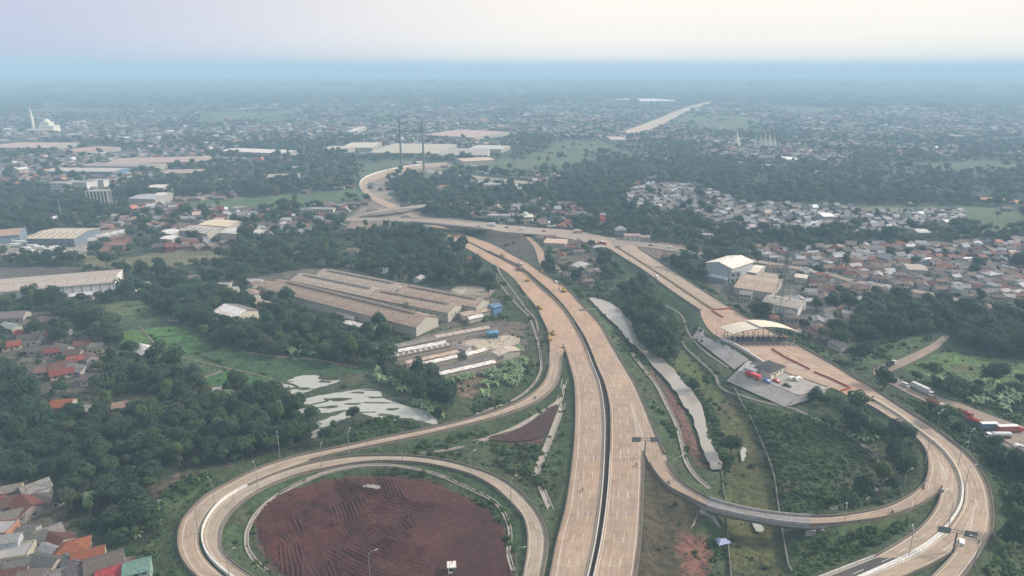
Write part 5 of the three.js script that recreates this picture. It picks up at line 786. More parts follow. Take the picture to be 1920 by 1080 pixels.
// overpass: deck girder, piers and abutments
{
  const t = thing('overpass', 'concrete overpass with two dark openings over the highway', 'bridge', V(0, 0, 0)), cm = M.conc('overpass', [0.40, 0.38, 0.35]);
  const a = offsetLine(xRoad, 0.0, -0.35, 0.20, 0.48), b = offsetLine(xRoad, -0.0001, -0.35, 0.20, 0.48), pos = [], idx = [], uv = [];
  a.forEach((p, i) => { const q = b[i]; for (const [c, dy] of [[p, 0], [p, -1.3], [q, -1.3], [q, 0]]) { pos.push(c.x, c.y + dy, c.z); uv.push(i * 3, dy); } if (i) for (let k = 0; k < 3; k++) { const c = i * 4 + k; idx.push(c, c + 1, c - 4, c + 1, c - 3, c - 4); } });
  part('girder', geo(pos, idx, uv, null), cm, t);
  for (const [u, v, name] of [[848, 431, 'pier'], [800, 430, 'abutment'], [906, 434, 'abutment']]) { const p = S(u, v, 4); part(name, box(name === 'pier' ? 2 : 6, 9.5, 14, p.x, 2.6, p.z - 6, 0.15), cm, t); }
  const bt = thing('canal_bridge', 'grey ramp bridge over the grassy canal bed', 'bridge', V(0, 0, 0)), n = R3.a.length - 1, g0 = Math.round(0.37 * n), g1 = Math.round(0.62 * n), ps = [], ix = [], us = [];
  for (let i = g0; i <= g1; i++) { const p = R3.a[i], q = R3.b[i], w = q.clone().sub(p).normalize(), e = [[p, -0.35, -0.3], [p, -0.35, -1.9], [q, 0.35, -1.9], [q, 0.35, -0.3]]; for (const [c, o, dy] of e) { ps.push(c.x + w.x * o, c.y + dy, c.z + w.z * o); us.push(i * 3, dy); } if (i > g0) for (let k = 0; k < 3; k++) { const c = (i - g0) * 4 + k; ix.push(c, c + 1, c - 4, c + 1, c - 3, c - 4); } }
  part('girder', geo(ps, ix, us, null), cm, bt);
  // asphalt surface of the bridge
  const h0 = Math.round(0.40 * n), h1 = Math.round(0.59 * n), sa = [], si = [], su = []; for (let i = h0; i <= h1; i++) { const p = R3.a[i], q = R3.b[i]; sa.push(p.x, p.y + 0.03, p.z, q.x, q.y + 0.03, q.z); su.push(0, i * 3, 9, i * 3); if (i > h0) { const c = (i - h0) * 2; si.push(c, c + 1, c - 2, c + 1, c - 1, c - 2); } }
  part('deck_surface', geo(sa, si, su, null), M.conc('bridge deck', [0.23, 0.22, 0.22]), bt);
  for (const d of [1.0, -1.0]) part('edge_line', ribbon(offsetLine(R3, d, 0.055, 0.40, 0.59), 0.2), M.white, bt);
  for (const f of [0.37, 0.405, 0.592, 0.62]) { const i = Math.round(f * n), p = R3.a[i].clone().add(R3.b[i]).multiplyScalar(0.5), w = R3.b[i].clone().sub(R3.a[i]), h = headingOf(w), l = w.length(); part('abutment', box(l + 0.6, 9.0, 3.4, p.x, p.y - 6.2, p.z, h), cm, bt); part('pier_cap', box(l + 1.0, 0.9, 2.4, p.x, p.y - 2.1, p.z, h), cm, bt); }
  quadSlope('paved_slope', 'grey paved cone beside the left bridge abutment', S(1316, 948, 4.6), S(1336, 955, 4.6), S(1356, 1000, -2.0), S(1287, 1006, -1.0), slopeM);
}
// ---------------------------------------------------------------- toll plaza canopy and booths
{
  const y = TG, fl = S(1377, 643, y), fr = S(1488, 643, y), bl = S(1358, 633, y), a = fr.clone().sub(fl), bdir = bl.clone().sub(fl), span = a.length(), depth = bdir.length();
  const t = thing('toll_canopy', 'cream arched canopy spanning the toll plaza', 'canopy', fl), cm = std('canopy membrane', [0.80, 0.74, 0.62], { roughness: 0.6, map: TX.plaster });
  const P = (s, d, h) => V(a.x * s + bdir.x * d, h, a.z * s + bdir.z * d), arch = (s) => 6.2 + 4.2 * (1 - Math.pow(Math.abs(s - 0.5) / 0.58, 2.2));
  const shell = (s0, s1, lift, d0, d1) => { const pos = [], idx = [], uv = [], n = 14; for (let i = 0; i <= n; i++) { const s = lerp(s0, s1, i / n); for (const [d, dy] of [[d0, 0.28], [d1, 0.28], [d1, 0], [d0, 0]]) { const p = P(s, d, arch(s) + lift + dy); pos.push(p.x, p.y, p.z); uv.push(s * span, d * depth); } if (i) for (let k = 0; k < 4; k++) { const c = i * 4, e = c - 4, k2 = (k + 1) % 4; idx.push(c + k, e + k, c + k2, c + k2, e + k, e + k2); } } idx.push(0, 1, 2, 0, 2, 3); const o = n * 4; idx.push(o, o + 2, o + 1, o, o + 3, o + 2); return geo(pos, idx, uv, null); };
  part('roof_wing', shell(-0.06, 0.42, 0, -0.18, 1.15), cm, t); part('roof_wing', shell(0.38, 1.08, 0.9, -0.18, 1.2), cm, t);
  for (const s of [0, 0.33, 0.66, 1]) for (const d of [0, 1]) { const p = P(s, d, 0), h = arch(s) + (s > 0.4 ? 0.8 : 0); part('column', cyl(0.22, 0.26, h, p.x, h / 2, p.z, 8), M.wall([0.5, 0.49, 0.46]), t); }
  for (const d of [0.02, 0.98]) { const bars = []; for (let i = 0; i < 16; i++) { const s = i / 16, s2 = (i + 1) / 16, L = (q) => (q > 0.4 ? 0.7 : 0); bars.push(bar(P(s, d, arch(s) - 1.1 + L(s)), P(s2, d, arch(s2) - 1.1 + L(s2)), 0.14), bar(P(s, d, arch(s) - 1.1 + L(s)), P(s2, d, arch(s2) - 0.1 + L(s2)), 0.09), bar(P(s2, d, arch(s2) - 1.1 + L(s2)), P(s2, d, arch(s2) - 0.1 + L(s2)), 0.09)); } part('truss', merge(bars), M.darkSteel, t); }
  const turn = headingOf(S(1440, 655, y).sub(S(1420, 645, y)).setY(0)), N = 11;
  let proto;
  for (let i = 0; i < N; i++) {
    const s = (i + 0.7) / (N + 0.4), p = P(s, 0.45, 0).add(fl).setY(y), label = ['leftmost toll booth under the arched canopy', 'second toll booth from the white parapet', 'third toll booth from the white parapet', 'fourth toll booth from the white parapet', 'fifth toll booth from the white parapet', 'middle toll booth under the canopy', 'fifth toll booth from the village side', 'fourth toll booth from the village side', 'third toll booth from the village side', 'second toll booth from the village side', 'toll booth nearest the village side'][i];
    if (!proto) {
      proto = thing('toll_booth', label, 'toll booth', p, turn, 'toll booths under the canopy');
      part('island', merge([box(19, 0.3, 1.7, 0, 0.15, 0), cyl(0.85, 0.85, 0.3, 9.5, 0.15, 0, 12), cyl(0.85, 0.85, 0.3, -9.5, 0.15, 0, 12)]), M.conc('toll island', [0.27, 0.25, 0.24]), proto);
      const cab = part('cabin', merge([box(2.8, 1.2, 1.3, 0, 0.9, 0), box(0.14, 1.2, 1.3, -1.33, 2.1, 0), box(0.14, 1.2, 1.3, 1.33, 2.1, 0)]), M.paint([0.10, 0.12, 0.16]), proto); part('window', box(2.5, 1.1, 1.24, 0, 2.05, 0), M.glass, cab); part('roof', box(3.3, 0.25, 1.8, 0, 2.75, 0), M.paint([0.28, 0.12, 0.09]), cab);
      part('bumper', cyl(0.4, 0.5, 1.4, 8.2, 1.0, 0, 10), M.paint([0.14, 0.11, 0.07]), proto); part('barrier_arm', merge([box(0.35, 1.1, 0.35, -4, 0.85, 0), box(0.1, 0.1, 3.2, -4, 1.3, 1.7)]), M.paint([0.45, 0.08, 0.06]), proto);
      part('payment_post', merge([box(0.5, 1.6, 0.5, 3.2, 1.1, 0), box(0.15, 3.0, 0.15, -6, 1.8, 0), box(0.7, 0.8, 0.3, -6, 3.4, 0)]), M.darkSteel, proto);
    } else copy(proto, label, p, turn);
  }
  // red plastic barriers
  const bp = [], red = M.paint([0.34, 0.065, 0.035], 0.6); let rp;
  for (const [q, l, g] of [[[[1334, 582], [1374, 579]], 'red plastic barrier in the row across the road above the toll canopy', 'barrier row above the canopy'], [[[1334, 583], [1356, 596]], 'red plastic barrier in the short row pointing at the toll canopy', 'short barrier row above the canopy'], [[[1447, 655], [1473, 671], [1518, 693]], 'red plastic barrier in the long row leading away from the booths', 'long barrier row below the booths'], [[[1526, 698], [1560, 712], [1596, 729], [1578, 733]], 'red plastic barrier in the bent row above the bend', 'bent barrier row']]) {
    const pts = resample(q.map((k) => S(...k, TG)), 1.9);
    for (let i = 0; i + 1 < pts.length; i++) { const m = pts[i].clone().lerp(pts[i + 1], 0.5), d = pts[i + 1].clone().sub(pts[i]); if (!rp) { rp = thing('traffic_barrier', l, 'barrier', m, headingOf(d), g); part('body', merge([box(1.75, 0.35, 0.55, 0, 0.175, 0), box(1.75, 0.65, 0.28, 0, 0.675, 0)]), red, rp); part('reflector_band', box(1.7, 0.12, 0.3, 0, 0.75, 0), M.paint([0.42, 0.20, 0.14], 0.6), rp); } else copy(rp, l, m, headingOf(d), g); }
  }
}
// ---------------------------------------------------------------- lamps
{
  const pole = (arms) => { const g = new THREE.Group(); g.userData.category = 'street lamp'; part('pole', cyl(0.09, 0.17, 11, 0, 5.5, 0, 8), M.steel, g); part('base', box(0.6, 0.4, 0.6, 0, 0.2, 0), M.conc('lamp base', [0.4, 0.38, 0.36]), g); for (const s of arms) { part('arm', new THREE.TubeGeometry(new THREE.QuadraticBezierCurve3(V(0, 10.6, 0), V(s * 0.9, 11.6, 0), V(s * 2.6, 11.7, 0)), 6, 0.07, 6), M.steel, g); part('lamp_head', box(0.95, 0.16, 0.32, s * 2.9, 11.68, 0), M.paint([0.4, 0.41, 0.42]), g); } return g; };
  const one = pole([1]), two = pole([1, -1]); one.name = 'street_lamp'; two.name = 'double_street_lamp';
  // [u, v of the foot, height of the ground there, turn of the arm, double, label]
  const L = [
    [403, 946, 2, 2.4, 0, 'lamp at the start of the white barrier on the outer ramp'], [484, 916, 2, 2.2, 0, 'lamp on the grass verge where two ramps run side by side'], [525, 857, 2.2, 2.0, 0, 'lamp standing before the dark wood edge'], [372, 1000, 2, 0.2, 0, 'lamp at the outermost point of the left ramp bend'], [430, 1082, 1.8, 0.3, 0, 'lamp at the bottom of the white loop barrier'], [604, 880, 1.8, 1.6, 0, 'lamp on the loop ramp above the furrows'],
    [792, 803, 1.8, 1.6, 0, 'lamp beside the pond on the outer ramp'], [755, 866, 1.8, 1.6, 0, 'lamp at the top of the soil loop'], [882, 892, 1.8, 0.8, 0, 'lamp on the loop ramp above the triangle of bushes'], [958, 942, 1.8, 0.7, 0, 'lamp on the right side of the soil loop'], [968, 1078, 1.8, 0.1, 0, 'lamp at the lower right of the red soil'], [694, 1086, 0.6, 0.4, 0, 'lamp standing on the red soil at the bottom edge'],
    [655, 850, 1.8, 1.4, 0, 'lamp between the outer ramp and the loop ramp'], [1692, 927, 4.4, 0.4, 0, 'lamp on the grass inside the right bend'], [1778, 987, 5, 1.0, 0, 'lamp on the white median above the sign gantry'], [1703, 1045, 5, 1.2, 0, 'lamp on the white median near the asphalt deck'], [1826, 1059, 5, 2.8, 0, 'lamp on the outer branch below the sign gantry'], [1796, 874, 5, 0.3, 0, 'lamp on the median at the top of the big bend'], [1808, 918, 5, 0.2, 0, 'lamp on the median at the middle of the big bend'], [1735, 868, 5, 0, 0, 'lamp on the inner edge of the big bend'],
    [1599, 707, 4.6, 0, 0, 'lamp on the village side below the toll plaza'], [1343, 629, 4.8, 0.2, 0, 'tall lamp above the toll canopy'], [1472, 698, 4.8, 0.2, 0, 'tall lamp beside the toll office'], [1313, 596, 5, 0.4, 0, 'lamp at the plaza entrance beside the grass slope'], [1180, 486, 3, 0, 0, 'lamp on the median of the toll road near the junction'], [1548, 674, 4.6, 0, 0, 'lamp on the village edge of the plaza pavement'], [1400, 592, 4.6, 0, 0, 'lamp at the village corner above the toll canopy'],
    [1693, 766, 4.4, 0.7, 1, 'twin-arm lamp beside the toll road near the parked van'], [1755, 812, 4.4, 0.7, 1, 'twin-arm lamp beside the toll road near the red trucks'], [1812, 849, 4.4, 0.6, 0, 'lamp on the outer edge at the top of the big bend'], [1262, 902, 2.8, 0.4, 0, 'thin lamp beside the exit ramp'], [1580, 1000, 2, 1.2, 0, 'lamp among the bushes below the ramp after the bridge'], [1700, 1000, 4.4, 1.0, 0, 'lamp on the slope inside the lower bend'],
  ];
  for (const [u, v, y, turn, d, l] of L) copy(d ? two : one, l, S(u, v, y).setY(y - 0.2), turn, 'street lamps of the interchange');
}
// ---------------------------------------------------------------- sign gantries
{
  const back = std('sign back', [0.16, 0.17, 0.17], { roughness: 0.5, metalness: 0.2 });
  const tee = (label, u, v, y, turn, w, h) => { const t = thing('sign_gantry', label, 'sign gantry', S(u, v, y), turn); part('pole', cyl(0.25, 0.32, h, 0, h / 2, 0, 10), M.darkSteel, t); const tr = []; for (const yy of [h - 0.2, h + 0.9]) tr.push(box(w * 2, 0.14, 0.14, 0, yy, 0)); for (let i = 0; i < 8; i++) tr.push(bar(V(-w + i * w / 4, h - 0.2, 0), V(-w + (i + 1) * w / 4, h + 0.9, 0), 0.08)); part('beam', merge(tr), M.darkSteel, t); for (const s of [-1, 1]) { const b = part('sign_board', box(w * 0.72, 2.5, 0.15, s * w * 0.74, h + 0.35, 0.15), back, t); part('stiffener', merge([0.8, 0, -0.8].map((k) => box(w * 0.7, 0.12, 0.1, s * w * 0.74, h + 0.35 + k, 0.28))), M.steel, b); } return t; };
  tee('butterfly sign gantry at the highway exit nose', 1208, 858, 2, 0.0, 5.6, 9);
  tee('butterfly sign gantry in the toll road gore', 1786, 1036, 5, -0.3, 5.6, 8.5);
  const t = thing('portal_gantry', 'wide portal gantry frame over the right highway carriageway', 'sign gantry', V(0, 0, 0)), A = S(1076, 602, 2), B = S(1122, 600, 1), H = 8.2;
  const hi = (p) => p.clone().setY(2 + H);
  part('post', bar(A, hi(A), 0.3), M.steel, t); part('post', bar(B, hi(B), 0.3), M.steel, t); part('beam', merge([bar(hi(A), hi(B), 0.22), bar(hi(A).setY(1 + H), hi(B).setY(1 + H), 0.18)]), M.steel, t);
  const m0 = A.clone().lerp(B, 0.2).setY(1.6 + H), m1 = A.clone().lerp(B, 0.5).setY(1.6 + H); part('sign_board', bar(m0, m1, 1.7, 0.15), back, t);
}
// ---------------------------------------------------------------- pylons
{
  for (const [u, s, l] of [[753, 1, 'left tall steel power pole with short arms'], [795, -1, 'right tall steel power pole with short arms']]) {
    const t = thing('power_pole', l, 'power pole', S(u, 320), 0, 'pair of tall power poles'); const h = 91;
    part('pole', cyl(1.0, 2.1, h, 0, h / 2, 0, 12), M.darkSteel, t);
    for (const [y, k] of [[90, 13], [81, 16], [66, 16]]) part('cross_arm', bar(V(0, y, 0), V(s * k, y + 2.6, 0), 1.7, 1.7), M.darkSteel, t);
    for (const y of [78, 63]) part('insulator', merge([bar(V(s * 15, y + 4.5, 0), V(s * 10, y - 1, 0), 0.6), bar(V(s * 5, y + 4.5, 0), V(s * 10, y - 1, 0), 0.6)]), M.paint([0.25, 0.24, 0.22]), t);
  }
  const lattice = (label, u, v, h, w, turn) => {
    const t = thing('lattice_tower', label, 'pylon', S(u, v), turn), R_ = (y) => lerp(w, w * 0.16, Math.min(1, y / (h * 0.72))), c = (i, y) => V((i & 1 ? 1 : -1) * R_(y), y, (i & 2 ? 1 : -1) * R_(y)), o = [0, 1, 3, 2], br = [];
    for (let i = 0; i < 4; i++) part('leg', merge([bar(c(o[i], 0), c(o[i], h * 0.72), 0.26), bar(c(o[i], h * 0.72), c(o[i], h), 0.2)]), M.darkSteel, t);
    const lv = []; let y = 0; while (y < h) { lv.push(y); y += Math.max(2.6, R_(y) * 1.9); } lv.push(h);
    for (let k = 1; k < lv.length; k++) for (let i = 0; i < 4; i++) { const a = o[i], b = o[(i + 1) % 4]; br.push(bar(c(a, lv[k - 1]), c(b, lv[k]), 0.085), bar(c(b, lv[k - 1]), c(a, lv[k]), 0.085), bar(c(a, lv[k]), c(b, lv[k]), 0.08)); }
    part('bracing', merge(br), M.darkSteel, t);
    for (const yy of [0.74, 0.84, 0.94]) for (const s of [-1, 1]) part('cross_arm', merge([bar(V(0, h * yy + 1.4, 0), V(s * h * 0.13, h * yy, 0), 0.22), bar(V(0, h * yy - 0.6, 0.8), V(s * h * 0.13, h * yy, 0), 0.2), bar(V(0, h * yy - 0.6, -0.8), V(s * h * 0.13, h * yy, 0), 0.2)]), M.darkSteel, t);
  };
  lattice('lattice pylon rising between the brown and grey halls', 1464, 580, 50, 5, 0.3);
  lattice('distant lattice pylon above the canal embankment', 963, 340, 56, 6, 0.5);
  const mast = thing('mast', 'thin white mast behind the striped depot roof', 'mast', S(118, 420)); part('pole', cyl(0.25, 0.5, 30, 0, 15, 0, 6), M.steel, mast); part('aerial', box(1.6, 0.3, 0.3, 0, 27, 0), M.steel, mast);
}
// ---------------------------------------------------------------- vehicles
const wheelG = (r, w) => cyl(r, r, w, 0, 0, 0, 12, 'z'), rimG = (r, w) => cyl(r * 0.55, r * 0.55, w + 0.04, 0, 0, 0, 8, 'z');
function wheels(t, xs, r, half, w = 0.25) { const g = wheelG(r, w), q = rimG(r, w); for (const x of xs) for (const s of [-1, 1]) { const o = part('wheel', g, M.rubber, t); o.position.set(x, r, s * half); part('rim', q, M.steel, o); } }
function profile(pts, w) { const s = new THREE.Shape(pts.map((p) => new THREE.Vector2(...p))); return new THREE.ExtrudeGeometry(s, { depth: w - 0.12, bevelEnabled: true, bevelSize: 0.06, bevelThickness: 0.06, bevelSegments: 1 }).translate(0, 0, -(w - 0.12) / 2); }
const at = (u, v, y) => S(u, v, y).setY(y);
function dir(u0, v0, u1, v1, y = 0) { return headingOf(S(u1, v1, y).sub(S(u0, v0, y)).setY(0)); }
function car(u, v, y, turn, color, label, van = false, name) {
  const t = thing(name ?? (van ? 'van' : 'car'), label, van ? 'van' : 'car', at(u, v, y), turn), h = van ? 1.95 : 1.45, pm = M.paint(color, 0.3);
  part('body', profile(van ? [[-2.2, 0.35], [2.2, 0.35], [2.25, 0.95], [1.7, 1.1], [1.2, h], [-2.15, h], [-2.25, 0.9]] : [[-2.15, 0.32], [2.15, 0.32], [2.2, 0.75], [1.1, 0.95], [0.4, h], [-1.3, h], [-2.1, 0.95]], 1.72), pm, t);
  part('windscreen', box(0.08, 0.6, 1.45, van ? 1.52 : 0.84, van ? 1.5 : 1.18, 0, 0, van ? 0.5 : 0.9), M.glass, t); for (const s of [-1, 1]) part('side_window', box(van ? 2.6 : 1.5, 0.42, 0.05, van ? -0.4 : -0.5, h - 0.38, s * 0.87), M.glass, t);
  for (const s of [-1, 1]) part('headlight', box(0.08, 0.16, 0.3, 2.24, 0.72, s * 0.6), M.paint([0.7, 0.7, 0.66]), t); wheels(t, [-1.35, 1.4], 0.32, 0.78, 0.2); return t;
}
function truck(u, v, y, turn, cab, cargo, label, o = {}) {
  const { L = 8, open = false, tank = false, stakes = false, ch = 2.6 } = o, t = thing(o.name ?? 'truck', label, 'truck', at(u, v, y), turn), pm = M.paint(cab, 0.35);
  part('chassis', box(L + 2.4, 0.35, 1.0, 0.2, 0.75, 0), M.darkSteel, t);
  const c = part('cab', profile([[L / 2 - 0.35, 0.6], [L / 2 + 1.75, 0.6], [L / 2 + 1.8, 1.4], [L / 2 + 1.5, 2.6], [L / 2 - 0.35, 2.65]].map(([x, yy]) => [x, yy]), 2.3), pm, t); part('windscreen', box(0.08, 0.9, 2.0, L / 2 + 1.72, 2.0, 0, 0, 0.25), M.glass, c); for (const s of [-1, 1]) part('side_window', box(0.9, 0.65, 0.05, L / 2 + 0.8, 2.05, s * 1.16), M.glass, c);
  const cm = M.paint(cargo, 0.55);
  if (tank) part('tank', new THREE.CapsuleGeometry(1.15, L - 2.6, 6, 14).rotateZ(Math.PI / 2).translate(-0.5, 2.15, 0), cm, t);
  else if (open) { part('cargo_bed', merge([box(L - 0.5, 0.2, 2.4, -0.5, 1.05, 0), box(L - 0.5, 1.0, 0.1, -0.5, 1.6, 1.2), box(L - 0.5, 1.0, 0.1, -0.5, 1.6, -1.2), box(0.1, 1.0, 2.3, -L / 2 - 0.2, 1.6, 0), box(0.1, 1.3, 2.3, L / 2 - 0.8, 1.75, 0)]), cm, t); if (stakes) for (let i = 0; i < 6; i++) for (const s of [-1, 1]) part('stake', box(0.12, 1.0, 0.12, -L / 2 + (i + 0.5) * (L - 0.8) / 6, 2.5, s * 1.2), cm, t); if (o.load) part('load', new THREE.SphereGeometry(1, 10, 6).scale(L * 0.4, 0.7, 1.05).translate(-0.5, 1.7, 0), M.soil('load', o.load), t); }
  else { part('cargo_box', box(L - 0.6, ch, 2.45, -0.5, 1.0 + ch / 2, 0), cm, t); part('roof_panel', box(L - 0.7, 0.1, 2.35, -0.5, 1.06 + ch, 0), M.paint(o.roof ?? [0.62, 0.62, 0.6], 0.6), t); }
  wheels(t, [L / 2 + 0.6, -L / 2 + 1.9, -L / 2 + 0.8], 0.48, 0.98, 0.3); return t;
}
const cr = dir(1672, 713, 1740, 745);
truck(1726, 734, 0.36, cr, [0.6, 0.6, 0.58], [0.42, 0.43, 0.43], 'long grey box truck on the country road', { L: 11, roof: [0.45, 0.46, 0.46] });
car(1697, 724, 0.36, cr, [0.62, 0.60, 0.55], 'white van following the grey box truck', true);
car(1661, 706, 0.36, dir(1650, 700, 1664, 712), [0.68, 0.68, 0.67], 'white minivan at the bend of the country road', true);
truck(1669, 686, 0.36, dir(1655, 694, 1687, 681), [0.5, 0.5, 0.5], [0.03, 0.03, 0.035], 'black dump truck beyond the bend of the country road', { L: 6, open: true });
truck(1751, 759, 0.36, cr, [0.66, 0.65, 0.6], [0.30, 0.13, 0.06], 'brown stake-bed truck with white cab at the road edge', { L: 8, open: true, stakes: true });
truck(1804, 777, 0.30, dir(1785, 760, 1832, 779), [0.3, 0.05, 0.04], [0.36, 0.05, 0.04], 'small red truck half hidden by the roadside trees', { L: 6, open: true, stakes: true });
truck(1832, 795, 0.30, dir(1785, 760, 1832, 779), [0.34, 0.05, 0.04], [0.38, 0.06, 0.05], 'red stake-bed trailer truck among the parked trucks', { L: 9, open: true, stakes: true, load: [0.30, 0.05, 0.04] });
truck(1854, 805, 0.3, 0.02, [0.14, 0.2, 0.3], [0.12, 0.17, 0.26], 'blue box trailer with pale roof in the truck yard', { L: 9, roof: [0.6, 0.62, 0.64] });
truck(1889, 810, 0.3, 0.05, [0.5, 0.08, 0.06], [0.34, 0.09, 0.07], 'red and white box trailer in the truck yard', { L: 11, roof: [0.62, 0.60, 0.57] });
truck(1874, 821, 0.3, Math.PI, [0.62, 0.62, 0.6], [0.46, 0.48, 0.47], 'pale tank truck with white cab in the truck yard', { L: 10, tank: true });
car(1909, 838, 0.3, 0.1, [0.66, 0.66, 0.65], 'white car at the bottom of the truck yard');
{ const q = 4.64, h = dir(1400, 700, 1440, 716, q);
  truck(1414, 709, q, h + Math.PI, [0.42, 0.05, 0.06], [0.46, 0.05, 0.07], 'red canvas truck beside the office annex', { L: 7, roof: [0.50, 0.07, 0.09], ch: 1.8 });
  car(1438, 716, q, h, [0.06, 0.18, 0.42], 'blue pickup beside the red canvas truck', false, 'pickup'); car(1456, 716, q, h, [0.42, 0.05, 0.04], 'red pickup behind the blue one', false, 'pickup'); car(1476, 724, q, h + 0.1, [0.035, 0.035, 0.03], 'dark car in front of the toll office');
  car(1485, 712, q, 0.45, [0.62, 0.60, 0.5], 'cream van, left of the two parked vans', true); car(1497, 713, q, 0.45, [0.72, 0.71, 0.68], 'white van, right of the two parked vans', true); }
car(1232, 521, 4.3, dir(1230, 518, 1257, 536, 4), [0.72, 0.72, 0.7], 'white van driving on the toll road toward the plaza', true);
truck(1130, 459, 1.45, 2.6, [0.36, 0.06, 0.05], [0.30, 0.07, 0.06], 'red truck waiting at the junction', { L: 7 });
truck(922, 424, 8, 3.0, [0.6, 0.6, 0.6], [0.62, 0.62, 0.62], 'white box truck on the overpass street', { L: 7 });
truck(1382 - 300, 437, 1.5, 0.1, [0.5, 0.3, 0.2], [0.45, 0.27, 0.22], 'brown box truck on the old street left of the junction', { L: 8 });
for (const [u, v, y, t, c, l, k] of [[977, 430, 4.6, 3.0, [0.7, 0.7, 0.7], 'white van on the street right of the overpass', 1], [898, 426, 8.5, 0.1, [0.05, 0.05, 0.05], 'dark car at the right end of the overpass'], [950, 427, 6, 3.1, [0.1, 0.1, 0.11], 'black car between the overpass and the white van'], [1020, 434, 2.8, 0.1, [0.25, 0.05, 0.05], 'dark red car on the old street'], [1149, 450, 1.5, 0, [0.7, 0.7, 0.7], 'white car entering the junction'], [1159, 464, 2.0, 2.6, [0.05, 0.05, 0.05], 'black car at the tip of the toll road median'], [1220, 461, 1.45, -0.1, [0.12, 0.1, 0.1], 'dark car on the old street right of the junction'], [1256, 464, 1.45, -0.2, [0.72, 0.72, 0.72], 'white car on the old street above the bare triangle'], [1277, 470, 1.45, 2.9, [0.07, 0.07, 0.07], 'black car behind the white one on the old street'], [1308, 474, 1.45, -0.2, [0.10, 0.10, 0.10], 'dark car before the lone street tree'], [1365, 480, 1.45, -0.3, [0.6, 0.6, 0.35], 'pale yellow van behind the tall hall', 1], [1512, 505, 1.45, -0.3, [0.5, 0.5, 0.5], 'silver car on the old street beside the brown hall'], [1605, 527, 1.45, -0.3, [0.35, 0.1, 0.08], 'red car in the right village street'], [1632, 532, 1.45, -0.2, [0.7, 0.7, 0.7], 'white car in the right village street'], [1700, 543, 1.45, -0.3, [0.72, 0.72, 0.7], 'white minibus in the right village street', 1], [1880, 577, 1.45, -0.1, [0.7, 0.7, 0.7], 'white car at the far right of the village street']]) car(u, v, y, t, c, l, !!k);
{ // white lorries of the depot: one is built, the others are its copies
  const lb = 'white box truck parked in the depot yard', g = 'white trucks parked at the depot', spots = [[40, 458, 0.1], [48, 470, 0.2], [62, 465, 0.1], [75, 468, 0.1], [60, 476, 0.3], [88, 462, 0.2], [95, 472, 0.2], [104, 468, 0.3], [110, 478, 0.9], [86, 480, 0.8], [150, 452, 0.35], [160, 450, 0.35], [170, 453, 0.35], [182, 447, 0.35], [195, 446, 0.35], [208, 443, 0.35], [222, 440, 0.35], [235, 437, 0.35], [30, 463, 0.1], [20, 455, 0.1]];
  let src; for (const [u, v, t] of spots) { if (!src) { src = truck(u, v, 0.05, t, [0.66, 0.66, 0.64], [0.68, 0.68, 0.66], lb, { L: 9, roof: [0.7, 0.69, 0.66] }); src.userData.group = g; } else copy(src, lb, at(u, v, 0.05), t, g); const p = S(u, v); blockOut(p.x, p.z, 8); }
}
// construction plant
const yellow = M.paint([0.42, 0.27, 0.05], 0.5), grime = M.paint([0.13, 0.10, 0.075], 0.7);
function excavator(u, v, y, turn, label) {
  const t = thing('excavator', label, 'excavator', at(u, v, y), turn);
  for (const s of [-1, 1]) part('track', profile([[-1.9, 0.15], [-1.6, 0], [1.6, 0], [1.9, 0.15], [1.9, 0.6], [1.6, 0.8], [-1.6, 0.8], [-1.9, 0.6]], 0.6).translate(0, 0, s * 1.1), M.rubber, t);
  part('turntable', cyl(0.9, 0.9, 0.4, 0, 0.9, 0, 12), grime, t); part('body', profile([[-2.1, 1.1], [1.2, 1.1], [1.2, 1.9], [-0.3, 2.1], [-2.1, 2.1]], 2.5), yellow, t);
  const c = part('cab', box(1.4, 1.5, 1.0, 0.5, 2.4, 0.7), yellow, t); part('window', box(1.2, 0.8, 1.05, 0.55, 2.6, 0.7), M.glass, c); part('boom', merge([bar(V(1, 1.7, -0.3), V(3.4, 4.6, -0.3), 0.5, 0.4), bar(V(3.4, 4.6, -0.3), V(5.4, 3.8, -0.3), 0.45, 0.4)]), yellow, t); part('stick', bar(V(5.3, 3.9, -0.3), V(5.9, 1.2, -0.3), 0.35), yellow, t); part('bucket', profile([[5.2, 0.2], [6.3, 0.3], [6.3, 1.2], [5.9, 1.3], [5.4, 0.8]], 1.1).translate(0, 0, -0.3), grime, t);
}
function rollerMachine(u, v, y, turn, label) {
  const t = thing('road_roller', label, 'road roller', at(u, v, y), turn); part('drum', cyl(0.75, 0.75, 2.1, 1.9, 0.75, 0, 16, 'z'), M.darkSteel, t); part('drum_frame', merge([box(2.2, 0.25, 0.2, 1.6, 0.85, 1.2), box(2.2, 0.25, 0.2, 1.6, 0.85, -1.2), box(0.25, 0.3, 2.4, 0.6, 0.85, 0)]), yellow, t); part('body', profile([[-2.4, 0.7], [0.4, 0.7], [0.4, 1.5], [-2.3, 1.45]], 1.9), yellow, t); const c = part('cab', merge([box(0.1, 1.2, 0.1, 0.2, 2.1, 0.8), box(0.1, 1.2, 0.1, 0.2, 2.1, -0.8), box(0.1, 1.2, 0.1, -1, 2.1, 0.8), box(0.1, 1.2, 0.1, -1, 2.1, -0.8), box(1.6, 0.12, 1.9, -0.4, 2.75, 0), box(0.6, 0.7, 0.6, -0.5, 1.8, 0)]), grime, t); wheels(t, [-1.5], 0.75, 0.95, 0.5);
}
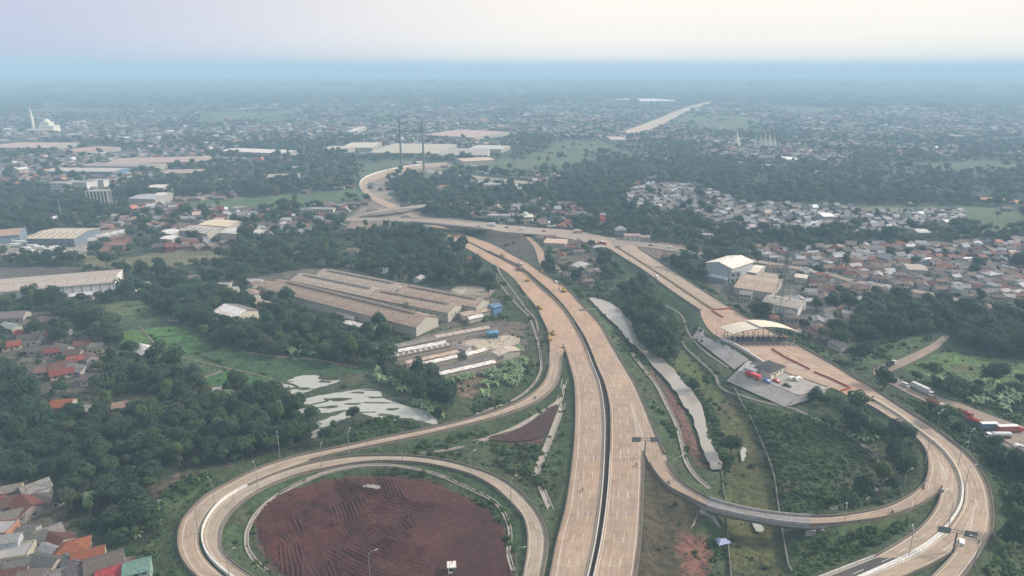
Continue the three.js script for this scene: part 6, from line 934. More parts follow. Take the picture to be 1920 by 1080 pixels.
function loader(u, v, y, turn, label) { const t = thing('wheel_loader', label, 'loader', at(u, v, y), turn); part('body', profile([[-2.6, 0.8], [1.2, 0.8], [1.2, 1.5], [-0.4, 1.9], [-2.6, 1.9]], 1.9), yellow, t); const c = part('cab', box(1.3, 1.4, 1.4, 0.2, 2.3, 0), yellow, t); part('window', box(1.1, 0.8, 1.45, 0.25, 2.5, 0), M.glass, c); part('arm', merge([bar(V(0.8, 1.6, 0.6), V(3, 0.7, 0.6), 0.25), bar(V(0.8, 1.6, -0.6), V(3, 0.7, -0.6), 0.25)]), yellow, t); part('bucket', profile([[2.9, 0.2], [4.0, 0.2], [3.2, 1.2], [2.9, 1.1]], 2.5), grime, t); wheels(t, [-1.7, 1.2], 0.7, 1.0, 0.45); }
const hw = dir(980, 510, 1040, 560);
truck(974, 497, 2.03, hw, [0.5, 0.48, 0.42], [0.55, 0.50, 0.42], 'pale flatbed truck stopped on the dusty highway', { L: 8, open: true });
truck(973, 506, 2.03, hw + 0.1, [0.16, 0.14, 0.12], [0.20, 0.15, 0.11], 'dark dump truck beside the pale flatbed truck', { L: 6.5, open: true, load: [0.3, 0.2, 0.14] });
excavator(989, 527, 2.03, hw + 2.8, 'yellow excavator on the left half of the dusty highway');
loader(942, 480, 2.03, hw, 'wheel loader on the dusty highway nearest the overpass');
excavator(1057, 547, 2.03, hw + 3.4, 'excavator with reddish boom at the right barrier of the highway');
rollerMachine(1017, 511, 2.03, hw, 'road roller at the right edge of the dusty highway'); car(1043, 530, 2.03, hw, [0.62, 0.6, 0.55], 'white pickup at the right edge of the dusty highway', false, 'pickup');
loader(1012, 579, 2.03, 2.0, 'small loader at the left edge of the highway above the ramp nose'); rollerMachine(1037, 627, 2.03, 1.9, 'olive roller above the ramp nose'); loader(1030, 637, 2.03, 1.8, 'dark loader at the left barrier above the ramp nose');
// gore posts and riders
{
  // seated rider: one skin from a small distance field
  const J = [[V(0, 0.95, 0), 0.17, V(0.08, 1.25, 0), 0.18], [V(0.08, 1.25, 0), 0.18, V(0.12, 1.42, 0), 0.15], [V(0.14, 1.5, 0), 0.07, V(0.16, 1.56, 0), 0.07], [V(0.17, 1.66, 0), 0.13, V(0.18, 1.72, 0), 0.12]];
  for (const s of [-1, 1]) J.push([V(0.1, 1.4, s * 0.2), 0.075, V(0.3, 1.15, s * 0.28), 0.06], [V(0.3, 1.15, s * 0.28), 0.055, V(0.58, 1.08, s * 0.27), 0.045], [V(0, 0.92, s * 0.1), 0.11, V(0.42, 0.82, s * 0.2), 0.085], [V(0.42, 0.82, s * 0.2), 0.08, V(0.25, 0.42, s * 0.2), 0.055], [V(0.22, 0.38, s * 0.2), 0.05, V(0.42, 0.36, s * 0.2), 0.045]);
  const n = 44, mc = new MarchingCubes(n, new THREE.MeshStandardMaterial(), false, false, 60000), half = 0.95, o = V(0.15, 1.05, 0); mc.isolation = 0;
  for (let k = 0; k < n; k++) for (let j = 0; j < n; j++) for (let i = 0; i < n; i++) {
    const p = V((i / n * 2 - 1) * half, (j / n * 2 - 1) * half, (k / n * 2 - 1) * half).add(o); let d = 1e9, kk = 0.045;
    for (const [a, ra, b, rb] of J) { const ab = b.clone().sub(a), t = cl(p.clone().sub(a).dot(ab) / ab.lengthSq()), q = p.distanceTo(a.clone().addScaledVector(ab, t)) - lerp(ra, rb, t), h = cl(0.5 + 0.5 * (d - q) / kk); d = lerp(d, q, h) - kk * h * (1 - h); }
    mc.setCell(i, j, k, -d);
  }
  mc.update(); const c = mc.count, ap = mc.positionArray.slice(0, c * 3), an = mc.normalArray.slice(0, c * 3); for (let i = 0; i < c; i++) { ap[i * 3] = ap[i * 3] * half + o.x; ap[i * 3 + 1] = ap[i * 3 + 1] * half + o.y; ap[i * 3 + 2] = ap[i * 3 + 2] * half + o.z; }
  const rg = new THREE.BufferGeometry(); rg.setAttribute('position', new THREE.BufferAttribute(new Float32Array(ap), 3)); rg.setAttribute('normal', new THREE.BufferAttribute(new Float32Array(an), 3));
  const helmet = new THREE.SphereGeometry(0.155, 10, 8).translate(0.17, 1.72, 0); let bikeP;
  for (const [u, v, y, turn, cc, where] of [[1092, 921, 2.03, 1.35, [0.05, 0.05, 0.06], 'on the left highway carriageway'], [1193, 874, 2.03, 1.4, [0.08, 0.03, 0.03], 'on the right highway carriageway near the exit sign'], [1253, 908, 3.6, -0.6, [0.04, 0.04, 0.05], 'on the exit ramp before the bridge'], [1672, 963, 5.05, 0.3, [0.03, 0.03, 0.03], 'on the ramp after the bridge'], [1003, 748, 2.03, 0.6, [0.05, 0.05, 0.05], 'on the outer left ramp'], [1678, 714, 0.36, -0.5, [0.05, 0.05, 0.05], 'on the country road behind the minivan'], [1752, 748, 0.36, -0.5, [0.05, 0.04, 0.04], 'on the country road ahead of the grey truck']]) {
    const lb = 'small dark motorcycle ' + where, p = at(u, v, y);
    if (!bikeP) { bikeP = thing('motorcycle', lb, 'motorcycle', p, turn); part('body', merge([box(0.9, 0.28, 0.22, 0.1, 0.62, 0), box(0.75, 0.1, 0.26, -0.25, 0.8, 0), bar(V(0.55, 0.95, 0), V(0.75, 0.32, 0), 0.09), box(0.1, 0.06, 0.62, 0.52, 1.02, 0)]), M.paint([0.03, 0.03, 0.035]), bikeP); for (const x of [-0.6, 0.72]) { const w = part('wheel', new THREE.TorusGeometry(0.25, 0.06, 6, 14), M.rubber, bikeP); w.position.set(x, 0.31, 0); } } else copy(bikeP, lb, p, turn);
    const r = thing('person', 'rider in dark clothes and helmet ' + where, 'person', p.clone(), turn, 'motorcycle riders'); part('body', rg, std('dark clothes ' + cc, cc), r); part('helmet', helmet, M.paint([0.06, 0.06, 0.065], 0.25), r);
  }
  for (const [u, v, y, l] of [[1056, 652, 2, 'nose'], [1763, 921, 5, 'big bend gore'], [1635, 751, 5, 'toll road median start']]) { const t = thing('crash_cushion', 'dark crash cushion at the ' + (l === 'nose' ? 'left ramp nose' : l), 'crash cushion', at(u, v, y)); part('barrels', merge([cyl(0.4, 0.4, 1, 0, 0.5, 0, 10), cyl(0.4, 0.4, 1, 0.6, 0.5, 0.6, 10), cyl(0.4, 0.4, 1, -0.6, 0.5, 0.6, 10)]), M.paint([0.10, 0.07, 0.05]), t); part('post', box(0.1, 2.2, 0.1, 0, 1.1, 0), M.darkSteel, t); part('sign_plate', box(0.9, 0.9, 0.06, 0, 2.2, 0.06), M.paint([0.12, 0.10, 0.08]), t); }
  const ww = thing('white_cushion', 'white crash cushion below the toll road sign gantry', 'crash cushion', at(1803, 1018, 5), 1.0); part('body', profile([[-1.5, 0], [1.5, 0], [1.5, 0.9], [-1.5, 0.9]], 1.6), M.paint([0.72, 0.72, 0.7]), ww);
  const bs = thing('blue_sign', 'small blue roadside sign below the plaza barriers', 'sign', at(1601, 746, 5), 0.2); part('post', box(0.12, 1.6, 0.12, 0, 0.8, 0), M.steel, bs); part('sign_board', box(3.2, 1.1, 0.1, 0, 1.9, 0.1), M.paint([0.05, 0.13, 0.30]), bs);
  const tp = thing('tarpaulin', 'pale blue tarpaulin tent beside the bridge pier', 'tarpaulin', at(1354, 1017, -2.4), 0.3); part('sheet', hipRoof(5, 3.5, 0.6, 1.3, 0.2), M.paint([0.26, 0.28, 0.44], 0.7), tp); part('posts', merge([[-2.4, 1.7], [2.4, 1.7], [2.4, -1.7], [-2.4, -1.7]].map(([x, z]) => box(0.1, 0.6, 0.1, x, 0.3, z))), M.darkSteel, tp);
}
// ---------------------------------------------------------------- plants
function leafCloud(seedN, lobes, n, size, flat = 1, tint = 0.3) {
  const r = rng(seedN), pos = [], nrm = [], col = [];
  const tot = lobes.reduce((s, l) => s + l[3] * l[3], 0);
  for (const [lx, ly, lz, R0] of lobes) {
    const k = Math.round(n * R0 * R0 / tot);
    for (let i = 0; i < k; i++) {
      const a = r() * 6.283, c = r() * 1.7 - 0.7, s = Math.sqrt(Math.max(0, 1 - c * c)), d = V(s * Math.cos(a), c, s * Math.sin(a)), rad = R0 * (0.82 + 0.26 * r());
      const p = V(lx + d.x * rad, ly + d.y * rad * flat, lz + d.z * rad), nn = d.clone().add(V(r() - 0.5, r() - 0.25, r() - 0.5).multiplyScalar(0.85)).normalize();
      const t = V(r() - 0.5, r() - 0.5, r() - 0.5).cross(nn).normalize(), b = nn.clone().cross(t), h = size * (0.6 + 0.8 * r()), w = h * (0.55 + 0.4 * r());
      const q = [p.clone().addScaledVector(t, -h / 2), p.clone().addScaledVector(b, w / 2).addScaledVector(nn, -h * 0.12), p.clone().addScaledVector(t, h / 2).addScaledVector(nn, h * 0.08), p.clone().addScaledVector(b, -w / 2).addScaledVector(nn, -h * 0.12)];
      const sn = nn.clone().lerp(d, 0.6).add(V(0, 0.15, 0)).normalize(), br = 1 + tint * (r() * 2 - 1), yl = 1 + 0.25 * (r() - 0.5);
      for (const m of [0, 2, 1, 0, 3, 2]) { pos.push(q[m].x, q[m].y, q[m].z); nrm.push(sn.x, sn.y, sn.z); col.push(br * yl, br, br * 0.95); }
    }
  }
  return geo(pos, null, null, nrm, col);
}
function lobesFor(seedN, R0, H0, k) { const r = rng(seedN), o = [[0, H0, 0, R0 * 0.72]]; for (let i = 0; i < k; i++) { const a = i / k * 6.283 + r() * 0.8, d = R0 * (0.42 + 0.25 * r()); o.push([Math.cos(a) * d, H0 + R0 * (r() * 0.75 - 0.4), Math.sin(a) * d, R0 * (0.36 + 0.24 * r())]); } return o; }
const trunkM = std('bark', [0.085, 0.065, 0.048]);
const trunkGeo = (h, r, seedN) => { const q = rng(seedN), g = [cyl(r * 0.6, r, h, 0, h / 2, 0, 7)]; for (let i = 0; i < 4; i++) { const a = i * 1.57 + q(); g.push(bar(V(0, h * 0.7, 0), V(Math.cos(a) * h * 0.35, h * (1.15 + 0.2 * q()), Math.sin(a) * h * 0.35), r * 0.5)); } return merge(g); };
const leafM = (key, c) => mat('leaves ' + key, () => new THREE.MeshPhysicalMaterial({ color: C(...c), vertexColors: true, roughness: 1, transmission: 0.35, thickness: 0, specularIntensity: 0.3, side: THREE.DoubleSide }));
// five broadleaf shapes (metres)
const kinds = [
  { R: 4.6, H: 7.6, k: 7, n: 430, s: 1.15, c: [0.025, 0.055, 0.028], key: 'deep' }, { R: 3.9, H: 6.6, k: 6, n: 380, s: 1.05, c: [0.034, 0.070, 0.030], key: 'mid' },
  { R: 5.4, H: 7.0, k: 8, n: 480, s: 1.2, c: [0.020, 0.045, 0.027], key: 'dark' }, { R: 3.3, H: 7.8, k: 6, n: 340, s: 1.0, c: [0.050, 0.088, 0.038], key: 'light' }, { R: 4.2, H: 8.6, k: 7, n: 400, s: 1.1, c: [0.027, 0.060, 0.038], key: 'blue' },
  { R: 5.6, H: 6.2, k: 9, n: 420, s: 0.95, c: [0.034, 0.070, 0.030], key: 'umbrella', flat: 0.5 }, { R: 2.6, H: 8.8, k: 6, n: 330, s: 0.85, c: [0.066, 0.104, 0.036], key: 'bamboo', flat: 1.5 }, { R: 3.6, H: 5.4, k: 5, n: 300, s: 1.3, c: [0.046, 0.062, 0.032], key: 'olive', flat: 0.9 },
].map((d, i) => ({ ...d, crown: leafCloud(100 + i, lobesFor(50 + i, d.R, d.H, d.k), d.n * 2.1, d.s * 0.88, d.flat ?? 0.86), trunk: trunkGeo(d.H * 0.8, 0.28, i), m: leafM(d.key, d.c) }));
const bushG = [0, 1, 2].map((i) => i < 2 ? leafCloud(300 + i, lobesFor(80 + i, 0.9, 0.55, 5), 110, 0.40, 0.8, 0.35) : leafCloud(302, lobesFor(82, 0.8, 0.3, 4), 26, 0.55, 0.6, 0.35)), bushM = mat('bush leaves', () => new THREE.MeshPhysicalMaterial({ color: C(1, 1, 1), vertexColors: true, roughness: 1, transmission: 0.35, thickness: 0, specularIntensity: 0.3, side: THREE.DoubleSide }));
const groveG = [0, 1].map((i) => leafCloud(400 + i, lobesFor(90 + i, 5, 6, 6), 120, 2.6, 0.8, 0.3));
function frondTree(n, len, lift, droop, width, y, key, trunk, seedN) { // palms and bananas: long bent blades from one point
  const r = rng(seedN), pos = [], idx = [], g = [];
  for (let i = 0; i < n; i++) { const a = i / n * 6.283 + r() * 0.5, l = len * (0.8 + 0.4 * r()), up = lift * (0.6 + 0.8 * r()), seg = 6, o = pos.length / 3, d = V(Math.cos(a), 0, Math.sin(a)), s = V(-d.z, 0, d.x); for (let k = 0; k <= seg; k++) { const t = k / seg, w = width * Math.sin(Math.PI * (0.12 + 0.85 * t)) * 0.5, p = d.clone().multiplyScalar(l * t * (1 - 0.15 * t)).setY(y + up * l * t - droop * l * t * t); for (const e of [-1, 0, 1]) pos.push(p.x + s.x * w * e, p.y - Math.abs(e) * w * 0.35, p.z + s.z * w * e); if (k) { const c = o + k * 3; idx.push(c, c - 3, c + 1, c + 1, c - 3, c - 2, c + 1, c - 2, c + 2, c + 2, c - 2, c - 1); } } }
  return geo(pos, idx, null, null);
}
const inView = (x, z, m = 1.12) => { const depth = -z * CP + EYE * SP; if (depth < 120) return false; const u = x / depth * FOCAL, v = (-(0 - EYE) * CP + z * SP) / depth * FOCAL; return Math.abs(u) < 960 * m + 30 && v < 540 * m && v > -420; };
const fpHash = new Map();
for (const f of footprints) { const k0 = Math.floor((f[0] - f[2]) / 25), k1 = Math.floor((f[0] + f[2]) / 25), j0 = Math.floor((f[1] - f[2]) / 25), j1 = Math.floor((f[1] + f[2]) / 25); for (let i = k0; i <= k1; i++) for (let j = j0; j <= j1; j++) { const k = i + ',' + j; (fpHash.get(k) ?? fpHash.set(k, []).get(k)).push(f); } }
const addFp = (x, z, r) => { const k = Math.floor(x / 25) + ',' + Math.floor(z / 25); (fpHash.get(k) ?? fpHash.set(k, []).get(k)).push([x, z, r]); };
const onBuilding = (x, z, r) => { const l = fpHash.get(Math.floor(x / 25) + ',' + Math.floor(z / 25)); return !!l && l.some((f) => Math.hypot(f[0] - x, f[1] - z) < f[2] * 0.92 + r); };
const clear = (x, z, r) => { if (onBuilding(x, z, r * 0.5)) return false; const d = nearRoad(x, z, r + 3); return !d[1]; };

const marks = [[380, 890, 'the brown mud flat'], [525, 857, 'the lamp before the wood'], [66, 912, 'the white two-storey house'], [118, 756, 'the lone orange roof'], [238, 757, 'the brown striped roof'], [560, 770, 'the large pond'], [403, 946, 'the white ramp barrier'], [257, 1061, 'the turquoise house'], [90, 997, 'the white-fronted grey gable'], [30, 830, 'the left picture edge'], [200, 850, 'the middle of the wood'], [330, 820, 'the right half of the wood'], [100, 640, 'the large orange hipped roof'], [270, 655, 'the white barn'], [450, 590, 'the gabled workshop'], [640, 620, 'the white factory lean-to'], [780, 700, 'the poultry sheds'], [960, 600, 'the blue factory block'], [1215, 610, 'the stream bend'], [1340, 800, 'the lower stream'], [1440, 690, 'the toll office'], [1550, 590, 'the grey columned hall'], [1650, 700, 'the road bend'], [1725, 730, 'the grey box truck'], [1850, 800, 'the parked red trucks'], [1900, 960, 'the lower right corner'], [1700, 860, 'the bend of the toll road'], [1580, 830, 'the curved drain'], [1800, 680, 'the bright meadow'], [150, 530, 'the long pale hall'], [30, 1060, 'the bottom left corner'], [1420, 1040, 'the canal bridge'], [900, 730, 'the bare lot'], [480, 690, 'the long rice plot'], [1050, 470, 'the pinkish shed'], [1090, 500, 'the white-gabled shelter'], [1075, 440, 'the middle of the old street'], [985, 418, 'the small mosque'], [936, 416, 'the pale row house'], [928, 358, 'the white school block'], [1130, 430, 'the red sign tower'], [1200, 445, 'the white shop house'], [1372, 500, 'the tall cream-roofed hall'], [1440, 535, 'the broad brown hall'], [1550, 512, 'the bend of the old street'], [1620, 530, 'the red car'], [1700, 545, 'the white minibus'], [1722, 502, 'the pale brown hall'], [1850, 570, 'the right end of the street'], [1600, 470, 'the upper right village'], [1720, 450, 'the grey white village roof'], [1880, 480, 'the right picture edge'], [1560, 620, 'the houses beside the plaza'], [1500, 600, 'the twin lamps of the plaza'], [1210, 370, 'the left end of the estate'], [1350, 390, 'the centre of the estate'], [1555, 403, 'the bright white estate roof'], [360, 430, 'the cream village hall'], [605, 400, 'the long pale block'], [480, 410, 'the left village centre'], [690, 400, 'the unfinished highway'], [190, 385, 'the striped tall block'], [100, 445, 'the striped depot'], [900, 470, 'the dark cutting']].map(([u, v, w]) => [S(u, v), w]);
const nearest = (x, z) => marks.map(([p, t]) => [Math.hypot(p.x - x, p.z - z), t]).sort((a, b) => a[0] - b[0]).slice(0, 2).map((a) => a[1]);

const placed = (head, x, z) => { const [a, b] = nearest(x, z), t = `${head} between ${a} and ${b}`; return t.split(' ').length > 15 ? `${head} nearest ${a}` : t; };
// ---- scattered houses of the villages (before the trees, so that trees stand between them)
const HR = rng(99), roofs = [[0.24, 0.09, 0.06], [0.18, 0.10, 0.08], [0.21, 0.20, 0.19], [0.27, 0.27, 0.28], [0.15, 0.13, 0.12], [0.24, 0.18, 0.15], [0.40, 0.41, 0.43], [0.22, 0.17, 0.15]];
const estate = LAND.find((l) => l.key === 'estate'), cand = [];
for (const [d0, d1, step] of [[430, 1100, 9.6], [1100, 1900, 13], [1900, 4200, 32]]) for (let z = -d1 * 1.05; z < -d0 * 0.55; z += step) for (let x = -d1 * 0.9; x < d1 * 0.9; x += step) {
  const px = x + rr(-0.32, 0.32, HR) * step, pz = z + rr(-0.32, 0.32, HR) * step, dd = Math.hypot(px, pz); if (dd < d0 || dd >= d1 || !inView(px, pz, 1.14)) continue;
  const l = coverAt(px, pz); if (!l.houses || HR() > l.houses * (dd > 1900 ? 1.6 : 1) || !clear(px, pz, dd < 1900 ? 3.4 : 6)) continue;
  const inEst = l.key === 'estate'; cand.push({ x: px, z: pz, d: dd, key: l.key, L: inEst ? rr(7.5, 9.5, HR) : rr(7, 12.5, HR), W: inEst ? rr(6, 7, HR) : rr(6, 8.5, HR), turn: (inEst ? 0.35 : rr(-0.5, 0.5, HR)) + (HR() < 0.3 ? 1.57 : 0), roof: inEst ? pick([2, 3, 6, 2, 4, 2, 5, 3], HR) : Math.floor(HR() * roofs.length), H: rr(2.8, HR() < 0.2 ? 6 : 3.8, HR) });
  addFp(px, pz, 4.6);
}
cand.sort((a, b) => a.d * (inView(a.x, a.z, 1.0) ? 1 : 9) - b.d * (inView(b.x, b.z, 1.0) ? 1 : 9));
const near = cand.slice(0, 236), rest = cand.slice(236);
const roofWord = ['terracotta', 'brown', 'grey', 'pale grey', 'dark', 'tan', 'whitish', 'dull'];
for (const h of near) house(0, 0, h.L, h.W, h.turn * 57.3, { pos: V(h.x, 0, h.z), H: h.H, rise: h.W * 0.22, roof: roofs[h.roof], wall: pick([[0.55, 0.53, 0.5], [0.48, 0.46, 0.42], [0.6, 0.6, 0.58], [0.45, 0.5, 0.52]], HR), kind: HR() < 0.3 ? 'hip' : 'gable', sheet: h.roof === 3 || h.roof === 6, label: placed(`${h.L > 12 ? 'wide' : 'small'} ${h.H > 4.2 ? 'two-storey ' : ''}${roofWord[h.roof]} roofed house`, h.x, h.z), group: `houses nearest ${nearest(h.x, h.z)[0]}`, name: 'village_house', wins: h.d < 800 });
{
  const L = 10, W = 8, H = 3.4, parts = [gableWalls(L, W, H, 1.8), ...gableRoof(L, W, H, 1.8)].map((g, i) => { g = g.clone(); g.deleteAttribute('uv'); const n = g.attributes.position.count, c = new Float32Array(n * 3).fill(i ? 1 : 0.85); g.setAttribute('color', new THREE.BufferAttribute(c, 3)); return g; });
  const im = new THREE.InstancedMesh(mergeGeometries(parts), mat('distant houses', () => new THREE.MeshStandardMaterial({ vertexColors: true, roughness: 0.85, side: THREE.DoubleSide })), rest.length), m = new THREE.Matrix4(), q = new THREE.Quaternion(), c = new THREE.Color();
  rest.forEach((h, i) => { const k = h.d > 1900 ? rr(1.2, 2.0, HR) : 1; q.setFromAxisAngle(V(0, 1, 0), h.turn); m.compose(V(h.x, 0, h.z), q, V(h.L / L * k, h.H / H * (0.9 + 0.1 * k), h.W / W * k)); im.setMatrixAt(i, m); const f = roofs[h.roof], e = HR() < 0.10 ? 1.5 : 0.60; im.setColorAt(i, c.setRGB(Math.min(0.85, f[0] * e), Math.min(0.85, f[1] * e), Math.min(0.85, f[2] * e))); });
  im.name = 'distant_houses'; shade(im); scene.add(im); tag(im, 'dense mass of small roofs spreading into the haze', 'houses', null, 'stuff');
}
// ---- trees
const TR = rng(4242), trees = [];
for (const [d0, d1, step] of [[150, 560, 5.5], [560, 1100, 9], [1100, 2000, 13], [2000, 3600, 24], [3600, 6500, 42], [6500, 13000, 95]]) for (let z = -d1; z < -d0 * 0.45; z += step) for (let x = -d1 * 0.95; x < d1 * 0.95; x += step) {
  const px = x + rr(-0.48, 0.48, TR) * step, pz = z + rr(-0.48, 0.48, TR) * step, dd = Math.hypot(px, pz), roll = TR(), sc = 0.62 + 0.85 * Math.pow(TR(), 1.6), kd = [0, 1, 2, 3, 4, 0, 2, 4, 5, 5, 6, 7][Math.floor(TR() * 12)]; if (dd < d0 || dd >= d1 || !inView(px, pz, d1 < 1200 ? 1.3 : 1.15)) continue;
  const l = coverAt(px, pz), dens = l.trees * (0.72 + 0.9 * sstep(-0.3, 0.4, fbm(px, pz, 60, 33))); if (roll > dens || !clear(px, pz, d1 > 2000 ? 10 : 3.2)) continue;
  trees.push({ x: px, z: pz, d: dd, s: sc * (l.key === 'woodland' ? 0.86 : 1) * (d1 > 7000 ? 9 : d1 > 3700 ? 4.2 : d1 > 2000 && d1 <= 3600 ? 1 : 1), k: kd, key: l.key, band: d1 });
}
const solo = trees.filter((t) => t.band <= 1100 && t.d < 800 && inView(t.x, t.z, 1.0)).sort((a, b) => b.s / b.d - a.s / a.d).slice(0, 285), soloSet = new Set(solo);
const tone = ['deep green', 'mid green', 'dark spreading', 'light green slender', 'bluish tall', 'flat-crowned', 'pale narrow', 'olive'];
solo.forEach((t) => {
  const k = kinds[t.k], y = groundAt(t.x, t.z) - 0.2, o = thing('broadleaf_tree', placed(`${t.s > 1.1 ? 'big' : t.s > 0.8 ? 'medium' : 'small'} ${tone[t.k]} tree`, t.x, t.z), 'tree', V(t.x, y, t.z), TR() * 6.28, 'trees nearest ' + nearest(t.x, t.z)[0]);
  o.scale.set(t.s, t.s * rr(0.85, 1.15, TR), t.s); part('trunk', k.trunk, trunkM, o); part('crown', k.crown, k.m, o);
});
const whole = kinds.map((k) => { const tg = k.trunk.clone(); tg.deleteAttribute('uv'); const n = tg.attributes.position.count, c = new Float32Array(n * 3); for (let i = 0; i < n; i++) { c[i * 3] = 1.3; c[i * 3 + 1] = 0.7; c[i * 3 + 2] = 1; } tg.setAttribute('color', new THREE.BufferAttribute(c, 3)); return mergeGeometries([tg, k.crown]); });
{
  const m = new THREE.Matrix4(), q = new THREE.Quaternion(), up = V(0, 1, 0), col = new THREE.Color();
  const place = (list, g, name, label, base, far) => { if (!list.length) return; const im = new THREE.InstancedMesh(g, bushM, list.length); list.forEach((t, i) => { q.setFromAxisAngle(up, TR() * 6.28); const y = t.d < 1200 ? groundAt(t.x, t.z) - 0.2 : -0.3, s = t.s; m.compose(V(t.x, y, t.z), q, far ? V(s * rr(0.9, 1.5, TR), s * rr(0.45, 0.8, TR) * (t.band > 3600 ? 0.7 : 1.4), s * rr(0.9, 1.5, TR)) : V(s, s * rr(0.85, 1.2, TR), s)); im.setMatrixAt(i, m); const b = rr(0.75, 1.3, TR), h = rr(-0.12, 0.16, TR); im.setColorAt(i, col.setRGB(base[0] * b * (1 + h), base[1] * b, base[2] * b * (1 - h))); }); im.name = name; shade(im); scene.add(im); tag(im, label, 'trees', null, 'stuff'); };
  const words = ['deep green', 'mid green', 'dark spreading', 'light slender', 'bluish tall', 'flat-crowned', 'pale narrow', 'olive'];
  kinds.forEach((k, i) => place(trees.filter((t) => !soloSet.has(t) && t.band <= 2000 && t.k === i), whole[i], ['woodland_foliage', 'grove_foliage', 'thicket_foliage', 'copse_foliage', 'belt_foliage', 'canopy_foliage', 'bamboo_foliage', 'hedgerow_foliage'][i], `${words[i]} trees of the farther woods and tree belts merging into one mass`, k.c));
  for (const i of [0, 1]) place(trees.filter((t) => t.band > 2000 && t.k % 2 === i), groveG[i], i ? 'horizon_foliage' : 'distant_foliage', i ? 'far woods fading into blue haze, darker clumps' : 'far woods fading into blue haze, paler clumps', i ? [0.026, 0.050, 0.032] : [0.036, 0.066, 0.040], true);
  // shrubs and rough herbs on embankments and open ground
  const SR = rng(777), sh = [[], [], []];
  for (const [d0, d1, step, herb] of [[150, 430, 2.0, 0], [430, 760, 3.4, 0], [150, 400, 0.95, 1], [400, 620, 1.9, 1]]) for (let z = -d1; z < -130; z += step) for (let x = -d1 * 0.95; x < d1 * 0.95; x += step) {
    const px = x + rr(-0.5, 0.5, SR) * step, pz = z + rr(-0.5, 0.5, SR) * step, dd = Math.hypot(px, pz), roll = SR(), s0 = SR(); if (dd < d0 || dd >= d1 || !inView(px, pz, 1.15)) continue;
    const l = coverAt(px, pz); if (!l.shrubs) continue; const n = sstep(-0.4, 0.4, fbm(px, pz, 22, 17)), f = l.shrubs > 0.8 ? 0.75 + 0.25 * n : n;
    const dens = herb ? Math.min(0.75, (0.25 + l.shrubs) * (0.2 + 0.8 * sstep(-0.35, 0.4, fbm(px, pz, 9, 27)))) : Math.min(0.95, l.shrubs * f * 1.15); if (roll > dens) continue; const rd = nearRoad(px, pz, herb ? 2.3 : 3.4); if (rd[1] || onBuilding(px, pz, 0.5) || inside(streamP, px, pz)) continue;
    const big = step > 3 || (herb && step > 1.5) ? 1.5 : 1; sh[herb ? 2 : sh[0].length > sh[1].length ? 1 : 0].push({ x: px, z: pz, s: big * (herb ? 0.28 + 0.42 * s0 * s0 : (0.8 + 1.1 * s0 * s0) * (0.7 + 0.5 * n)) });
  }
  ['embankment_undergrowth', 'roadside_undergrowth', 'rough_grass'].forEach((name, i) => { const list = sh[i], im = new THREE.InstancedMesh(bushG[i], bushM, list.length); list.forEach((t, j) => { q.setFromAxisAngle(up, SR() * 6.28); m.compose(V(t.x, groundAt(t.x, t.z) - 0.08, t.z), q, V(t.s, t.s * (i === 2 ? rr(0.5, 1.0, SR) : rr(0.6, 1.2, SR)), t.s)); im.setMatrixAt(j, m); const b = rr(0.6, 1.35, SR) * (1 + 0.3 * noise(t.x, t.z, 14, 3)), h = rr(-0.1, 0.28, SR); im.setColorAt(j, col.setRGB(0.050 * b * (1 + h), 0.098 * b, 0.033 * b)); }); im.name = name; shade(im); scene.add(im); tag(im, ['leafy shrubs covering the embankments and canal banks', 'tangled weeds and shrubs covering roadside slopes', 'rough grass and herbs over the open ground'][i], i === 2 ? 'grass' : 'undergrowth', null, 'stuff'); });
  console.log('trees', trees.length, 'solo', solo.length, 'houses', cand.length, 'shrubs', sh.map((a) => a.length).join('/'));
}
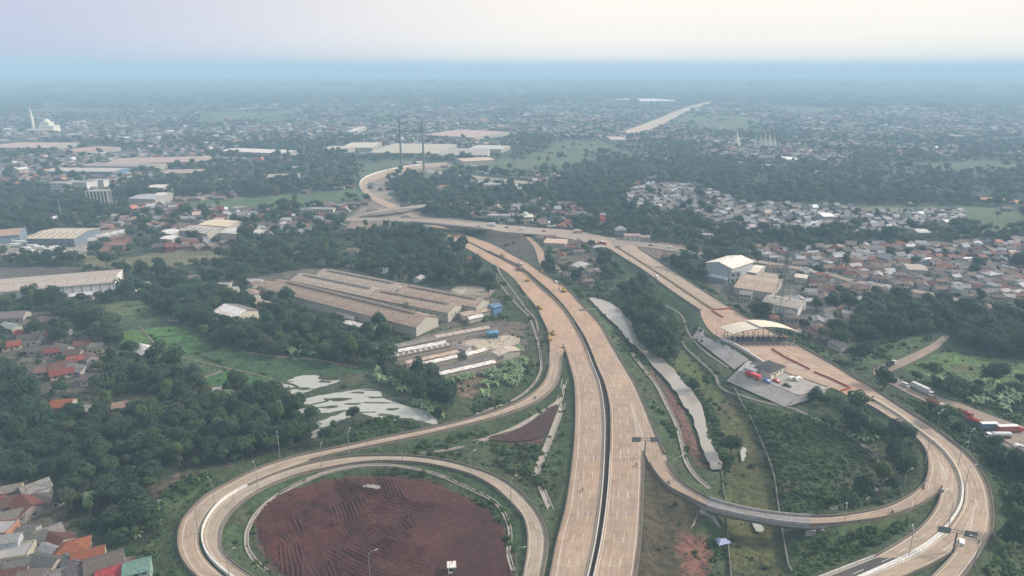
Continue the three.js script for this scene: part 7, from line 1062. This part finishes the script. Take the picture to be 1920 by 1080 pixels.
// ---- palms and banana plants
{
  const palmF = frondTree(14, 4.2, 0.55, 0.95, 0.9, 8.6, 'palm', true, 3), palmT = cyl(0.16, 0.26, 8.8, 0, 4.4, 0, 8), palmM = std('palm fronds', [0.07, 0.105, 0.05]);
  const banF = frondTree(9, 3.4, 1.15, 1.05, 1.1, 1.4, 'banana', true, 8), banT = cyl(0.14, 0.22, 1.6, 0, 0.8, 0, 8), banM = std('banana leaves', [0.095, 0.155, 0.062], { roughness: 0.6 });
  for (const [u, v, l] of [[761, 589, 'coconut palm standing between the factory halls'], [508, 762, 'coconut palm leaning over the bare red ground'], [500, 745, 'coconut palm at the pond corner'], [985, 577, 'palm behind the blue block of the factory'], [172, 960, 'palm rising above the bottom left wood'], [430, 760, 'palm on the bare red ground']]) { const o = thing('palm_tree', l, 'palm', S(u, v), R() * 6); part('trunk', palmT, trunkM, o); part('fronds', palmF, palmM, o); }
  const bz = [[[700, 690, 790, 720, 830, 780, 815, 790, 760, 745, 690, 705], 34, 'banana plant in the row along the pond path'], [[825, 705, 950, 680, 975, 650, 985, 690, 960, 730, 900, 745, 920, 700, 830, 725], 40, 'banana plant below the dark poultry shed'], [[1735, 715, 1850, 715, 1920, 745, 1900, 775, 1800, 750], 60, 'banana plant in the grove beside the trucks'], [[420, 625, 560, 632, 640, 660, 680, 680, 600, 672, 480, 656], 50, 'banana plant in the strip above the rice plots'], [[1560, 800, 1600, 790, 1650, 830, 1620, 840], 8, 'banana plant inside the right loop'], [[1210, 575, 1260, 600, 1265, 640, 1235, 620], 12, 'banana plant beside the stream bend'], [[200, 985, 240, 990, 290, 960, 300, 1000, 250, 1020], 10, 'banana plant at the lower edge of the left wood']];
  let bp; const br = rng(61);
  for (const [pl, n, l] of bz) { const P = poly(pl), b = bounds(P); for (let i = 0, g = 0; i < n && g < 4000; g++) { const x = rr(b[0], b[1], br), z = rr(b[2], b[3], br); if (!inside(P, x, z) || !clear(x, z, 1.5)) continue; i++; const p = V(x, groundAt(x, z) - 0.1, z), s = rr(0.9, 1.5, br), grp = l.replace('banana plant', 'banana plants'); let o; if (!bp) { o = bp = thing('banana_plant', l, 'banana plant', p, 0, grp); part('stem', banT, banM, o); part('leaves', banF, banM, o); } else o = copy(bp, l, p, br() * 6.28, grp); o.scale.setScalar(s); } }
}
renderer.render(scene, camera);
